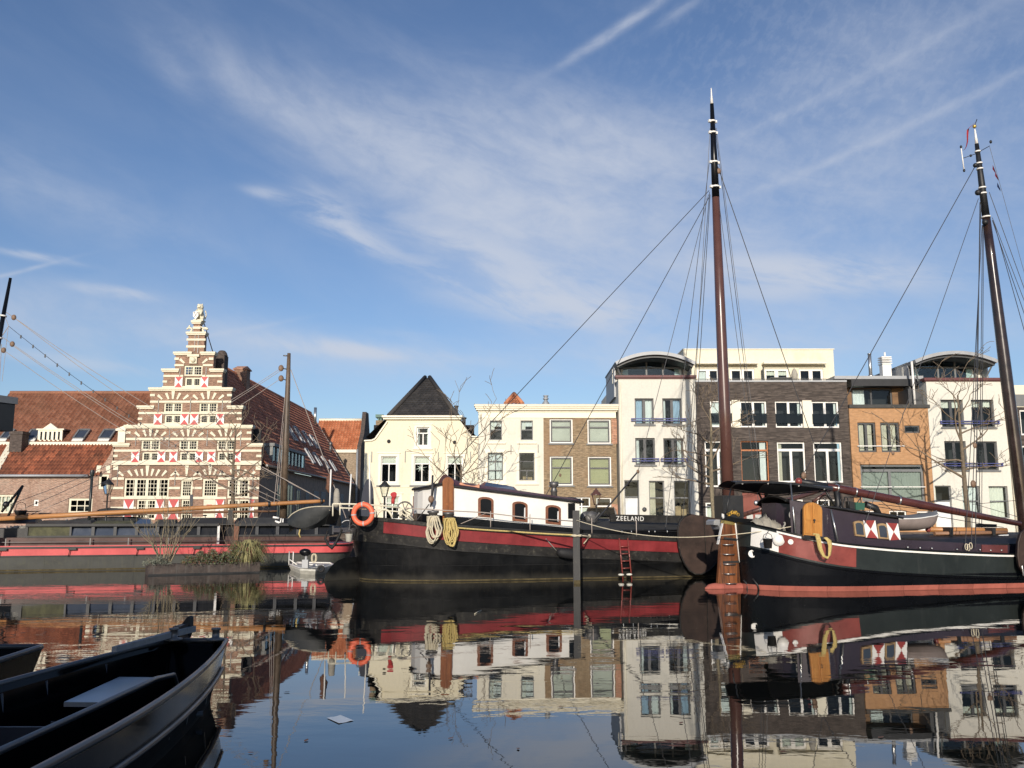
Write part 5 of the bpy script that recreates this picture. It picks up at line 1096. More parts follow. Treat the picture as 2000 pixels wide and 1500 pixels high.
lb = [R_(27, 620, .2), R_(24, 672, .2), R_(7, 684, .2)]
for k_ in lb: b = MB(); block(b, k_, .10).build('block', 'block_brown', lm)
b = MB(); e1 = R_(560, 985, .2)
for k_, e in ((lb[0], R_(600, 960)), (lb[0], R_(585, 990)), (lb[1], R_(560, 985)), (lb[1]-Vector((0, 0, .05)), R_(550, 990)), (lb[2], R_(530, 998))): wire(b, k_, e, .011, .35)
wire(b, R_(12, 610, .2), lb[0], .012); wire(b, R_(4, 658, .2), lb[1], .012); wire(b, R_(3, 672, .2), R_(-14, 1000, .2), .012); wire(b, R_(16, 640, .2), R_(4, 745, .2), .009); wire(b, R_(10, 620, .2), R_(17, 637, .2), .009); wire(b, R_(4, 656, .2), R_(17, 637, .2), .016)
b.build('stay', 'wire_light', lm)
b = MB(); p, q = R_(17, 637, .2), R_(565, 985, .2); pts = sag(p, q, .55, 24); b.tube(pts, .009, 4, cap=False)
for v in pts[1:-1:1]: b.box((v.x-.025, v.y-.03, v.z-.10), (v.x+.025, v.y+.03, v.z+.04))
b.build('light_string', 'wire_dark', lm)
b = MB(); p = R_(3, 1000, -.2); q = R_(45, 948, -.2); b.tube([p, q], .05, 6); b.tube([R_(16, 1008, -.2), q], .05, 6); b.sphere(R_(12, 985, -.2), .13, 5); b.build('derrick', 'strake_black', hb)
c = R_(40, 1003, -.3); b = MB(); b.lathe([(.001, -.06), (.17, -.06), (.24, .09), (.25, .13), (.22, .13)], c, 14); b.tube([c+Vector((-.2, 0, .1)), c+Vector((-.15, 0, .38)), c+Vector((0, 0, .46)), c+Vector((.15, 0, .38)), c+Vector((.2, 0, .1))], .012, 5); b.tube([c+Vector((.24, 0, .08)), c+Vector((.7, 0, .1))], .02, 5)
kp = thing('iron_pan', 'black iron pan with a hoop handle hanging above the red houseboat', 'pan', ROOTM[hb.name] @ c, yaw); b.v = [ROOTM[hb.name] @ v for v in b.v]; b.build('pan', 'strake_black', kp, world=True)
b = MB(); rnd = random.Random(3)
for i in range(5):
    c = R_(24+i*7, 1031-i*.5, -1.0); b.tube([c+Vector((.22*math.cos(a*.7+i), .12*math.sin(a*.7+i), .06*math.sin(a*1.9))) for a in range(10)], .02, 5)
rp = thing('rope_heap', 'heap of loose grey rope on the end of the red houseboat', 'rope', ROOTM[hb.name] @ R_(38, 1035, -1.0), yaw); b.v = [ROOTM[hb.name] @ v for v in b.v]; b.build('rope', 'rope_grey', rp, world=True)
bm_ = MB()
for px, z_ in ((505, 1012), (480, 1010)): pass
b = MB(); 
for a, c, r_ in (((537, 1018), (556, 1024), .05), ((533, 1010), (545, 1012), .05), ((547, 1028), (549, 1012), .03), ((552, 1028), (553, 1013), .03)): b.tube([R_(*a, -.9), R_(*c, -.9)], r_, 6)
b.build('deck_pipe', 'white_paint', hb)

# ==== big black barge with the white deckhouse
yaw2 = math.radians(15.5); bg_ = thing('cargo_barge', 'large black cargo barge with a red band, white deckhouse and tall brown mast', 'barge', (-5.1, 30.3, 0), yaw2)
zr = lerpt([(-.6, 2.13), (1, 1.99), (2.5, 1.80), (5, 1.62), (7, 1.5), (11, 1.32), (14, 1.27), (17, 1.5), (20, 2.0)])
B = Hull(0.0, 20.0, 2.3, 4.4, 5.0, 2.25, 2.1, zr, .42, .6, .09)
b = B.shell([(lambda x: -.6, 0), (lambda x: .015, 0), (lambda x: .02, .003), (lambda x: .055, .003), (lambda x: .06, 0), (lambda x: .5, 0), (lambda x: zr(x)-.82, 0), (lambda x: zr(x)-.81, .035), (lambda x: zr(x)-.50, .035), (lambda x: zr(x)-.49, .0), (lambda x: zr(x)-.13, 0), (lambda x: zr(x)-.12, .05), (lambda x: zr(x), .05), (lambda x: zr(x), -.06), (lambda x: zr(x)-.2, -.06)],
            [0, 1, 1, 1, 0, 0, 0, 2, 2, 2, 2, 2, 2, 2], 52); b.build('hull', ['tar_black', 'algae', 'worn_wale'], bg_)
B.deck(lambda x: zr(x)-.15).build('deck', 'deck_grey', bg_)
XB = lambda px, py, yl: hit(bg_, px, py, yl).x
b = MB(); B.strake(b, XB(752, 1022, -1.9), 12.6, -.135, -.485, .012, 40); b.build('side_band', 'barge_red', bg_)
b = MB(); B.strake(b, .6, 13.2, -.80, -.78, .055, 40); B.strake(b, 2.5, 12.8, .005, .03, .03, 30); b.build('rubbing_strip', 'strake_black', bg_)
# rudder hung on the stern post, swung towards the viewer
b = MB(); o_ = [(705, 1132), (705, 1098), (699, 1090), (690, 1087.5), (674, 1089), (659, 1095), (646, 1106), (638, 1119), (633, 1131), (634, 1140), (705, 1140)]
def swing(px, py): d = ray(px, py); n = Vector((.76, -.97, 0)).normalized(); o = Vector((0, 0, CAMZ)); return o+d*((Vector((-5.12, 30.22, 0))-o).dot(n)/d.dot(n))
pts = [ROOTM[bg_.name].inverted() @ swing(*q) for q in o_]; off = Vector((.05, .09, 0)); n = len(pts)
b.add(pts+[v+off for v in pts], [tuple(range(n)), tuple(range(n, 2*n))[::-1]]+[(i, (i+1) % n, n+(i+1) % n, n+i) for i in range(n)]); b.fix = True; b.build('rudder', 'tar_black', bg_)
b = MB(); b.box((-.06, -.06, -.6), (.05, .06, 1.5)); b.build('stern_post', 'tar_black', bg_)
b = MB(); slab(b, bg_, [(717, 1073), (728, 1079), (727, 1083), (716, 1077)], -.95, .05); b.build('stern_mark', 'barge_red', bg_)
# deckhouse
yn = -1.5; xa, xb_ = XB(884, 1000, yn), XB(1132, 1000, yn); xaft = XB(815, 1000, -.2)
zt_a, zt_b = hit(bg_, 884, 951, yn).z, hit(bg_, 1132, 981.5, yn).z; zq0, zq1 = hit(bg_, 817, 956, -.2).z, hit(bg_, 852, 945.5, yn+.2).z
ztf = lambda x: zt_a+(zt_b-zt_a)*(x-xa)/(xb_-xa) if x > xa-.01 else zq0+(zq1-zq0)*min(1, max(0, (x-xaft)/(xa-.35-xaft)))
zbf = lambda x: zr(max(x, 1.2))-.15; zbh = lambda x: .45-.12*max(0, min(1, (x-xa)/(xb_-xa)))
plan = [(xb_, 1.5), (xb_, yn)]+[(xb_+(xa-xb_)*i/8, yn-.02) for i in range(1, 9)]+[(xa-.30, yn+.10), (xa-.62, yn+.36), (xaft+.1, yn+.85), (xaft, -.2), (xaft, .6), (xaft+.4, 1.2), (xa, 1.5)]
b = MB(); b.grid([[(x, y, zbf(x)+zbh(x)) for x, y in plan], [(x, y, ztf(x)) for x, y in plan]], 0, False, closed=True); b.build('deckhouse_wall', 'white_cabin', bg_)
b = MB(); b.grid([[(x*1.0, y*1.03, zbf(x)-.1) for x, y in plan], [(x, y*1.03, zbf(x)+zbh(x)) for x, y in plan], [(x, y*.99, zbf(x)+zbh(x)) for x, y in plan]], 0, False, closed=True); b.build('deckhouse_base', 'gloss_black', bg_)
b = MB(); rows = []
xs = [xaft-.06, xaft+.2, xaft+.5, xaft+.8, xa-.02]+[xa+(xb_+.10-xa)*i/10 for i in range(0, 11)]
for i, x in enumerate(xs):
    wv_ = 1.60*min(1, .30+.70*ee((x-xaft+.06)/1.25, 2.0)); cam_ = .02 if x < xa-.01 else max(.18, .27-.09*(x-xa)/(xb_-xa), .46-.5*(x-xa)); rows.append([(x, wv_*math.sin(PI/2*(-1+2*k/14))if 0 else wv_*(-1+2*k/14), ztf(x+.0)+.02+cam_*(1-(-1+2*k/14)**2)) for k in range(15)])
b.grid(rows[:5], 0, True); b.grid(rows[5:], 0, True); b.grid(rows[4:6], 0, False); b.build('deckhouse_roof', 'maroon_roof', bg_)
b = MB()
for sgn in (0, -1): b.tube([Vector(r[sgn])+Vector((0, 0, .0)) for r in rows], .045, 6)
b.tube([Vector(p) for p in rows[0]], .045, 6); b.tube([Vector(p) for p in rows[-1]], .04, 6); b.build('roof_edge', 'strake_black', bg_)
b = MB(); slab(b, bg_, arch(864.5, 886, 932, 1019, 0, .9), yn-.12, .06)
for x0, x1 in ((867, 874.3), (877, 884)): 
    slab(b, bg_, [(x0, 986), (x1, 986), (x1, 1012), (x0, 1012)], yn-.14, .02); slab(b, bg_, [(x0, 946), (x1, 941 if x0 < 870 else 946), (x1, 982), (x0, 982)], yn-.14, .02)
slab(b, bg_, [(875, 934), (876.2, 934), (875.6, 1016), (874.6, 1016)], yn-.15, .03)
b.build('door', 'door_wood', bg_)
for a, c, y0, y1 in ((934, 964, 969, 1008.5), (1001, 1030.5, 978, 1017), (1066, 1095.5, 985, 1022.5)):
    sh = 5.0; b = MB(); out_ = arch(a, c, y0, y1, sh*.55, .42); inn = arch(a+4.5, c-4, y0+4, y1-4, sh*.5, .42)
    po = [hit(bg_, x, y, yn-.06) for x, y in out_]; pi = [hit(bg_, x, y, yn-.06) for x, y in inn]; n = len(po)
    b.add(po+pi+[v+Vector((0, .05, 0)) for v in po]+[v+Vector((0, .05, 0)) for v in pi], [(i, (i+1) % n, n+(i+1) % n, n+i) for i in range(n)]+[(i, (i+1) % n, 2*n+(i+1) % n, 2*n+i) for i in range(n)]+[(n+i, n+(i+1) % n, 3*n+(i+1) % n, 3*n+i) for i in range(n)]); b.fix = True
    w_ = b.build('window', 'window_wood', bg_); b = MB(); b.add([v+Vector((0, .03, 0)) for v in pi], [tuple(range(n))]); b.fix = True; b.build('pane', 'gloss_black', w_)
    if a > 990: b = MB(); slab(b, bg_, [(c-6.5, y0+14), (c-4.2, y0+13), (c-4.2, y1-4), (c-7, y1-5)], yn-.034, .003); b.build('curtain', 'curtain_white', w_)
p = hit(bg_, 1116, 1000, yn); b = MB(); b.box((p.x-.13, yn-.05, p.z-.22), (p.x+.12, yn, p.z+.3)); b.build('wall_board', 'gloss_black', bg_)
# skylight, stove pipe and horn on the deckhouse roof
b = MB(); q4 = [(934, 951), (946, 944), (1006, 954), (1014, 962)]; p = [hit(bg_, x, y, -.55) for x, y in ((938, 952), (1013, 964))]; z0 = min(p[0].z, p[1].z)-.35
A_ = [hit(bg_, 938, 953, -.75), hit(bg_, 1015, 962.5, -.75), hit(bg_, 1004, 951, .05), hit(bg_, 946, 941.5, .05)]
b.add(A_+[v+Vector((0, 1.0, .0)) for v in A_[:2]]+[A_[0]-Vector((0, 0, .4)), A_[1]-Vector((0, 0, .4))], [(0, 1, 2, 3), (0, 3, 4), (1, 5, 2), (3, 2, 5, 4), (6, 7, 1, 0)]); b.fix = True; sk = b.build('skylight', 'window_wood', bg_)
b = MB(); c4 = [A_[0].lerp(A_[2], .08), A_[1].lerp(A_[3], .08), A_[2].lerp(A_[0], .06), A_[3].lerp(A_[1], .06)]; nn = (c4[1]-c4[0]).cross(c4[3]-c4[0]).normalized(); b.add([v+nn*.02 for v in c4], [(0, 1, 2, 3)]); b.build('solar_panel', 'solar', sk)
b = MB(); p = hit(bg_, 1082, 972, .2); q = hit(bg_, 1081.5, 941, .2); b.lathe([(.115, -.3), (.115, (q.z-p.z)*.35), (.14, (q.z-p.z)*.4), (.10, (q.z-p.z)*.55), (.10, (q.z-p.z)*.66), (.17, (q.z-p.z)*.75), (.17, q.z-p.z), (.12, q.z-p.z)], p, 12); b.build('stove_pipe', 'dark_steel', bg_)
b = MB(); p = hit(bg_, 896, 946, -1.25); q = hit(bg_, 934, 953, -1.25); d = (q-p).normalized(); L = (q-p).length; b.lathe([(.001, 0), (.075, .04), (.085, .10), (.04, .20), (.035, L*.65), (.05, L*.8), (.10, L*.93), (.17, L), (.11, L*.97)], p, 12, axis=d); hn = b.build('horn', 'horn_pink', bg_)
# stern rails and poles, wheel, cowl
b = MB(); ys = -1.55; ln = [hit(bg_, *q, ys) for q in ((650, 984), (690, 984.5), (740, 987), (781, 991.5))]; b.tube(ln, .028, 6); ln2 = [hit(bg_, *q, ys) for q in ((664, 992), (720, 994), (781, 999.5), (797, 1011), (803, 1016))]; b.tube(ln2, .024, 6); b.tube([hit(bg_, *q, ys) for q in ((781, 991.5), (788, 995), (796, 1004), (808, 1016))], .026, 6)
for px, y0, y1 in ((650, 984, 1008), (664, 983, 1006), (781, 991, 1012), (735, 987, 1010)): b.tube([hit(bg_, px, y0, ys), hit(bg_, px, y1, ys)], .024, 6)
b.build('stern_rail', 'stone_cream', bg_)
b = MB(); 
for a, c in (((646.5, 917), (644, 988)), ((686, 926), (681.5, 1000)), ((721.5, 888), (722.5, 990))): b.tube([hit(bg_, *a, -1.2), hit(bg_, *c, -1.2)], .026, 6)
b.build('pole', 'white_paint', bg_)
b = MB(); c = hit(bg_, 790.5, 996, -.6); R0 = .27; b.tube([c+Vector((R0*math.cos(a*PI/12), 0, R0*math.sin(a*PI/12))) for a in range(24)], .026, 6, closed=True)
for k_ in range(4): a = k_*PI/4+.3; b.tube([c+Vector((R0*math.cos(a), 0, R0*math.sin(a))), c-Vector((R0*math.cos(a), 0, R0*math.sin(a)))], .014, 5)
b.tube([c, c+Vector((0, .2, 0)), c+Vector((0, .22, -.6))], .05, 6); b.build('steering_wheel', 'dark_steel', bg_)
b = MB(); c = hit(bg_, 767.5, 984, -.3); b.tube([c, c+Vector((0, 0, .14)), c+Vector((.03, -.02, .24)), c+Vector((-.0, -.1, .32))], [.06, .065, .08, .11], 10); b.build('vent_cowl', 'shutter_red', bg_)
b = MB(); b.tube([hit(bg_, *q, -1.6) for q in ((735, 1010), (738, 1002), (745, 996), (752, 995), (759, 998), (764, 1005), (766, 1011))], .04, 6); b.build('rope_roller', 'stone_cream', bg_)
# fore part: hatch, name board, winch
x0, x1 = XB(1138, 1040, -1.7), 12.6
b = MB(); b.box((x0, -1.75, 1.1), (x1, 1.75, 1.62)); b.build('hatch_coaming', 'gloss_black', bg_)
b = MB(); prof_ = [(-1.8, 1.63), (-1.2, 1.80), (0, 1.97), (1.2, 1.80), (1.8, 1.63)]; b.grid([[(x0-.05, y, z) for y, z in prof_], [(x1, y, z-.12) for y, z in prof_]], 0, False); b.grid([[(x0-.05, y, z) for y, z in prof_], [(x0-.05, y, 1.5) for y, z in prof_]], 0, False); b.build('hatch_cover', 'canvas_grey', bg_)
b = MB()
for px in (1214.5, 1233, 1243, 1267.5, 1279, 1303): x_ = XB(px, 1050, -1.78); b.tube([(x_, -1.80, 1.50), (x_, -1.80, 1.60)], .02, 5)
b.build('hatch_peg', 'steel', bg_)
b = MB(); slab(b, bg_, [(1192, 1004.5), (1334, 1007), (1334, 1022), (1192, 1019)], -.9, .08); nb = b.build('name_board', 'worn_wale', bg_)
cu = bpy.data.curves.new('lettering', 'FONT'); cu.body = 'ZEELAND'; cu.size = 1; cu.extrude = .012; cu.space_character = 1.22; tmp = bpy.data.objects.new('lettering', cu); C.objects.link(tmp)
bpy.context.view_layer.update(); me = bpy.data.meshes.new_from_object(tmp.evaluated_get(bpy.context.evaluated_depsgraph_get())); C.objects.unlink(tmp); bpy.data.objects.remove(tmp)
xs_ = [v.co.x for v in me.vertices]; zs_ = [v.co.y for v in me.vertices]; pA, pB, pC = hit(bg_, 1203.5, 1016.5, -.92), hit(bg_, 1257.5, 1017.6, -.92), hit(bg_, 1203.5, 1007.8, -.92)
for v in me.vertices:
    fx = (v.co.x-min(xs_))/(max(xs_)-min(xs_)); fz = (v.co.y-min(zs_))/(max(zs_)-min(zs_)); v.co = (pA.x+(pB.x-pA.x)*fx, -.91-v.co.z, pA.z+(pB.z-pA.z)*fx+(pC.z-pA.z)*fz)
me.materials.clear(); me.materials.append(M('letter_white')); lt = bpy.data.objects.new('lettering', me); C.objects.link(lt); lt.parent = nb
b = MB(); c = hit(bg_, 1168, 1018, -.9)
for dx in (-.28, .28): b.lathe([(.02, -.06), (.24, -.06), (.24, .06), (.02, .06)], c+Vector((dx*.0, dx+.9, .12)), 12, axis=(0, 1, 0))
b.tube([c+Vector((0, .5, .12)), c+Vector((0, 1.4, .12))], .10, 8); b.beam(c+Vector((-.3, .5, -.3)), c+Vector((.25, .5, .3)), .05, .05); b.beam(c+Vector((.3, .5, -.3)), c+Vector((-.2, .5, .25)), .05, .05); b.box((c.x-.4, .2-.9, c.z-.35), (c.x+.4, .9, c.z-.28)); b.build('winch', 'dark_steel', bg_)
b = MB()
for px, yy in ((1157, 1035), (1244.5, 1052), (1036, 1022), (959, 1018)): p = hit(bg_, px, yy, -2.2); b.tube([(p.x, -2.15, zr(p.x)-.05), (p.x, -2.15, zr(p.x)+.55)], .015, 5)
l3 = [(XB(px, yy, -2.15), -2.15, hit(bg_, px, yy, -2.15).z) for px, yy in ((790, 992), (870, 997), (945, 1001), (1036, 1012), (1120, 1018))]; b.tube(l3, .018, 5); b.tube([hit(bg_, 900, 1023, -2.15), hit(bg_, 948, 1003, -2.15)], .012, 5); b.build('guard_rail', 'wire_light', bg_)
# leeboard
b = MB(); lee = [(1345, 140), (1270, 170), (1225, 230), (1203, 310), (1199, 420), (1210, 520), (1235, 620), (1280, 720), (1330, 790), (1400, 830), (1470, 832), (1560, 790), (1640, 700), (1690, 600), (1745, 480), (1760, 340), (1750, 240), (1700, 200), (1500, 165)]
slab(b, bg_, [(1120+x/5.882, 980+y/5.882) for x, y in lee], -2.52, .09); lbo = b.build('leeboard', 'leeboard_brown', bg_)
pp = [hit(bg_, 1120+x/5.882, 980+y/5.882, -2.53) for x, y in lee[:13]]; b = MB(); b.tube(pp, .025, 6); p, q = hit(bg_, 1375, 1009, -2.53), hit(bg_, 1379, 1095, -2.53); b.beam(p, q, .02, .02, up=(0, 1, 0)); b.build('iron_edge', 'worn_wale', lbo)
# mast and rigging
b = MB(); p, q = hit(bg_, 1424, 1010, 0), hit(bg_, 1389, 172, 0); fr_ = lambda y: (1010-y)/(1010-172); 
def mpt(y): return hit(bg_, 1424-(1010-y)*35/838, y, 0)
b.tube([mpt(1010), mpt(800), mpt(600), mpt(386)], [.235, .225, .195, .15], 16); ms = b.build('mast', 'mast_brown', bg_)
b = MB(); b.tube([mpt(386), mpt(300), mpt(203)], [.152, .13, .075], 14); b.build('mast_head', 'gloss_black', ms); b = MB(); b.tube([mpt(203), mpt(186), mpt(172)], [.07, .03, .02], 12); b.build('mast_tip', 'white_paint', ms)
b = MB()
for y, r in ((237, .12), (259, .13), (317, .155), (365, .17)): b = MB(); b.tube([mpt(y+1.5), mpt(y-1.5)], r, 14); c = mpt(y); b.box((c.x-r-.06, -.05, c.z-.05), (c.x+r+.06, .05, c.z+.05)); b.build('mast_band', 'white_paint', ms)
b = MB(); b.box((mpt(1000).x-.42, -.35, 1.1), (mpt(1000).x+.42, .35, hit(bg_, 1424, 968, 0).z)); b.build('tabernacle', 'strake_black', ms)
b = MB(); E = lambda px, py, yl: hit(bg_, px, py, yl)
for a, c, yl in (((1385, 372), (848, 943), -1.6), ((1385, 385), (1066, 968), .3), ((1384, 380), (1246, 921), -1.0), ((1385, 320), (1300, 1030), -2.1), ((1386, 375), (1332, 1030), -2.1), ((1387, 250), (1342, 1030), 2.0), ((1387, 380), (1346, 1030), -2.1)): wire(b, E(*a, 0), E(*c, yl), .013)
for a, c, yl in (((1397, 250), (1489, 1000), 2.0), ((1401, 370), (1484, 1000), -1.8), ((1402, 325), (1618, 948), .5), ((1399, 250), (1494, 1000), -1.8)): wire(b, E(*a, 0), E(*c, yl), .013 if c[0] != 1618 else .02)
wire(b, E(1246, 921, -1.0), E(1160, 1022, -1.0), .03); wire(b, E(1246, 921, -1), E(1246, 1045, -1), .012); wire(b, E(848, 943, -1.6), E(841, 990, -1.6), .03); wire(b, E(838, 985, -1.7), E(815, 1015, -1.8), .018); b.tube([E(845, 928, -1.6), E(843, 985, -1.6)], .035, 6)
b.build('stay', 'wire_dark', ms)
for k_, r_ in ((E(1246, 921, -1.0), .06), (E(1094, 928, .2), .05), (E(1404, 334, -.1), .10), (E(842, 975, -1.6), .10)): b = MB(); block(b, k_, r_).build('block', 'block_brown', ms)
b = MB(); b.tube([E(1447, 1007, .8), E(1608, 955, .8)], [.09, .10], 10); b.tube([E(1588, 980, 1.2), E(1620, 958, 1.2)], .07, 8); b.build('spar', 'mast_brown', bg_)
# bollards for the rope coils
for px, py in ((846, 1003), (876, 1006)): b = MB(); c = hit(bg_, px, py, -2.0); b.lathe([(.14, -.5), (.14, 0), (.19, .02), (.19, .09), (.01, .1)], c, 12); b.build('bollard', 'dark_steel', bg_)

# ---- things on and around the barge
def coil(name, label, mat, root, px, py, w, hgt, n, seed, yl):
    rnd = random.Random(seed); c = hit(root, px, py, yl); Mx = ROOTM[root.name]; t_ = thing(name, label, 'rope', Mx @ c, root.rotation_euler.z, 'rope coils hung over the barge side'); b = MB()
    for i in range(n):
        f = i/(n-1)-.5; ww = w*(.55+.55*rnd.random()); hh = hgt*(.72+.3*rnd.random()); ox = f*w*.55+rnd.uniform(-.03, .03); oy = -.04-.035*rnd.random()*n*.3
        pts = [(ox+ww/2*math.sin(a)*(1.0 if math.cos(a) < 0 else .75), oy+.05*math.cos(a)-.07*(math.cos(a) < .4), -hh/2+hh/2*math.cos(a)) for a in [2*PI*k_/22 for k_ in range(22)]]
        b.tube([Mx.to_3x3() @ Vector(p)+Mx @ c for p in pts], .022, 6, closed=True)
    for i in range(4): b.tube([Mx.to_3x3() @ Vector((.19*math.cos(a*PI/8), .17*math.sin(a*PI/8)+.12, -.02-.045*i))+Mx @ c for a in range(16)], .024, 6, closed=True)
    b.build('coil', mat, t_, world=True); return t_
coil('rope_coil', 'loose cream rope coil hung over the barge side left of the tall wooden door', 'rope_cream', bg_, 847, 1008, .36, .86, 7, 5, -2.25)
coil('rope_coil', 'thick bundle of yellow rope hung over the barge side below the tall wooden door', 'rope_yellow', bg_, 879, 1012, .34, .92, 11, 9, -2.32)
c = hit(bg_, 709, 1004, -1.75); Mx = ROOTM[bg_.name]; wc = Mx @ c; lr = thing('life_ring', 'orange life ring hung on the stern rail of the black barge', 'life ring', wc, -.12)
b = MB(); R1, r1 = .305, .082; b.tube([(R1*math.cos(a*PI/18), 0, R1*math.sin(a*PI/18)) for a in range(36)], r1, 10, closed=True); b.build('ring', 'ring_orange', lr)
for k_ in range(4):
    a = k_*PI/2+.10; b = MB(); b.tube([(R1*math.cos(a+d_), 0, R1*math.sin(a+d_)) for d_ in (-.07, 0, .07)], r1+.006, 10); b.build('band', 'ring_grey', lr)
b = MB(); b.tube([(-.34, -.03, -.1), (-.36, 0, .1), (-.32, 0, .25), (0, .02, .40), (.33, 0, .2)], .012, 5); b.build('grab_line', 'rope_cream', lr)
def bucket(label, mat, wp, s, rope_top=None, group=None, handle='dark_steel'):
    t_ = thing('bucket', label, 'bucket', wp, 0, group); b = MB(); b.lathe([(.001, 0), (.105*s, 0), (.135*s, .26*s), (.142*s, .265*s), (.130*s, .255*s), (.10*s, .02*s)], (0, 0, 0), 14); b.build('pail', mat, t_)
    b = MB(); b.tube([(-.135*s, 0, .25*s), (-.10*s, -.02, .37*s), (0, -.03, .42*s), (.10*s, -.02, .37*s), (.135*s, 0, .25*s)], .010, 5)
    if rope_top is not None: b.tube([(0, -.03, .42*s), Vector(rope_top)-Vector(wp)], .010, 4)
    b.build('handle', handle, t_); return t_
p = hit(bg_, 681.5, 1058, -1.75); wp = Mx @ p; bucket('white plastic bucket hanging under the stern of the black barge', 'raft_white', wp, .92, Mx @ hit(bg_, 684, 1012, -1.75))
p = hit(bg_, 689.5, 1046.5, -1.6); bucket('dark metal bucket hanging behind the white one at the stern of the black barge', 'dark_steel', Mx @ p, .85, Mx @ hit(bg_, 684, 1012, -1.75))
b = MB(); o_ = [(704.5, 985), (707, 965), (711, 947), (716, 937), (720.5, 935), (725, 940), (728.5, 955), (730, 985)]; t_ = thing('upright_board', 'tall dark blue pointed board standing behind the life ring', 'board', Mx @ hit(bg_, 717, 985, 1.2), yaw2)
pts = [Mx @ hit(bg_, *q, 1.2) for q in o_]+[Mx @ hit(bg_, *q, 1.2) for q in ((729, 1012), (706, 1012))]; n = len(pts); b.add(pts+[v+Vector((0, .08, 0)) for v in pts], [tuple(range(n))[::-1], tuple(range(n, 2*n))]+[(i, (i+1) % n, n+(i+1) % n, n+i) for i in range(n)]); b.fix = True; b.build('board', 'fin_blue', t_, world=True)

# rolled cushion / bumper and boxes on the stern
p = Mx @ hit(bg_, 657, 985, -.9); t_ = thing('fender_roll', 'long pale rope fender standing at the stern rail of the black barge', 'fender', p); b = MB(); b.lathe([(.03, -.1), (.10, -.05), (.12, .1), (.10, .36), (.07, .48), (.02, .52)], (0, 0, 0), 10); b.build('roll', 'tarpaulin', t_)
p = Mx @ hit(bg_, 647, 945, -1.0); t_ = thing('furled_flag', 'furled rust-red flag on the white stern pole of the black barge', 'flag', p); b = MB(); b.tube([(0, 0, .35), (-.06, -.02, .2), (-.03, -.03, 0), (-.09, -.02, -.15), (-.05, 0, -.3)], [.03, .10, .12, .09, .03], 8); b.build('cloth', 'leaf_brown', t_)
# mooring pile in front
p = G(1126.5, 1139.5); yp = p.y; x0, x1 = W(1120.3, 1100, yp).x, W(1133, 1100, yp).x; zt_ = W(1126, 997, yp).z; t_ = thing('mooring_pile', 'square dark steel mooring pile in front of the black barge', 'mooring pile', (p.x, yp, 0))
b = MB(); b.box((x0, yp, -1.5), (x1, yp+.03, zt_)); b.box((x0, yp+.2, -1.5), (x1, yp+.23, zt_)); b.box(((x0+x1)/2-.02, yp+.03, -1.5), ((x0+x1)/2+.02, yp+.2, zt_)); b.build('beam', 'pile_grey', t_, world=True); b = MB(); b.box((x0+.002, yp-.02, -.02), (x1-.002, yp+.0, .10)); b.build('tide_mark', 'algae', t_, world=True)
pile_top = Vector(((x0+x1)/2, yp, zt_))
# boarding ladder
t_ = thing('boarding_ladder', 'narrow red ladder leaning on the black barge at the waterline', 'ladder', Mx @ hit(bg_, 1222, 1130, -2.4), yaw2); yl = -2.48
for a, c in (((1209.5, 1051), (1217, 1134)), ((1226, 1051), (1234, 1133))): b = MB(); b.tube([Mx @ hit(bg_, *a, yl+.06), Mx @ hit(bg_, *c, yl)], .024, 6); b.build('stile', 'rust_red', t_, world=True)
for f in (.2, .37, .54, .71): b = MB(); a = Vector((1209.5+7.5*f, 1051+83*f)); c = Vector((1226+8*f, 1051+82*f)); b.tube([Mx @ hit(bg_, *a, yl+.03), Mx @ hit(bg_, *c, yl+.03)], .018, 6); b.build('rung', 'rust_red', t_, world=True)
b = MB(); b.sphere(Mx @ hit(bg_, 1213, 1122.5, yl-.04), .07, 6, sq=(1.5, 1, .6)); b.sphere(Mx @ hit(bg_, 1229, 1122, yl-.04), .07, 6, sq=(1.5, 1, .6)); b.build('float', 'raft_white', t_, world=True)
t_ = thing('hull_fender', 'black rubber fender hanging beside the mooring pile on the black barge', 'fender', Mx @ hit(bg_, 1108, 1084, -2.45), yaw2); b = MB(); c = Mx @ hit(bg_, 1108, 1081, -2.5); b.lathe([(.001, -.36), (.06, -.36), (.15, -.26), (.17, -.1), (.17, .15), (.13, .28), (.001, .32)], c, 12, axis=(1, .2, -.18)); b.build('fender', 'black_rubber', t_, world=True)
b = MB(); b.tube([c+Vector((-.33, 0, .06)), Mx @ hit(bg_, 1066, 1052, -2.4)], .014, 5); b.build('line', 'rope_grey', t_, world=True)
# mooring lines
def line(name, label, mat, pts, r, drop):
    t_ = thing(name, label, 'rope', pts[0]); b = MB(); al = []
    for p, q in zip(pts, pts[1:]): al += sag(p, q, drop, 10)
    b.tube(al, r, 6); b.build('line', mat, t_, world=True); return t_
line('mooring_line', 'yellow mooring line along the barge rail to the steel pile', 'rope_yellow', [Mx @ hit(bg_, 884, 1030, -2.36), Mx @ hit(bg_, 1000, 1038, -2.40), Vector((pile_top.x-.1, pile_top.y+.02, W(1120, 1045, yp).z))], .028, .01)
pa = Vector((pile_top.x, pile_top.y-.02, W(1126, 1016, yp).z))
b = MB(); zk = W(1126, 1046, yp).z; pts = [(pile_top.x+.17*math.cos(a*PI/8)*1.0, pile_top.y+.11+.17*math.sin(a*PI/8), zk+.02*math.sin(a)) for a in range(32)]; t_ = thing('rope_knot', 'pale rope wound round the steel pile and knotted to the barge', 'rope', (pile_top.x, yp, zk)); b.tube(pts, .022, 6); b.tube([pts[0], Mx @ hit(bg_, 1152, 1047, -2.4), Mx @ hit(bg_, 1140, 1062, -2.42)], .02, 6); b.sphere(Mx @ hit(bg_, 1151, 1047, -2.42), .06, 5); b.build('turns', 'rope_cream', t_, world=True)
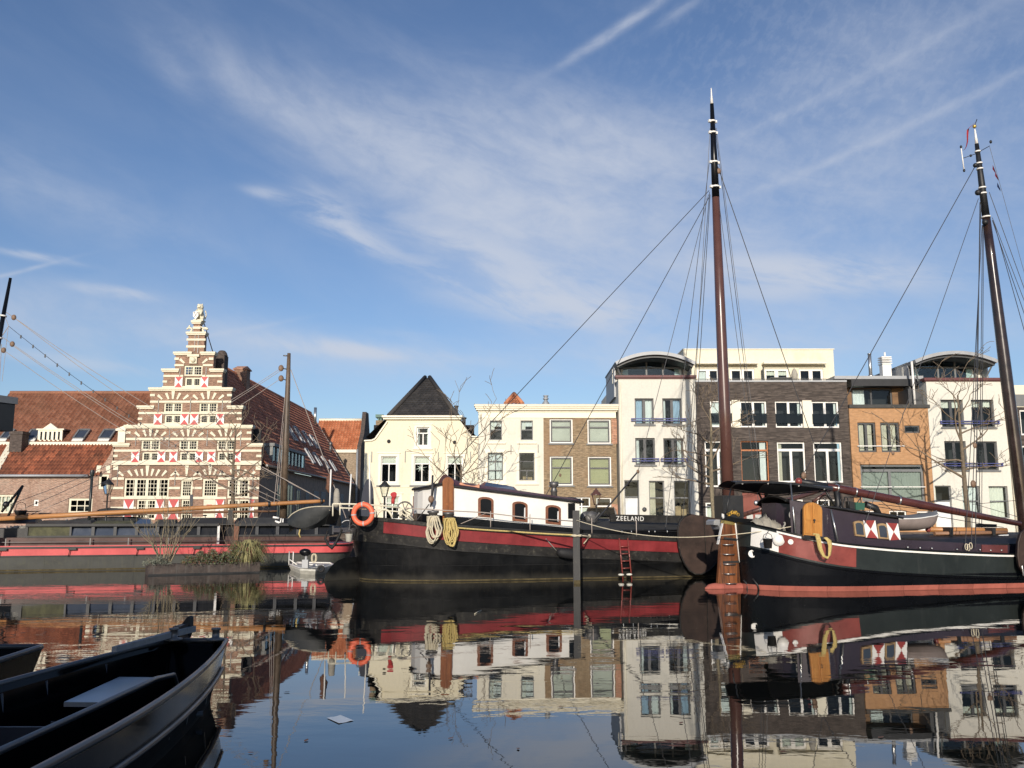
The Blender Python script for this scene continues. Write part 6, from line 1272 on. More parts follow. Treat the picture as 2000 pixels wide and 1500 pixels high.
# ==== sailing barge on the right
yaw3 = math.radians(14.0); sb = thing('sailing_barge', 'glossy black sailing barge with a pink waterline, purple deckhouse and wooden rudder', 'sailing barge', (6.65, 26.35, 0), yaw3); MS = ROOTM[sb.name]
zr3 = lerpt([(-.3, 1.90), (0, 1.84), (.5, 1.64), (1.2, 1.45), (2, 1.29), (3.5, 1.15), (5, 1.06), (7, .97), (9, .93), (11, 1.0), (14, 1.4), (17, 2.0)])
Sx = Hull(0.0, 17.0, 2.1, 3.2, 4.5, 2.1, 2.1, zr3, .12, .6, .12); h = lambda px, py, yl: hit(sb, px, py, yl)
wl = lambda x: max(.03, zr3(x)-.60)
b = Sx.shell([(lambda x: -.6, 0), (lambda x: .145, 0), (lambda x: .15, -.004), (lambda x: .45, -.002), (lambda x: wl(x)-.10, .0), (lambda x: wl(x)-.09, .05), (lambda x: wl(x)-.03, .055), (lambda x: wl(x)-.02, .0), (lambda x: zr3(x)-.05, 0), (lambda x: zr3(x), .0), (lambda x: zr3(x)+.005, .05), (lambda x: zr3(x)+.055, .05), (lambda x: zr3(x)+.055, -.08), (lambda x: zr3(x)-.1, -.08)],
             [1, 0, 0, 0, 0, 0, 0, 2, 2, 0, 0, 0, 0], 56); b.build('hull', ['gloss_black', 'waterline_pink', 'slate_green'], sb)
Sx.deck(lambda x: zr3(x)-.05).build('deck', 'deck_grey', sb)
xw, xr_ = h(1519, 1060, -1.2).x, h(1671, 1085, -2.02).x
b = MB(); Sx.strake(b, .03, xw-.03, -.055, -.575, .012, 12)
for i, f in enumerate((.34,)):       # scalloped edge of the white quarter
    z = zr3(xw)-.06-.5*f; y = -Sx.side(xw, z)-.006; b.lathe([(.16, -.012), (.16, .012), (.0, .013)], (xw-.04, y, z), 14, axis=(-.45, -1, 0))
b.build('white_quarter', 'white_paint', sb)
b = MB(); Sx.strake(b, xw-.03, xr_, -.06, -.575, .010, 26); b.build('red_band', 'rust_red', sb)
b = MB(); Sx.strake(b, xw-.08, 8.9, .0, -.05, .030, 40); b.build('white_line', 'white_paint', sb)
b = MB(); c = h(1546, 1058.5, -1.55); c.y = -Sx.side(c.x, c.z)-.012; b.lathe([(.075, -.005), (.075, .02), (.045, .022), (.04, .0), (.001, .0)], c, 14, axis=(-.6, -1, 0)); c = h(1471.5, 1082, -.7); c.y = -Sx.side(c.x, c.z)-.01; b.lathe([(.11, -.01), (.11, .015), (.08, .02), (.07, .0), (.001, .0)], c, 14, axis=(-.8, -1, 0)); b.build('hawse_pipe', 'white_paint', sb)
# rudder with steps, skeg, tiller and carved head
b = MB(); slab(b, sb, [(1412.5, 1016.5), (1435, 1020), (1439, 1060), (1443, 1098), (1446, 1142), (1402, 1142), (1405, 1100), (1408, 1055)], -.05, .12); ru = b.build('rudder', 'rudder_wood', sb)
b = MB()
for y, x0, x1 in ((1063.5, 1411, 1429.5), (1082.5, 1411.5, 1430.5), (1101.5, 1412, 1433), (1120.5, 1414, 1432), (1139.5, 1416, 1434)): b = MB(); p, q = h(x0, y, -.05), h(x1, y, -.05); b.tube([p, p+Vector((0, -.13, 0)), q+Vector((0, -.13, 0)), q], .016, 6); b.build('step', 'steel', ru)
b = MB(); slab(b, sb, [(1414, 1049), (1441, 1052), (1441, 1057), (1414, 1054)], -.07, .16); slab(b, sb, [(1412, 1096), (1444, 1095), (1444, 1099), (1412, 1100)], -.07, .16); b.tube([h(1441, 1055, -.1), h(1453, 1050, -.15), h(1461, 1047, -.2)], .045, 6); b.build('strap', 'strake_black', ru)
b = MB(); slab(b, sb, [(1412.5, 1016), (1435, 1019.5), (1435.5, 1026), (1411.5, 1022)], -.06, .14); b.build('cap_plate', 'brass', ru)
b = MB(); slab(b, sb, [(1435.5, 1022), (1437.5, 1022), (1447.5, 1098), (1444.5, 1098)], -.075, .05); slab(b, sb, [(1413, 1017), (1414, 1017), (1404, 1063), (1403, 1063)], -.06, .12); b.build('edge_strip', 'white_paint', ru)
b = MB(); zk = .165; out_ = []
pA = h(1380, 1148, -.1); pB = h(1447, 1142, -.1); L = pB.x-pA.x
rows = []
for i in range(11):
    f = i/10; x = pA.x+L*f+.1*(f == 1); r = .02+.15*ee(f/.35, 2.0) if f < .35 else .17; rows.append([(x, r*.75*math.cos(a*PI/6), .02+r*.85*math.sin(a*PI/6)) for a in range(12)])
b.grid(rows, 0, True, closed=True); b.build('skeg', 'waterline_pink', ru)
b = MB(); b.tube([h(1452, 1133, -.25), h(1460, 1142, -.3), h(1459, 1155, -.32)], .025, 6); b.tube([h(1470, 1130, -.6), h(1480, 1143, -.7), h(1482, 1152, -.7)], .025, 6); b.build('chain', 'strake_black', ru)
b = MB(); slab(b, sb, [(1416, 1001), (1423, 1008), (1440, 1012), (1470, 1013.5), (1468, 1026), (1436, 1020), (1414, 1015)], -.12, .2); b.build('tiller', 'gloss_black', sb)
b = MB(); o_ = [(1414+36*(.5-.5*math.cos(PI*i/10)), 1012-16*math.sin(PI*i/10)) for i in range(11)]; slab(b, sb, o_, .1, .1); tl = b.build('tiller_carving', 'canvas_black', sb)
b = MB(); rnd = random.Random(5)
for i in range(9): cx_, cy_ = 1421+i*2.6, 1008-9*math.sin(PI*(i+1)/11); c = h(cx_, cy_+1.5, .08); b.tube([c+Vector((.05*math.cos(a*.7+i*2)*(1-a*.06), -.01, .06*math.sin(a*.7+i*2)*(1-a*.06))) for a in range(9)], .012, 4)
b.build('gilding', 'gold', tl)
b = MB(); slab(b, sb, [(1411, 1003), (1415, 1005), (1416, 1011), (1413, 1013), (1411, 1009)], -.16, .06); b.build('white_ornament', 'white_paint', sb)
b = MB(); slab(b, sb, [(1394, 1018), (1398, 1014.5), (1413, 1015), (1411, 1030), (1406, 1034), (1403, 1026), (1394, 1025)], .3, .5); b.build('chock', 'zinc', sb)
# deckhouse
yn = -1.68; xa, xb_ = h(1607, 1020, yn).x, h(1757, 1040, yn).x; xf = h(1516, 1010, -.1).x; zA, zB = h(1607, 989.5, yn).z, h(1756, 1012.5, yn).z
zt3 = lambda x: zA+(zB-zA)*(x-xa)/(xb_-xa)+.06*max(0, (xa-x)/(xa-xf)); zb3 = lambda x: zr3(x)-.15
plan = [(xb_, 1.5), (xb_, yn)]+[(xb_+(xa-xb_)*i/6, yn) for i in range(1, 7)]+[(xa-.32, yn+.12), (xa-.75, yn+.42), (xf+.25, yn+.95), (xf, -.1), (xf, .7), (xf+.5, 1.4), (xa, 1.5)]
b = MB(); b.grid([[(x, y, zb3(x)) for x, y in plan], [(x, y, zt3(x)) for x, y in plan]], 0, False, closed=True); b.build('deckhouse_wall', 'purple_brown', sb)
b = MB(); rows = []
for i in range(13):
    x = xf-.05+(xb_+.12-xf)*i/12; w_ = 1.78*min(1, .45+.55*ee((x-xf+.05)/1.2, 2)); rows.append([(x, w_*(-1+k_/6), zt3(x)+.02+.16*(1-(-1+k_/6)**2)) for k_ in range(13)])
b.grid(rows, 0, True); b.build('deckhouse_roof', 'deck_grey', sb)
b = MB(); b.tube([Vector(r[0]) for r in rows], .035, 6); b.tube([Vector(p) for p in rows[0]], .035, 6); b.tube([Vector(p) for p in rows[-1]], .03, 6); b.build('roof_edge', 'strake_black', sb)
b = MB(); slab(b, sb, [(1640, 1071.5), (1990, 1088), (1990, 1066), (1757, 1054), (1640, 1064)], -1.80, .1); b.build('bulwark', 'purple_brown', sb)
b = MB(); dq = arch(1570, 1606, 979, 1047, 5, .75, 10); slab(b, sb, dq, yn-.13, .06)
for x0, x1, d0 in ((1574, 1585.5, 0), (1590.5, 1602, 2)): slab(b, sb, [(x0, 992+d0), (x1, (986 if x0 < 1580 else 994)), (x1, 1016+d0), (x0, 1015+d0)], yn-.15, .02); slab(b, sb, [(x0, 1021+d0), (x1, 1022+d0), (x1, 1043+d0), (x0, 1042+d0)], yn-.15, .02)
slab(b, sb, [(1587.3, 981), (1588.6, 981), (1589.3, 1049), (1588, 1049)], yn-.16, .03); dr = b.build('door', 'door_golden', sb)
b = MB(); b.sphere(h(1590.5, 1016, yn-.18), .035, 5); b.sphere(h(1590.5, 1020, yn-.18), .02, 5); b.build('handle', 'strake_black', dr)
b = MB(); slab(b, sb, [(1573, 1045), (1608, 1048), (1608, 1056), (1573, 1053)], yn-.20, .2); b.build('door_step', 'strake_black', sb)
for q, inn in ((((1667.5, 1020), (1671, 1018), (1677, 1017), (1684, 1018), (1688.5, 1023), (1691, 1048.5), (1671, 1046.5)), ((1671, 1023), (1675, 1021), (1681, 1021.5), (1685.5, 1026), (1687.5, 1045), (1673.5, 1043.5))),
               (((1713.5, 1025), (1717, 1022.5), (1724, 1022), (1731, 1024), (1735, 1028), (1737, 1053.5), (1716.5, 1051.5)), ((1716.5, 1028), (1721, 1026), (1727, 1026.5), (1731.5, 1031), (1733.5, 1050), (1719.5, 1048.5)))):
    b = MB(); slab(b, sb, q, yn-.05, .05); w_ = b.build('window', 'window_tan', sb); b = MB(); slab(b, sb, inn, yn-.06, .01); b.build('pane', 'gloss_black' if 0 else 'solar', w_)
for q in (((1686.5, 1016), (1709.5, 1016.5), (1715.5, 1051.5), (1692, 1050)), ((1731.5, 1021), (1754, 1022.5), (1759.5, 1056.5), (1738, 1055))):
    b = MB(); slab(b, sb, q, yn-.09, .03, 0); p = [h(*v, yn-.096) for v in q]; c = (p[0]+p[1]+p[2]+p[3])/4
    e = .04; b.add([p[0].lerp(p[1], e), p[1].lerp(p[0], e), c], [(0, 1, 2)], 1); b.add([p[3].lerp(p[2], e), p[2].lerp(p[3], e), c], [(0, 2, 1)], 1); b.build('shutter', ['white_paint', 'shutter_brick'], sb)
# awning over the steering place
b = MB(); tp = [(1436, 942), (1450, 940), (1470, 939), (1500, 939.5), (1530, 941), (1560, 944), (1590, 948), (1610, 951), (1627, 954)]; fp = [(1402, 949), (1425, 952), (1450, 956), (1480, 960.5), (1512, 964.5), (1540, 962), (1570, 959), (1600, 956.5), (1624, 955.5)]
pn = [h(*q, -1.1) for q in tp]; pf = [h(*q, 1.2) for q in fp]; n = len(pn); rows = [[u.lerp(v, j/7)+Vector((0, 0, .09*math.sin(PI*j/7))) for u, v in zip(pn, pf)] for j in range(8)]
b.grid(rows, 0, True); b.grid([[v-Vector((0, 0, .03)) for v in r] for r in rows], 0, True, mif=lambda i, k_: 1 if i >= 3 and 3 <= k_ <= 6 else 0); b.grid([rows[0], [v-Vector((0, 0, .06)) for v in rows[0]]], 0, False)  # lighter grey middle of the underside paints light coming through the canvas
aw = b.build('awning', ['canvas_black', 'lit_canvas'], sb)
b = MB()
for i in (1, 3, 5, 7): b.tube([r[i]-Vector((0, 0, .07)) for r in rows], .022, 6)
b.tube([v-Vector((0, 0, .06)) for v in rows[-1]], .02, 6); b.build('awning_frame', 'dark_steel', aw)
for s_ in ([h(1544, 944, -1.1), h(1554, 1044, -1.5)], [h(1623, 995, -1.75), h(1637, 1060, -1.9)]): b = MB(); b.tube(s_, .026, 6); b.build('awning_pole', 'steel', sb)
for s_, r_ in (([h(1482, 963, .9), h(1489, 978, .9), h(1489, 1010, .9)], .03), ([h(1428, 955, -.9), h(1421, 985, -.9), h(1420, 1003, -.9)], .022), ([h(1611, 956, -.9), h(1632, 990, -.9)], .03)): b = MB(); b.tube(s_, r_, 6); b.build('awning_strut', 'strake_black', sb)
# tarpaulin-covered gear on the quarter and a dark round fender board behind it
c = h(1495, 1022, -.25); b = MB()
rows = []
for i in range(9):
    f = i/8; x = c.x-.42+.95*f; hh = .36*(math.sin(PI*(f*.86+.09))**.6)*(1+.12*math.sin(f*17)); rows.append([(x, c.y-.3+.7*k_/8, c.z-.12-.15*f+hh*math.sin(PI*k_/8)**.6*(1+.1*math.sin(k_*3+i*2))) for k_ in range(9)])
b.grid(rows, 0, True); b.fix = True; b.build('tarpaulin', 'tarpaulin', sb)
b = MB()
for i in (2, 4, 6, 7): b.tube([Vector(v)+Vector((.03*(k_-4)*.3, -.01, .012)) for k_, v in enumerate(rows[i])], .010, 4)
b.build('lashing', 'rope_grey', sb)
b = MB(); c = h(1508, 1018, .5); b.lathe([(.001, -.05), (.38, -.05), (.40, 0), (.38, .05), (.001, .05)], c+Vector((0, 0, -.05)), 26, axis=(0, 1, 0)); b.build('round_board', 'strake_black', sb)
b = MB(); c = h(1546, 1006, -1.2); b.tube([c+Vector((.07*math.cos(a*PI/6), 0, .10*math.sin(a*PI/6))) for a in range(12)], .02, 5, closed=True); c2 = h(1531, 1020, -.9); b.tube([c2+Vector((.03*math.sin(a), -.01, -.03*a)) for a in range(8)], .03, 5); b.build('coiled_line', 'rope_grey', sb)
# boom, crutch, deck gear on the roof
b = MB(); p, q = h(1614, 950, -.3), h(1992, 1023, -.3); b.tube([p, p.lerp(q, .1), p.lerp(q, .5), q], [.10, .125, .125, .085], 14); bo = b.build('boom', 'boom_maroon', sb)
b = MB()
for f in (.05, .14, .36): b = MB(); c = p.lerp(q, f); d = (q-p).normalized(); b.tube([c-d*.025, c+d*.025], .14, 12); b.build('boom_band', 'steel', bo)
b = MB(); a0, a1 = h(1560, 940, -.3), h(1625, 951, -.3); b.tube([a0, a1], .09, 10); b.build('boom_cover', 'canvas_black', bo); b = MB(); b.sphere(a0, .11, 6); b.build('boom_end', 'rust_red', bo)
b = MB(); b.tube([h(1633, 955, -.3), h(1637, 985, -.3), h(1634, 1003, -.3)], .09, 8); b.build('boom_crutch', 'canvas_black', sb)
b = MB(); c = h(1611, 982, .9)
for k_ in range(5): a = k_*2*PI/5; b.tube([c, c+Vector((.08*math.cos(a), 0, .08*math.sin(a))), c+Vector((.15*math.cos(a+.5), 0, .15*math.sin(a+.5)))], .014, 5)
b.build('wheel_hub', 'white_paint', sb)
b = MB(); b.tube([c+Vector((.19*math.cos(a*PI/10), 0, .24*math.sin(a*PI/10))) for a in range(20)], .016, 5, closed=True); b.build('steering_wheel', 'strake_black', sb)
b = MB(); slab(b, sb, [(1671, 981), (1689, 982), (1689, 996), (1672, 996)], -.9, .25); b.build('deck_box', 'green_box', sb)
b = MB(); slab(b, sb, [(1659, 979), (1671, 981), (1672, 995), (1660, 993)], -.85, .2)
for a, c in (((1650, 971), (1682, 971)), ((1650, 971), (1644, 1000)), ((1680, 971), (1686, 998)), ((1655, 971), (1660, 1000))): b.tube([h(*a, -.8), h(*c, -.8)], .018, 5)
b.tube([h(1690, 985, -.6), h(1710, 992, -.6), h(1716, 1005, -.6)], .10, 8); b.build('deck_frame', 'strake_black', sb)
# hatch, spars and lines on the foredeck
x0, x1 = h(1757, 1050, -1.5).x, 12.5
b = MB(); z1 = lambda x: zr3(x)+.12; b.grid([[(x0, y, z1(x0)+z) for y, z in ((-1.72, -.2), (-1.72, .0), (-1.2, .16), (0, .28), (1.2, .16), (1.7, 0))], [(x1, y, z1(x1)+z) for y, z in ((-1.72, -.2), (-1.72, .0), (-1.2, .16), (0, .28), (1.2, .16), (1.7, 0))]], 0, False); b.build('hatch_cover', 'canvas_black', sb)
b = MB(); b.tube([h(1812, 1034, -.2), h(1965, 1036, -.2)], .085, 10); b.build('spar', 'pine_spar', sb); b = MB(); b.tube([h(1825, 1042, -.5), h(1965, 1040, -.5)], .06, 8); b.build('spar', 'spar_old', sb)
b = MB(); b.sphere(h(1813, 1034, -.2), .09, 6); b.build('spar_end', 'rust_red', sb)
for q_, y_, d_ in (([(1856, 1030), (1862, 1030), (1862, 1047), (1856, 1047)], -.6, .6), ([(1939, 1031), (1945, 1031), (1945, 1050), (1939, 1050)], -.6, .6), ([(1920, 1030), (1947, 1030), (1947, 1024), (1920, 1023)], .4, .3)): b = MB(); slab(b, sb, q_, y_, d_); b.build('spar_chock', 'strake_black', sb)
b = MB(); slab(b, sb, [(1952, 1045), (1970, 1044), (1970, 1055), (1952, 1054)], -.7, .05); b.build('deck_light', 'curtain_white', sb)
b = MB(); slab(b, sb, [(1918, 1064), (1968, 1065), (1968, 1080), (1918, 1078)], -1.83, .04); b.build('bulwark_patch', 'maroon_roof', sb)
for px, py in ((1773, 1069), (1797, 1070), (1820, 1071), (1869, 1073), (1914, 1074), (1935, 1075), (1956, 1075)): b = MB(); b.sphere(h(px, py, -1.84), .03, 5); b.build('bulwark_bolt', 'steel', sb)
b = MB(); c = h(1890, 1068, -1.95)
for dx, dz in ((-.07, 0), (.0, -.02), (.08, .03)): b.tube([c+Vector((dx+.05*math.cos(a*PI/5), -.03, dz+.09*math.sin(a*PI/5))) for a in range(10)], .012, 5, closed=True)
b.build('coiled_line', 'rope_cream', sb)
b = MB(); o_ = [(1986+42*(1-math.cos(a)), 1082-46*math.sin(a)) for a in [(-PI/2)+PI*i/12 for i in range(13)]]; o_ = [(1988, 1085), (1989, 1060), (1994, 1042), (2004, 1034), (2040, 1030), (2090, 1040), (2095, 1085), (2060, 1120), (2022, 1128), (2000, 1120), (1991, 1105)]; slab(b, sb, o_, -2.32, .09); lb2 = b.build('leeboard', 'leeboard_brown', sb)
b = MB(); b.tube([h(*q, -2.33) for q in ((2000, 1120), (1991, 1105), (1988, 1085), (1989, 1060), (1994, 1042), (2004, 1034))], .03, 6); b.build('iron_edge', 'leeboard_brown', lb2)
b = MB(); b.tube([h(1987, 1092, -2.25), h(1996, 1104, -2.3), h(1999, 1125, -2.4)], .02, 5); b.build('chain', 'steel', sb)
# raked mast
mp = lambda y: h(2001-(1015-y)*98/770, y, 0)
b = MB(); b.tube([mp(1060), mp(1015), mp(700), mp(500), mp(424)], [.20, .20, .185, .15, .13], 16); m3 = b.build('mast', 'mast_dark', sb)
b = MB(); b.tube([mp(424), mp(350), mp(281)], [.125, .10, .065], 14); b.build('mast_head', 'canvas_black', m3); b = MB(); b.tube([mp(281), mp(252)], [.055, .022], 12); b.build('mast_tip', 'white_paint', m3); b = MB(); b.sphere(mp(247), .065, 7); b.build('mast_ball', 'gold', m3)
b = MB()
for y, r in ((296, .095), (319, .105), (330, .11), (367, .125), (378, .125), (424, .15)): b = MB(); b.tube([mp(y+1.3), mp(y-1.3)], r, 14); b.build('mast_band', 'white_paint', m3)
b = MB(); b.tube([h(1881, 309, 0), h(1904, 301, 0), h(1933, 285, 0)], .012, 5); b.sphere(h(1896, 304, 0), .045, 5); b.sphere(h(1877, 287, 0), .04, 5, sq=(1, 1, 1.5)); b.sphere(h(1883, 333, 0), .04, 5, sq=(1, 1, 1.5)); b.sphere(h(1935, 277, 0), .045, 5, sq=(1, 1, 1.4)); b.sphere(h(1905, 323, -.1), .08, 5); b.sphere(h(1910, 376, -.1), .10, 6); b.sphere(h(1924, 434, -.1), .10, 6); b.build('mast_fitting', 'canvas_black', m3)
b = MB(); b.tube([h(1877, 288, 0), h(1883, 333, 0)], .02, 6); b.build('aerial', 'white_paint', m3)
b = MB(); fl = [(1904, 240), (1898, 245), (1891, 251), (1890, 262), (1890, 276), (1888, 285), (1885, 291), (1881, 294)]; ww = [.10, .14, .12, .09, .07, .05, .03, .01]
b.grid([[h(*q, .05*math.sin(i*1.3))+Vector((-w_*.5, 0, -w_*.5 if i < 3 else 0)) for i, (q, w_) in enumerate(zip(fl, ww))], [h(*q, .04+.05*math.sin(i*1.3+.6))+Vector((w_*.5, .02, w_*.4 if i < 3 else 0)) for i, (q, w_) in enumerate(zip(fl, ww))]], 0, True); b.build('pennant', 'flag_red', m3)
b = MB(); b.tube([mp(247), h(1908, 233, 0)], .014, 5); b.build('pennant_staff', 'wire_dark', m3)
b = MB()
for q, c_ in (((1939, 322), 0), ((1944, 335), 0), ((1948, 356), 1)): p = h(*q, .3); b.add([p, p+Vector((.10, .01, -.22)), p+Vector((.16, .06, -.30)), p+Vector((.05, .08, -.12))], [(0, 1, 2, 3)], c_)
b.build('signal_flag', ['flag_red', 'flag_blue'], m3)
b = MB(); wr = lambda a, c, yl, r=.013, y0=0.0: wire(b, h(*a, y0), h(*c, yl), r)
wr((1905, 324), (1562, 938), -.3, .014); wr((1911, 388), (1690, 1022), -1.9, .013); wr((1914, 395), (1905, 1070), -1.95, .014); wr((1916, 398), (1897, 1070), -1.95, .012); wr((1918, 440), (1885, 1072), -1.95, .012); wr((1921, 440), (1917, 1068), 1.6, .012); wr((1919, 440), (1912, 1060), 1.8, .012)
wr((1932, 375), (2050, 700), .0, .014); wr((1938, 430), (2085, 860), -.5, .012); wr((1938, 425), (2090, 820), .5, .012); wr((1940, 430), (2100, 1000), 1.8, .012); wr((1933, 287), (2030, 640), .3, .008); wr((1690, 960, ), (1655, 1008), -.5, .018, -.3); wr((1700, 962), (1790, 1035), -.3, .01, -.3); wr((1716, 985), (1960, 1012), .6, .01, -.5); wr((1716, 990), (1960, 1030), .8, .01, -.5); wr((1900, 985), (2010, 975), .5, .008, .5); wr((1905, 985), (1990, 1010), .2, .008, .5)
b.build('stay', 'wire_dark', m3)
for q, yl, r in (((1904, 870), -1.95, .09), ((1901, 945), -1.95, .12), ((1744, 885), -1.2, .07), ((1570, 929), -.3, .12), ((1607, 950), -.3, .1)): b = MB(); block(b, h(*q, yl), r*.75).build('block', 'block_brown', m3)
# black bucket and yellow rope on the side
bk = bucket('black bucket hanging from the white quarter of the sailing barge', 'strake_black', MS @ h(1500, 1071, -1.45), 1.0, MS @ h(1501, 1036, -1.25), handle='strake_black')
t_ = thing('rope_coil', 'yellow rope loop hanging over the red band below the golden wooden doors', 'rope', MS @ h(1608, 1050, -2.0), yaw3, 'rope coils hung over the barge side'); b = MB()
for i in range(9):
    o = (i-4)*.8; pts = [(1588+o*.2, 1043), (1596+o, 1043+abs(o)*.3), (1599+o, 1056), (1602+o*.9, 1072), (1608+o*.7, 1087-abs(o)*.4), (1616+o*.5, 1091.5-abs(o)*.8), (1620-o*.4, 1084), (1621.5-o*.8, 1066), (1619-o, 1056), (1612-o*.6, 1050)]
    b.tube([MS @ h(x, y, -2.14-.012*(i % 3)-.02*(k_ > 1)) for k_, (x, y) in enumerate(pts)], .021, 6)
b.build('coil', 'rope_yellow', t_, world=True)
line('mooring_line', 'pale line running from the steel pile past the leeboard to the sailing barge', 'rope_yellow', [pa, MS @ h(1398, 1046.5, -.35), MS @ h(1545, 1028.5, -1.35)], .019, .0)
bpy.data.objects.remove(bpy.data.objects['mooring_line.001'].children[0])
b = MB(); al = sag(pa, MS @ h(1400, 1046.5, -.35), .22, 16)+sag(MS @ h(1400, 1046.5, -.35), MS @ h(1545, 1028.5, -1.35), .03, 6)[1:]; b.tube(al, .013, 6); b.build('line', 'rope_cream', bpy.data.objects['mooring_line.001'], world=True)
line('mooring_line', 'thin dark line from the rudder strap up to the sailing barge rail', 'rope_cream', [MS @ h(1460, 1049, -.25), MS @ h(1510, 1035, -1.2)], .012, .02)

# ==== small boats
def smallboat(t_, M4, L, hb_, dep, mats, name='hull', rim='white_paint', cover=None, stern=.7, rimr=.02):
    b = MB(); N = 18; rows = []
    for j in range(7):
        f = j/6; a = f*PI/2; row = []
        for i in range(N+1):
            s = i/N; w_ = hb_*ee((1-s)/.62, 1.9)*(stern+(1-stern)*ee(s/.4, 2)); sheer = dep*(.82+.30*(2*s-1)**2 if s > .5 else .82+.10*(2*s-1)**2); keel = dep*.10*max(0, (s-.7)/.3)**2*4
            row.append((L*(s-.5)+(.10*f*s*L*.5 if s > .8 else 0), w_*math.sin(a)**.8, keel+(sheer-keel)*(1-math.cos(a))**.9))
        rows.append(row)
    full = [[(x, -y, z) for x, y, z in r] for r in rows[::-1]]+rows[1:]; b.grid([[M4 @ Vector(p) for p in r] for r in full], 0, True)
    tr = [M4 @ Vector(r[0]) for r in full]; b.add(tr, [tuple(range(len(tr)))], 0); hl_ = b.build(name, mats, t_, world=True)
    b = MB(); rim_ = [M4 @ Vector((x, -y, z)) for x, y, z in rows[-1]]+[M4 @ Vector(p) for p in rows[-1][::-1]]; b.tube(rim_, rimr, 6, closed=True); b.build('gunwale', rim, t_, world=True)
    if cover:
        b = MB(); b.grid([[M4 @ Vector((x, y*(-1+2*k_/8), z+.10*(1-(-1+2*k_/8)**2))) for x, y, z in rows[-1]] for k_ in range(9)], 0, True); b.build('cover', cover, t_, world=True)
    return hl_
c = MS @ h(1770, 1035, -.7); t_ = thing('ship_tender', 'grey covered tender with a white gunwale lying on the sailing barge hatch', 'dinghy', c, yaw3)
smallboat(t_, Matrix.Translation(c+Vector((-.15, .1, -.03))) @ Matrix.Rotation(yaw3+.05, 4, 'Z') @ Matrix.Rotation(math.radians(-1), 4, 'Y'), 2.6, .52, .44, 'tender_brown', rim='white_paint', cover='fascia_grey')
# dark dinghy hanging across the stern
c = Mx @ hit(bg_, 612, 1036, -1.6); t_ = thing('hanging_dinghy', 'dark grey dinghy hanging in davits at the stern of the black barge', 'dinghy', c, 0)
D2 = Vector((-390*30.4/F, 30.4, 0)); pp = lambda px, py, d=0.0: W(px, py, 30.6+d)
near_top = [(563, 1012), (572, 1003), (590, 994), (615, 989.5), (648, 989.0)]; chine = [(563, 1024), (574, 1029), (594, 1031), (620, 1021), (643, 1003)]; keel = [(566, 1029), (576, 1033), (594, 1035.5), (615, 1032), (636, 1024)]
b = MB(); T0 = [pp(*q, .45-.45*i/4) for i, q in enumerate(near_top)]; T1 = [pp(*q, .3-.2*i/4) for i, q in enumerate(chine)]; T2 = [pp(*q, .55-.1*i/4) for i, q in enumerate(keel)]
def fine(P):
    out_ = []
    for i in range(len(P)-1):
        p0, p1, p2, p3 = P[max(0, i-1)], P[i], P[i+1], P[min(len(P)-1, i+2)]
        for k_ in range(5): u = k_/5; out_.append(.5*((2*p1)+(p2-p0)*u+(2*p0-5*p1+4*p2-p3)*u*u+(3*p1-p0-3*p2+p3)*u**3))
    return out_+[P[-1]]
T0, T1, T2 = fine(T0), fine(T1), fine(T2); bul = [a.lerp(c, .5)+Vector((-.03, -.05, -.02)) for a, c in zip(T0, T1)]
b.grid([T0, bul, T1], 0, True); b.grid([T1, T2], 0, True); b.build('hull', 'dinghy_grey', t_, world=True)
b = MB(); tr = [pp(648, 989, 0), pp(664, 1000, .75), pp(660, 1010, .8), pp(655, 1022, .7), pp(636, 1024, .35), pp(643, 1004, .1)]; b.add(tr+[v+Vector((-.02, .03, 0)) for v in tr], [tuple(range(6)), tuple(range(6, 12))[::-1]]+[(i, (i+1) % 6, 6+(i+1) % 6, 6+i) for i in range(6)]); b.fix = True; b.build('transom', 'strake_black', t_, world=True)
far = [pp(563, 1012, .55), pp(575, 1003, 1.1), pp(600, 996, 1.5), pp(635, 995, 1.45), pp(664, 1000, .75)]; b = MB(); b.grid([far, [v+Vector((.1, -.15, -.5)) for v in far], T2[::5]], 0, False); b.build('far_side', 'strake_black', t_, world=True)
b = MB(); b.tube(T0, .018, 6); b.tube(far, .016, 6); b.build('gunwale', 'rope_cream', t_, world=True)
b = MB(); b.tube([pp(586, 1034, .3), pp(584, 1043, .3), pp(587, 1050, .3)], .028, 5); b.build('rope_end', 'rope_yellow', t_, world=True)
b = MB(); b.tube([pp(640, 1036, .6), pp(635, 1052, .6), pp(641, 1064, .6), pp(648, 1070, .6), pp(655, 1062, .6), pp(663, 1045, .6), pp(668, 1034, .6)], [.03, .04, .05, .07, .05, .05, .04], 8); b.build('sling', 'black_rubber', t_, world=True)
# low white work raft with outboard
c = G(600, 1116); t_ = thing('work_raft', 'small weathered white raft with a metal frame moored beside the reeds', 'raft', c, .25)
top = lambda px, py: G(px, py, .20)
P4 = [top(566, 1103), top(586, 1110.5), top(616, 1112), top(634, 1109), top(652, 1104), top(645, 1100), top(580, 1099)]; ctr = sum(P4, Vector())/7; n = 7
Q4 = [Vector((v.x+(ctr.x-v.x)*.10, v.y+(ctr.y-v.y)*.10, -.08)) for v in P4]; b = MB(); R4_ = [v+Vector((0, 0, -.06))+(v-ctr)*.02 for v in P4]
b.add(P4+R4_+Q4, [tuple(range(n))]+[(i, (i+1) % n, n+(i+1) % n, n+i) for i in range(n)]+[(n+i, n+(i+1) % n, 2*n+(i+1) % n, 2*n+i) for i in range(n)]); b.fix = True; b.build('hull', 'raft_white', t_, world=True)
b = MB(); b.tube([v+Vector((0, 0, .015)) for v in P4], .03, 6, closed=True); b.tube([P4[0].lerp(P4[6], .3)+Vector((0, 0, .06)), P4[3]+Vector((-.1, .2, .06))], .03, 6); b.build('rim', 'white_paint', t_, world=True)
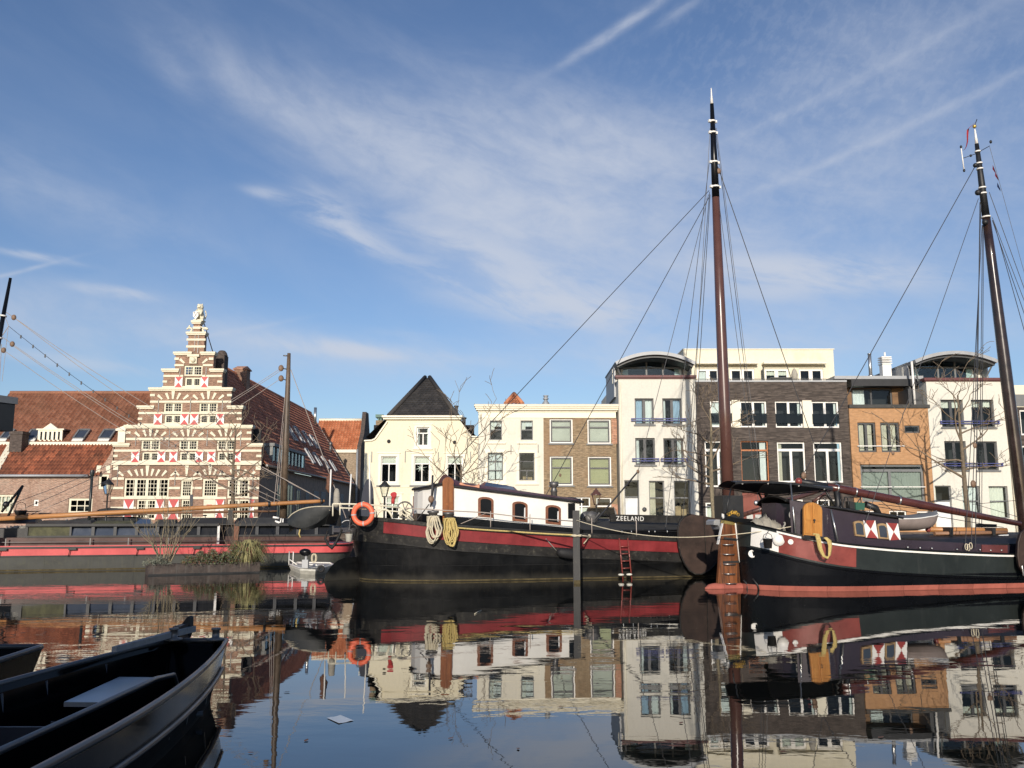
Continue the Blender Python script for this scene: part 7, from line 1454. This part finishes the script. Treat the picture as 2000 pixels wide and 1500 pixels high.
yq = P4[0].y+.1; b = MB(); [b.tube(s_, .02, 6) for s_ in ([W(564, 1104, yq), W(565, 1077, yq), W(573, 1078, yq), W(572, 1104, yq)], [W(566, 1093, yq), W(583, 1105, yq)])]; b.build('frame', 'white_paint', t_, world=True)
b = MB(); c2 = W(627, 1111, P4[2].y-.06); b.tube([c2+Vector((.09*math.cos(a*PI/8), 0, .09*math.sin(a*PI/8))) for a in range(16)], .045, 8, closed=True); b.build('tyre_fender', 'black_rubber', t_, world=True)
yo = P4[1].y+.5; c = W(596, 1078, yo); t_ = thing('outboard_motor', 'black outboard motor tilted up on the white work raft', 'outboard motor', c); b = MB()
b.sphere(c, .20, 8, sq=(1.1, .75, .62)); b.sphere(c+Vector((.02, 0, -.06)), .18, 8, sq=(1.05, .7, .55)); b.build('cowling', 'gloss_black', t_, world=True); b = MB(); b.tube([c+Vector((.05, 0, -.1)), c+Vector((.03, 0, -.45))], .05, 8); b.box((c.x-.08, c.y-.1, .2), (c.x+.14, c.y+.1, c.z-.28)); b.build('bracket', 'zinc', t_, world=True)
b = MB(); c3 = W(612, 1090, yo-.05); [b.tube([c3+Vector((.08*math.cos(a*PI/6)+dx, 0, .16*math.sin(a*PI/6))) for a in range(12)], .012, 5, closed=True) for dx in (0, .02, .05)]; b.build('cable_loop', 'rope_cream', t_, world=True)
# ==== black punts in the foreground
def punt(label, cx, yb_, yt, hb_, z0, zt, tiphalf, seat=True):
    t_ = thing('punt', label, 'punt', (cx, yt, 0), 0, 'black punts moored in the foreground'); N = 22
    st = [yb_+(yt-yb_)*(1-(1-i/N)**1.5) for i in range(N+1)]
    def half(y): u = max(0, (y-(yt-4.6))/4.6); return hb_+(tiphalf-hb_)*(u**1.9)
    def top(y): u = max(0, (y-(yt-5.5))/5.5); return z0+(zt-z0)*u**2
    b = MB(); rows = []
    for s_, zf in ((.80, lambda y: -.2), (.86, lambda y: .08), (.955, lambda y: top(y)*.52), (.985, lambda y: top(y)*.54), (1.0, lambda y: top(y)-.02), (1.0, lambda y: top(y)), (.955, lambda y: top(y)), (.93, lambda y: top(y)-.05), (.85, lambda y: .12)): rows.append((s_, zf))
    for sg in (-1, 1):
        g_ = [[(cx+sg*half(y)*s_, y-(.35*(1-max(0, zf(y))/top(y)))*(y-yb_)/(yt-yb_), zf(y)) for y in st] for s_, zf in rows]
        for q_, (a_, c_) in enumerate(zip(g_, g_[1:])): b.grid([a_, c_], 1 if q_ < 2 else 0, True)
    ends = []
    L_ = [(cx-half(yt)*s_, yt-.35*(1-max(0, zf(yt))/top(yt)), zf(yt)) for s_, zf in rows]; R2 = [(cx+half(yt)*s_, yt-.35*(1-max(0, zf(yt))/top(yt)), zf(yt)) for s_, zf in rows]; b.grid([L_, R2], 0, False)
    b.grid([[(cx-half(y)*.85, y-.2, .12) for y in st], [(cx+half(y)*.85, y-.2, .12) for y in st]], 0, False); b.build('hull', ['punt_black', 'punt_bottom'], t_)
    t_.children[0].data.transform(Matrix.Translation((-cx, -yt, 0)))
    b = MB()
    for sg in (-1, 1):
        b.tube([(sg*half(y)*.985, y-yt, top(y)+.012) for y in st], .030, 6); b.tube([(sg*(half(y)*.975+.02), y-yt-.15*(y-yb_)/(yt-yb_), top(y)*.54) for y in st], .026, 6)
    b.tube([(-half(yt)*.985, .0, top(yt)+.012), (half(yt)*.985, .0, top(yt)+.012)], .03, 6); b.build('rubbing_rail', 'punt_rail', t_)
    return t_, half, top
p1, hf, tp_ = punt('large black punt with an aluminium seat and a grey tiller pole', -3.62, 1.2, 10.55, .93, .57, .60, .33)
off = Vector((3.62, -10.55, 0))
b = MB(); ys = [2.2+(9.15-2.2)*i/16 for i in range(17)]; xo = lambda y: min(.43, hf(y)-.2); zc_ = lambda y: .56-.0*y
b.grid([[(xo(y), y-10.55, .14) for y in ys], [(xo(y)-.02, y-10.55, tp_(y)-.02-(.5*max(0, (y-8.55)/.6)**2)) for y in ys]], 0, True); b.build('side_bench', 'punt_black', p1)
b = MB(); b.tube([(xo(y)-.02, y-10.55, tp_(y)-.01-(.5*max(0, (y-8.55)/.6)**2)) for y in ys]+[(xo(9.15)+.12, 9.2-10.55, tp_(9.15)-.50)], .026, 8); b.build('bench_rail', 'punt_rail', p1)
sz = .42; q = [G(125, 1371, sz), G(222, 1372, sz), G(312, 1323, sz), G(233, 1322, sz)]; b = MB(); q = [v+off for v in q]; b.add(q+[v-Vector((0, 0, .04)) for v in q], [(0, 1, 2, 3), (7, 6, 5, 4), (0, 4, 5, 1), (1, 5, 6, 2), (2, 6, 7, 3), (3, 7, 4, 0)]); b.build('seat', 'tread_plate', p1)
for y_, z_ in ((7.2, .40), (5.5, .34)): b = MB(); b.box((-.83, y_-10.55, .12), (xo(y_)-.02, y_+.03-10.55, z_)); b.build('thwart', 'boat_blue', p1)
for y_ in (9.4, 8.5, 7.9, 6.4, 4.7):
    b = MB(); w_ = hf(y_); pts = [(sg*w_*f, y_-10.55, z) for sg, f, z in ((-1, .93, tp_(y_)-.06), (-1, .86, .15), (1, .86, .15), (1, .93, tp_(y_)-.06))]; b.tube(pts, .018, 5); b.build('rib', 'punt_rail', p1)
for xx in (-.24, .24): b = MB(); b.lathe([(.001, 0), (.10, 0), (.10, .02), (.045, .03), (.042, .11), (.055, .115), (.055, .135), (.001, .135)], (xx, -.12, .63), 10); b.build('bollard', 'dark_steel', p1)
p, q = G(222, 1268, .72)+off, G(376, 1227.5, .98)+off
yt2 = 10.62; A_, B_ = W(223, 1268, 9.1), W(376, 1228, 11.1); t_ = thing('tiller_pole', 'grey weathered wooden tiller lying over the stern of the large punt', 'tiller', A_); b = MB(); b.beam(A_, B_, .05, .05, w2=.085, h2=.07); b.build('pole', 'punt_wood', t_, world=True)
b = MB(); R4 = lambda px, py, d=0: W(px, py, 11.0+d); o_ = [(352, 1228), (356, 1217), (365, 1206), (369, 1203), (371.5, 1207), (371, 1224), (369, 1238), (364, 1250), (358, 1250)]; pts = [R4(*q) for q in o_]+[]; n = len(pts); b.add(pts+[v+Vector((.02, .06, 0)) for v in pts], [tuple(range(n))[::-1], tuple(range(n, 2*n))]+[(i, (i+1) % n, n+(i+1) % n, n+i) for i in range(n)]); b.fix = True
b.box((pts[0].x+.02, 10.7, -.2), (pts[0].x+.10, 11.02, .75)); b.build('rudder', 'canvas_black', p1, world=True)
p2, hf2, tp2 = punt('smaller dark punt with a broad square end beside the large punt', -6.15, .5, 10.05, 1.1, .55, .60, 1.0)
b = MB(); b.grid([[(-.95, -.3, .50), (.95, -.3, .50)], [(-.95, -6, .46), (.95, -6, .46)]], 0, False); b.build('foredeck', 'timber_grey' if 0 else 'slate_green', p2)
# things adrift
c = G(664, 1405, .012); t_ = thing('floating_paper', 'pale sheet of paper floating on the water', 'paper', c); b = MB(); P4 = [G(638, 1402, .005), G(665, 1397, .005), G(691, 1407, .005), G(662, 1413, .005)]; b.grid([[P4[0].lerp(P4[1], i/4)+Vector((0, 0, .003*math.sin(i*2))) for i in range(5)], [P4[3].lerp(P4[2], i/4)+Vector((0, 0, .003*math.cos(i*2))) for i in range(5)]], 0, True); b.build('sheet', 'paper', t_, world=True)
c = G(932, 1194, .01); t_ = thing('floating_reed', 'thin pale reed stalk adrift in front of the black barge', 'reed', c); b = MB(); b.tube([G(927, 1199, .012), G(932, 1195.5, .014), G(940, 1192, .012)], .009, 5); b.build('stalk', 'rope_cream', t_, world=True)
rnd = random.Random(77)
for px, py in ((1012, 1462), (598, 1446), (880, 1442), (1095, 1380), (1250, 1452), (700, 1300), (560, 1352), (1330, 1412), (1530, 1468), (960, 1310), (1720, 1440), (490, 1470)):
    c = G(px, py, .006); t_ = thing('floating_leaf', 'small dead brown leaf floating on the open canal water', 'leaf', c, rnd.uniform(0, 6), 'dead leaves floating on the canal'); b = MB(); L_ = rnd.uniform(.022, .04)
    b.add([(-L_, 0, 0), (-.3*L_, .5*L_, .004), (.5*L_, .45*L_, .002), (1.1*L_, 0, .006), (.5*L_, -.45*L_, .003), (-.3*L_, -.5*L_, .004)], [tuple(range(6))]); b.build('blade', 'leaf_brown', t_)
# ---------------------------------------------------------------- planted raft, trees, lamps, cars
def branch(b, p, d, r, L, lev, rnd, spread=.6, up=.15, wob=.12, kids=(2, 4), shrink=.68, minr=.006):
    n = 4 if lev > 0 else 3; pts = [p]; rs = [r]; q = p.copy(); dd = d.normalized()
    for i in range(n):
        dd = (dd+Vector((rnd.gauss(0, wob), rnd.gauss(0, wob), rnd.gauss(0, wob)+up*.3))).normalized(); q = q+dd*(L/n); pts.append(q.copy()); rs.append(max(minr, r*(1-.55*(i+1)/n)))
    b.tube(pts, rs, 5 if lev > 1 else 4, cap=False)
    if lev <= 0: return
    for k_ in range(rnd.randint(*kids)):
        i = rnd.randint(1, n) if k_ else n; s_ = pts[i]; a = rnd.uniform(0, 2*PI); side = Vector((math.cos(a), math.sin(a), 0)); nd = (dd*(1-spread*.45)+side*spread*rnd.uniform(.5, 1.1)+Vector((0, 0, up))).normalized()
        branch(b, s_, nd, max(minr, rs[i]*.72), L*shrink*rnd.uniform(.75, 1.15), lev-1, rnd, spread, up, wob, kids, shrink, minr)
def bare_tree(label, base, H, r, seed, limbs, bark='bark', lev=3, group='bare young trees on the quay', minr=.012):
    rnd = random.Random(seed); t_ = thing('bare_tree', label, 'tree', base, 0, group); b = MB(); top = Vector((0, 0, H)); pts = [Vector((rnd.gauss(0, .03), 0, H*i/6)) for i in range(7)]; pts[0] = Vector((0, 0, -.1))
    b.tube(pts, [r*(1-.75*i/6) for i in range(7)], 8); b.build('trunk', bark, t_)
    c = MB()
    for z, dx, dz, L in limbs:
        i = z*6; s_ = pts[int(i)].lerp(pts[min(6, int(i)+1)], i-int(i)); branch(c, s_, Vector((dx, rnd.uniform(-.45, .45), dz)), r*(1-.72*z)*.62, L, lev, rnd, .75, .10, .16, (2, 3), .66, minr)
    c.build('crown', 'twig', t_); return t_
def at(px, py, Y): return W(px, py, Y)
B0 = lambda px, Y: Vector((W(px, 1012, Y).x, Y, QZ))
bare_tree('bare young tree in front of the right windows of the stepped gable', B0(452, 47.5), W(450, 838, 47.5).z-QZ, .14, 11, [(.42, -1, .3, 1.7), (.5, 1, .4, 1.9), (.6, .9, .25, 1.5), (.66, -.9, .6, 1.5), (.75, 1, .7, 1.3), (.82, -.8, .8, 1.1), (.92, .6, 1, 1.0), (1, -.2, 1, .7), (.36, 1, .1, 1.4), (.55, -1, .1, 1.3)])
bare_tree('bare tree with a long leaning branch between the yellow and cream houses', B0(899, 46.5), W(893, 925, 46.5).z-QZ, .15, 4, [(1, .42, 1, 2.9), (.96, -.75, .95, 2.1), (.85, -1, .35, 2.2), (.98, .9, .45, 1.6), (.9, -.2, 1, 1.7), (.8, .9, .25, 1.0), (.93, .75, .9, 2.2)])
bare_tree('bare young tree with pale bark in front of the dark brown block', B0(1393, 45.5), W(1384, 800, 45.5).z-QZ, .15, 21, [(.45, -1, .35, 1.8), (.5, 1, .3, 1.5), (.58, .5, .95, 2.2), (.62, -1, .2, 1.6), (.72, -.9, .7, 1.7), (.8, .7, .6, 1.2), (.9, -.5, 1, 1.3), (1, .2, 1, .7), (.4, -1, 0, 1.5), (.52, -.9, .5, 1.6)], 'bark_pale')
bare_tree('tall bare tree in front of the right-hand white townhouse', B0(1888, 46.0), W(1880, 772, 46.0).z-QZ, .16, 8, [(.40, -1, .5, 2.6), (.46, 1, .4, 1.6), (.52, -.9, .2, 1.6), (.6, .9, .35, 1.7), (.66, -.7, .95, 2.6), (.72, .9, .5, 1.5), (.8, -1, .6, 1.5), (.86, .8, .9, 1.2), (.94, -.6, .9, 1.0), (1, .3, 1, .7)])
def lamp(label, px, Y, ytop, ybase=1012, mat='strake_black', dark=False):
    p = B0(px, Y); zt_ = W(px, ytop, Y).z-QZ; t_ = thing('street_lamp', label, 'street lamp', p, 0, 'old lantern street lamps on the quay'); s_ = 1.0; zl = zt_-.86
    b = MB(); b.lathe([(.11, 0), (.11, .5), (.06, .6), (.045, .9), (.04, zl-.1), (.06, zl-.05), (.05, zl)], (0, 0, 0), 10); b.tube([(-.22, 0, zl-.35), (.22, 0, zl-.35)], .018, 6); b.build('post', mat, t_)
    b = MB(); lo, hi = .11, .24; q = zl+.52
    for i in range(4): a = PI/4+i*PI/2; b.tube([(lo*math.cos(a)*1.2, lo*math.sin(a)*1.2, zl), (hi*math.cos(a)*1.2, hi*math.sin(a)*1.2, q)], .016, 5)
    b.lathe([(.02, 0), (.13, .02), (.13, .05)], (0, 0, zl), 4); b.lathe([(.31, q), (.31, q+.03), (.15, q+.18), (.12, q+.25), (.06, q+.27), (.02, q+.36), (.001, q+.38)], (0, 0, 0), 8); ln_ = b.build('lantern', mat if not dark else 'mast_brown', t_)
    b = MB(); pr = [(lo*1.15, zl+.03), (hi*1.15, q)]; vs = [(r*math.cos(PI/4+i*PI/2), r*math.sin(PI/4+i*PI/2), z) for r, z in pr for i in range(4)]; b.add(vs, [(i, (i+1) % 4, 4+(i+1) % 4, 4+i) for i in range(4)]); b.build('pane', 'lamp_glass', ln_)
    return t_
lamp('old black lantern lamp in front of the low brick wing', 207, 47.0, 934); lamp('old black lantern lamp in front of the yellow gabled house', 750, 46.0, 938); lamp('old lantern lamp with a reddish head in front of the olive brick house', 1165, 46.0, 954, dark=True)
p = B0(174, 48); zt_ = W(175, 918, 48).z-QZ; t_ = thing('lamp_pole', 'plain dark green pole left of the lantern by the brick wing', 'pole', p); b = MB(); b.tube([(0, 0, 0), (0, 0, zt_)], .075, 8); b.lathe([(.10, zt_-.3), (.13, zt_-.15), (.10, zt_)], (0, 0, 0), 8); b.build('pole', 'slate_green', t_)
p = B0(374, 49); t_ = thing('notice_post', 'slim blue-grey notice board on a post before the stepped gable', 'sign', p); b = MB(); b.tube([(0, 0, 0), (0, 0, 2.0)], .03, 6); b.build('post', 'dark_steel', t_); b = MB(); x0, z0, x1, z1 = rect_w(49, (371, 966, 377, 992)); b.box((x0-p.x, -.05, z0-QZ), (x1-p.x, -.02, z1-QZ)); b.build('board', 'fin_blue', t_)
# parked cars
def car(label, pos, rz, L=4.2, Wd=1.78, Hc=1.5, mat='car_paint'):
    t_ = thing('parked_car', label, 'car', pos, rz, 'dark cars parked on the quay'); b = MB(); prof = [(-.5, .30), (-.5, .62), (-.485, .80), (-.34, .92), (-.20, .96), (.30, 1.0), (.47, .92), (.5, .7), (.5, .30)]
    rows = []
    for k_ in range(9):
        f = -1+k_/4; rows.append([(x*L*(1-.05*f*f*f*f), f*Wd/2, z*(1-.06*abs(f)**4)*Hc/1.5) for x, z in prof])
    b.grid(rows, 0, True); b.add(rows[0], [tuple(range(len(prof)))]); b.add(rows[-1], [tuple(range(len(prof)))[::-1]]); b.fix = True; bd = b.build('body', mat, t_)
    b = MB(); cab = [(-.22, .94), (-.06, Hc/1.5*1.42), (.05, Hc/1.5*1.5), (.30, Hc/1.5*1.46), (.44, .98)]; rows = [[(x*L, f*Wd/2*(.93-.17*max(0, (z-.95)/.55)), z) for x, z in cab] for f in (-1, -.5, 0, .5, 1)]; b.grid(rows, 0, True); b.add(rows[0], [tuple(range(5))]); b.add(rows[-1], [tuple(range(5))[::-1]]); b.fix = True; b.build('cabin_glass', 'gloss_black', t_)
    b = MB(); b.grid([[(x*L, f*Wd*.38, z+.012) for x, z in ((-.06, Hc/1.5*1.42), (.05, Hc/1.5*1.5), (.30, Hc/1.5*1.46))] for f in (-1, 0, 1)], 0, True); b.build('roof_panel', mat, t_)
    for sx in (-.31, .31):
        for sy in (-1, 1): b = MB(); b.lathe([(.001, -.1), (.20, -.1), (.31, -.08), (.31, .08), (.20, .1), (.001, .1)], (sx*L, sy*Wd*.46, .31), 16, axis=(0, 1, 0)); b.build('wheel', 'black_rubber', t_)
    for sy in (-1, 1): b = MB(); b.sphere((-.475*L, sy*Wd*.34, .70), .10, 6, sq=(.6, 1.4, .7)); b.build('headlight', 'zinc', t_)
    return t_
car('dark parked car below the lamp by the olive brick house', (W(1177, 1010, 47.5).x, 48.4, QZ), PI/2-.15, Hc=1.42); car('dark low car parked in front of the stepped gable', (W(205, 1010, 49).x, 49.5, QZ), .05, Hc=1.38)
def bike(label, pos, rz):
    t_ = thing('bicycle', label, 'bicycle', pos, rz, 'bicycles leaning on the quay edge'); 
    for x in (-.52, .52):
        b = MB(); b.tube([(x+.33*math.cos(a*PI/9), 0, .35+.33*math.sin(a*PI/9)) for a in range(18)], .02, 5, closed=True); [b.tube([(x, 0, .35), (x+.32*math.cos(a*PI/4), 0, .35+.32*math.sin(a*PI/4))], .004, 3) for a in range(8)]; b.build('wheel', 'black_rubber', t_)
        b = MB(); b.tube([(x+.365*math.cos(a), 0, .35+.365*math.sin(a)) for a in [PI*.25+i*.18 for i in range(10)]], .016, 4); b.build('mudguard', 'white_paint', t_)
    b = MB(); [b.tube(s_, .018, 5) for s_ in ([(-.52, 0, .35), (-.12, 0, .32), (.40, 0, .80)], [(-.12, 0, .32), (-.22, 0, .92)], [(-.22, 0, .80), (.42, 0, .84)], [(.52, 0, .35), (.38, 0, 1.0)], [(-.52, 0, .35), (-.20, 0, .78)], [(.30, -.25, 1.02), (.38, 0, 1.0), (.30, .25, 1.02)])]; b.build('frame', 'dark_frame', t_); b = MB(); b.sphere((-.24, 0, .96), .12, 5, sq=(1, .6, .35)); b.build('saddle', 'black_rubber', t_); return t_
bike('bicycle with white mudguards parked behind the stern of the black barge', (W(699, 1000, 45.5).x, 45.5, QZ), .35)
for px, r_, lab in ((410, .2, 'bicycle parked before the shutters of the stepped gable'), (545, .4, 'bicycle parked by the dark side wall of the stepped gable')): bike(lab, (W(px, 1000, 46).x, 46, QZ), r_)
# planted raft
A0, A1 = G(289, 1124.4), G(507, 1118.5); ax = (A1-A0).normalized(); ny = Vector((-ax.y, ax.x, 0)); Lr = (A1-A0).length; rot = math.atan2(ax.y, ax.x); pr_ = thing('planter_raft', 'low rusty steel raft box planted with shrubs in front of the red houseboat', 'planter', A0, rot)
b = MB(); zt_ = .36; wd_ = 1.1
b.box((0, 0, -.3), (Lr, .04, zt_)); b.box((0, wd_-.04, -.3), (Lr, wd_, zt_)); b.box((0, .04, -.3), (.04, wd_-.04, zt_)); b.box((Lr-.04, .04, -.3), (Lr, wd_-.04, zt_)); b.box((-.02, -.03, zt_), (Lr+.02, .07, zt_+.03)); b.build('box', 'rust_steel', pr_)
b = MB(); b.box((.04, .04, .1), (Lr-.04, wd_-.04, .33)); b.build('soil', 'leaf_brown', pr_); b = MB(); b.box((0, -.02, -.02), (Lr, -.001, .05)); b.build('tide_mark', 'strake_black', pr_)
def shrub(label, x, y, n, H, spr, seed, mat, lev=2, r0=.022, cat='shrub'):
    rnd = random.Random(seed); t_ = thing('bare_shrub', label, cat, ROOTM[pr_.name] @ Vector((x, y, .33)), rot, 'bare shrubs on the planted raft'); b = MB()
    for i in range(n): a = rnd.uniform(0, 2*PI); s_ = rnd.uniform(.15, 1)*spr; branch(b, Vector((.10*math.cos(a), .08*math.sin(a), -.05)), Vector((math.cos(a)*s_, math.sin(a)*s_*.7, 1)), r0*rnd.uniform(.6, 1.2), H*rnd.uniform(.38, .6), lev, rnd, .55, .22, .09, (2, 3), .62, .005)
    b.build('branches', mat, t_); return t_
xr0 = (G(343, 1112, .33)-A0).dot(ax); shrub('tall bare shrub with many stems at the left end of the planted raft', xr0, .5, 15, 2.5, .62, 31, 'bark_pale', 2, .030)
xr1 = (G(497, 1108, .33)-A0).dot(ax); shrub('thin bare shrub with reddish twigs at the right end of the planted raft', xr1, .5, 7, 2.6, .42, 32, 'twig', 2, .018)
def leafy(name, label, cat, x0, x1, H, n, seed, mats, up=.5, leaf=.05):
    rnd = random.Random(seed); t_ = thing(name, label, cat, ROOTM[pr_.name] @ Vector(((x0+x1)/2, .45, .33)), rot); b = MB(); w_ = (x1-x0)/2
    for i in range(n):
        x = rnd.gauss(0, w_*.5); x = max(-w_, min(w_, x)); y = rnd.gauss(0, .28); e = 1-(x/w_)**2*.6; z = H*e*rnd.random()**.8*(.6+.4*math.sin(x*7+1)**2); s_ = leaf*rnd.uniform(.5, 1.3)
        d = Vector((rnd.gauss(0, 1), rnd.gauss(0, 1), rnd.gauss(up, .6))).normalized(); q = d.cross(Vector((rnd.random(), rnd.random(), rnd.random()))).normalized(); c = Vector((x, y-.1, z)); b.add([c-q*s_*.35, c+d*s_, c+q*s_*.35, c-d*s_*.5], [(0, 1, 2, 3)], rnd.randrange(len(mats)))
    b.build('foliage', mats, t_)
    b = MB(); [b.tube([(rnd.gauss(0, w_*.5), rnd.gauss(0, .2), -.1), (rnd.gauss(0, w_*.6), rnd.gauss(0, .25), H*rnd.uniform(.5, 1.1))], .006, 3, cap=False) for _ in range(26)]; b.build('stems', 'twig', t_); return t_
leafy('lavender_bush', 'grey-green low bush at the left end of the planted raft', 'bush', -.15, .75, .36, 900, 41, ['leaf_grey'], .8, .045)
leafy('low_shrub', 'dark green leafy shrub in the middle of the planted raft', 'shrub', 1.2, 3.1, .56, 4200, 42, ['leaf_green', 'leaf_grey', 'leaf_green', 'leaf_brown'], .4, .05)
leafy('red_twig_shrub', 'reddish leafy shrub beside the reeds on the planted raft', 'shrub', 2.5, 4.0, .85, 3000, 43, ['leaf_brown', 'leaf_green', 'leaf_green', 'leaf_grey'], .5, .05)
c = ROOTM[pr_.name] @ Vector(((G(533, 1114, .3)-A0).dot(ax), .25, .25)); t_ = thing('reed_clump', 'tuft of long yellow-green reeds drooping over the water at the end of the raft', 'reeds', c); b = MB(); rnd = random.Random(50)
for i in range(800):
    a = rnd.uniform(0, 2*PI); s_ = rnd.random()**.7; o = Vector((math.cos(a)*.22*rnd.random(), math.sin(a)*.18*rnd.random(), 0)); Hh = rnd.uniform(.75, 1.3); out_ = Vector((math.cos(a), math.sin(a)*.6, 0))*s_*.86; p0, p1, p2 = o, o+out_*.45+Vector((0, 0, Hh*.8)), o+out_*1.25+Vector((0, 0, Hh*(.75-.9*s_*rnd.random()))); w_ = Vector((-math.sin(a), math.cos(a), 0))*.010
    m_ = (p0+p1*2+p2)/4+Vector((0, 0, .05)); b.add([p0-w_, p0+w_, m_+w_, m_-w_, p1.lerp(p2, .3)+w_, p1.lerp(p2, .3)-w_, p2], [(0, 1, 2, 3), (3, 2, 4, 5), (5, 4, 6)], rnd.choice((0, 0, 0, 0, 0, 0, 1, 2)))
b.build('blades', ['reed', 'leaf_green', 'leaf_brown'], t_)
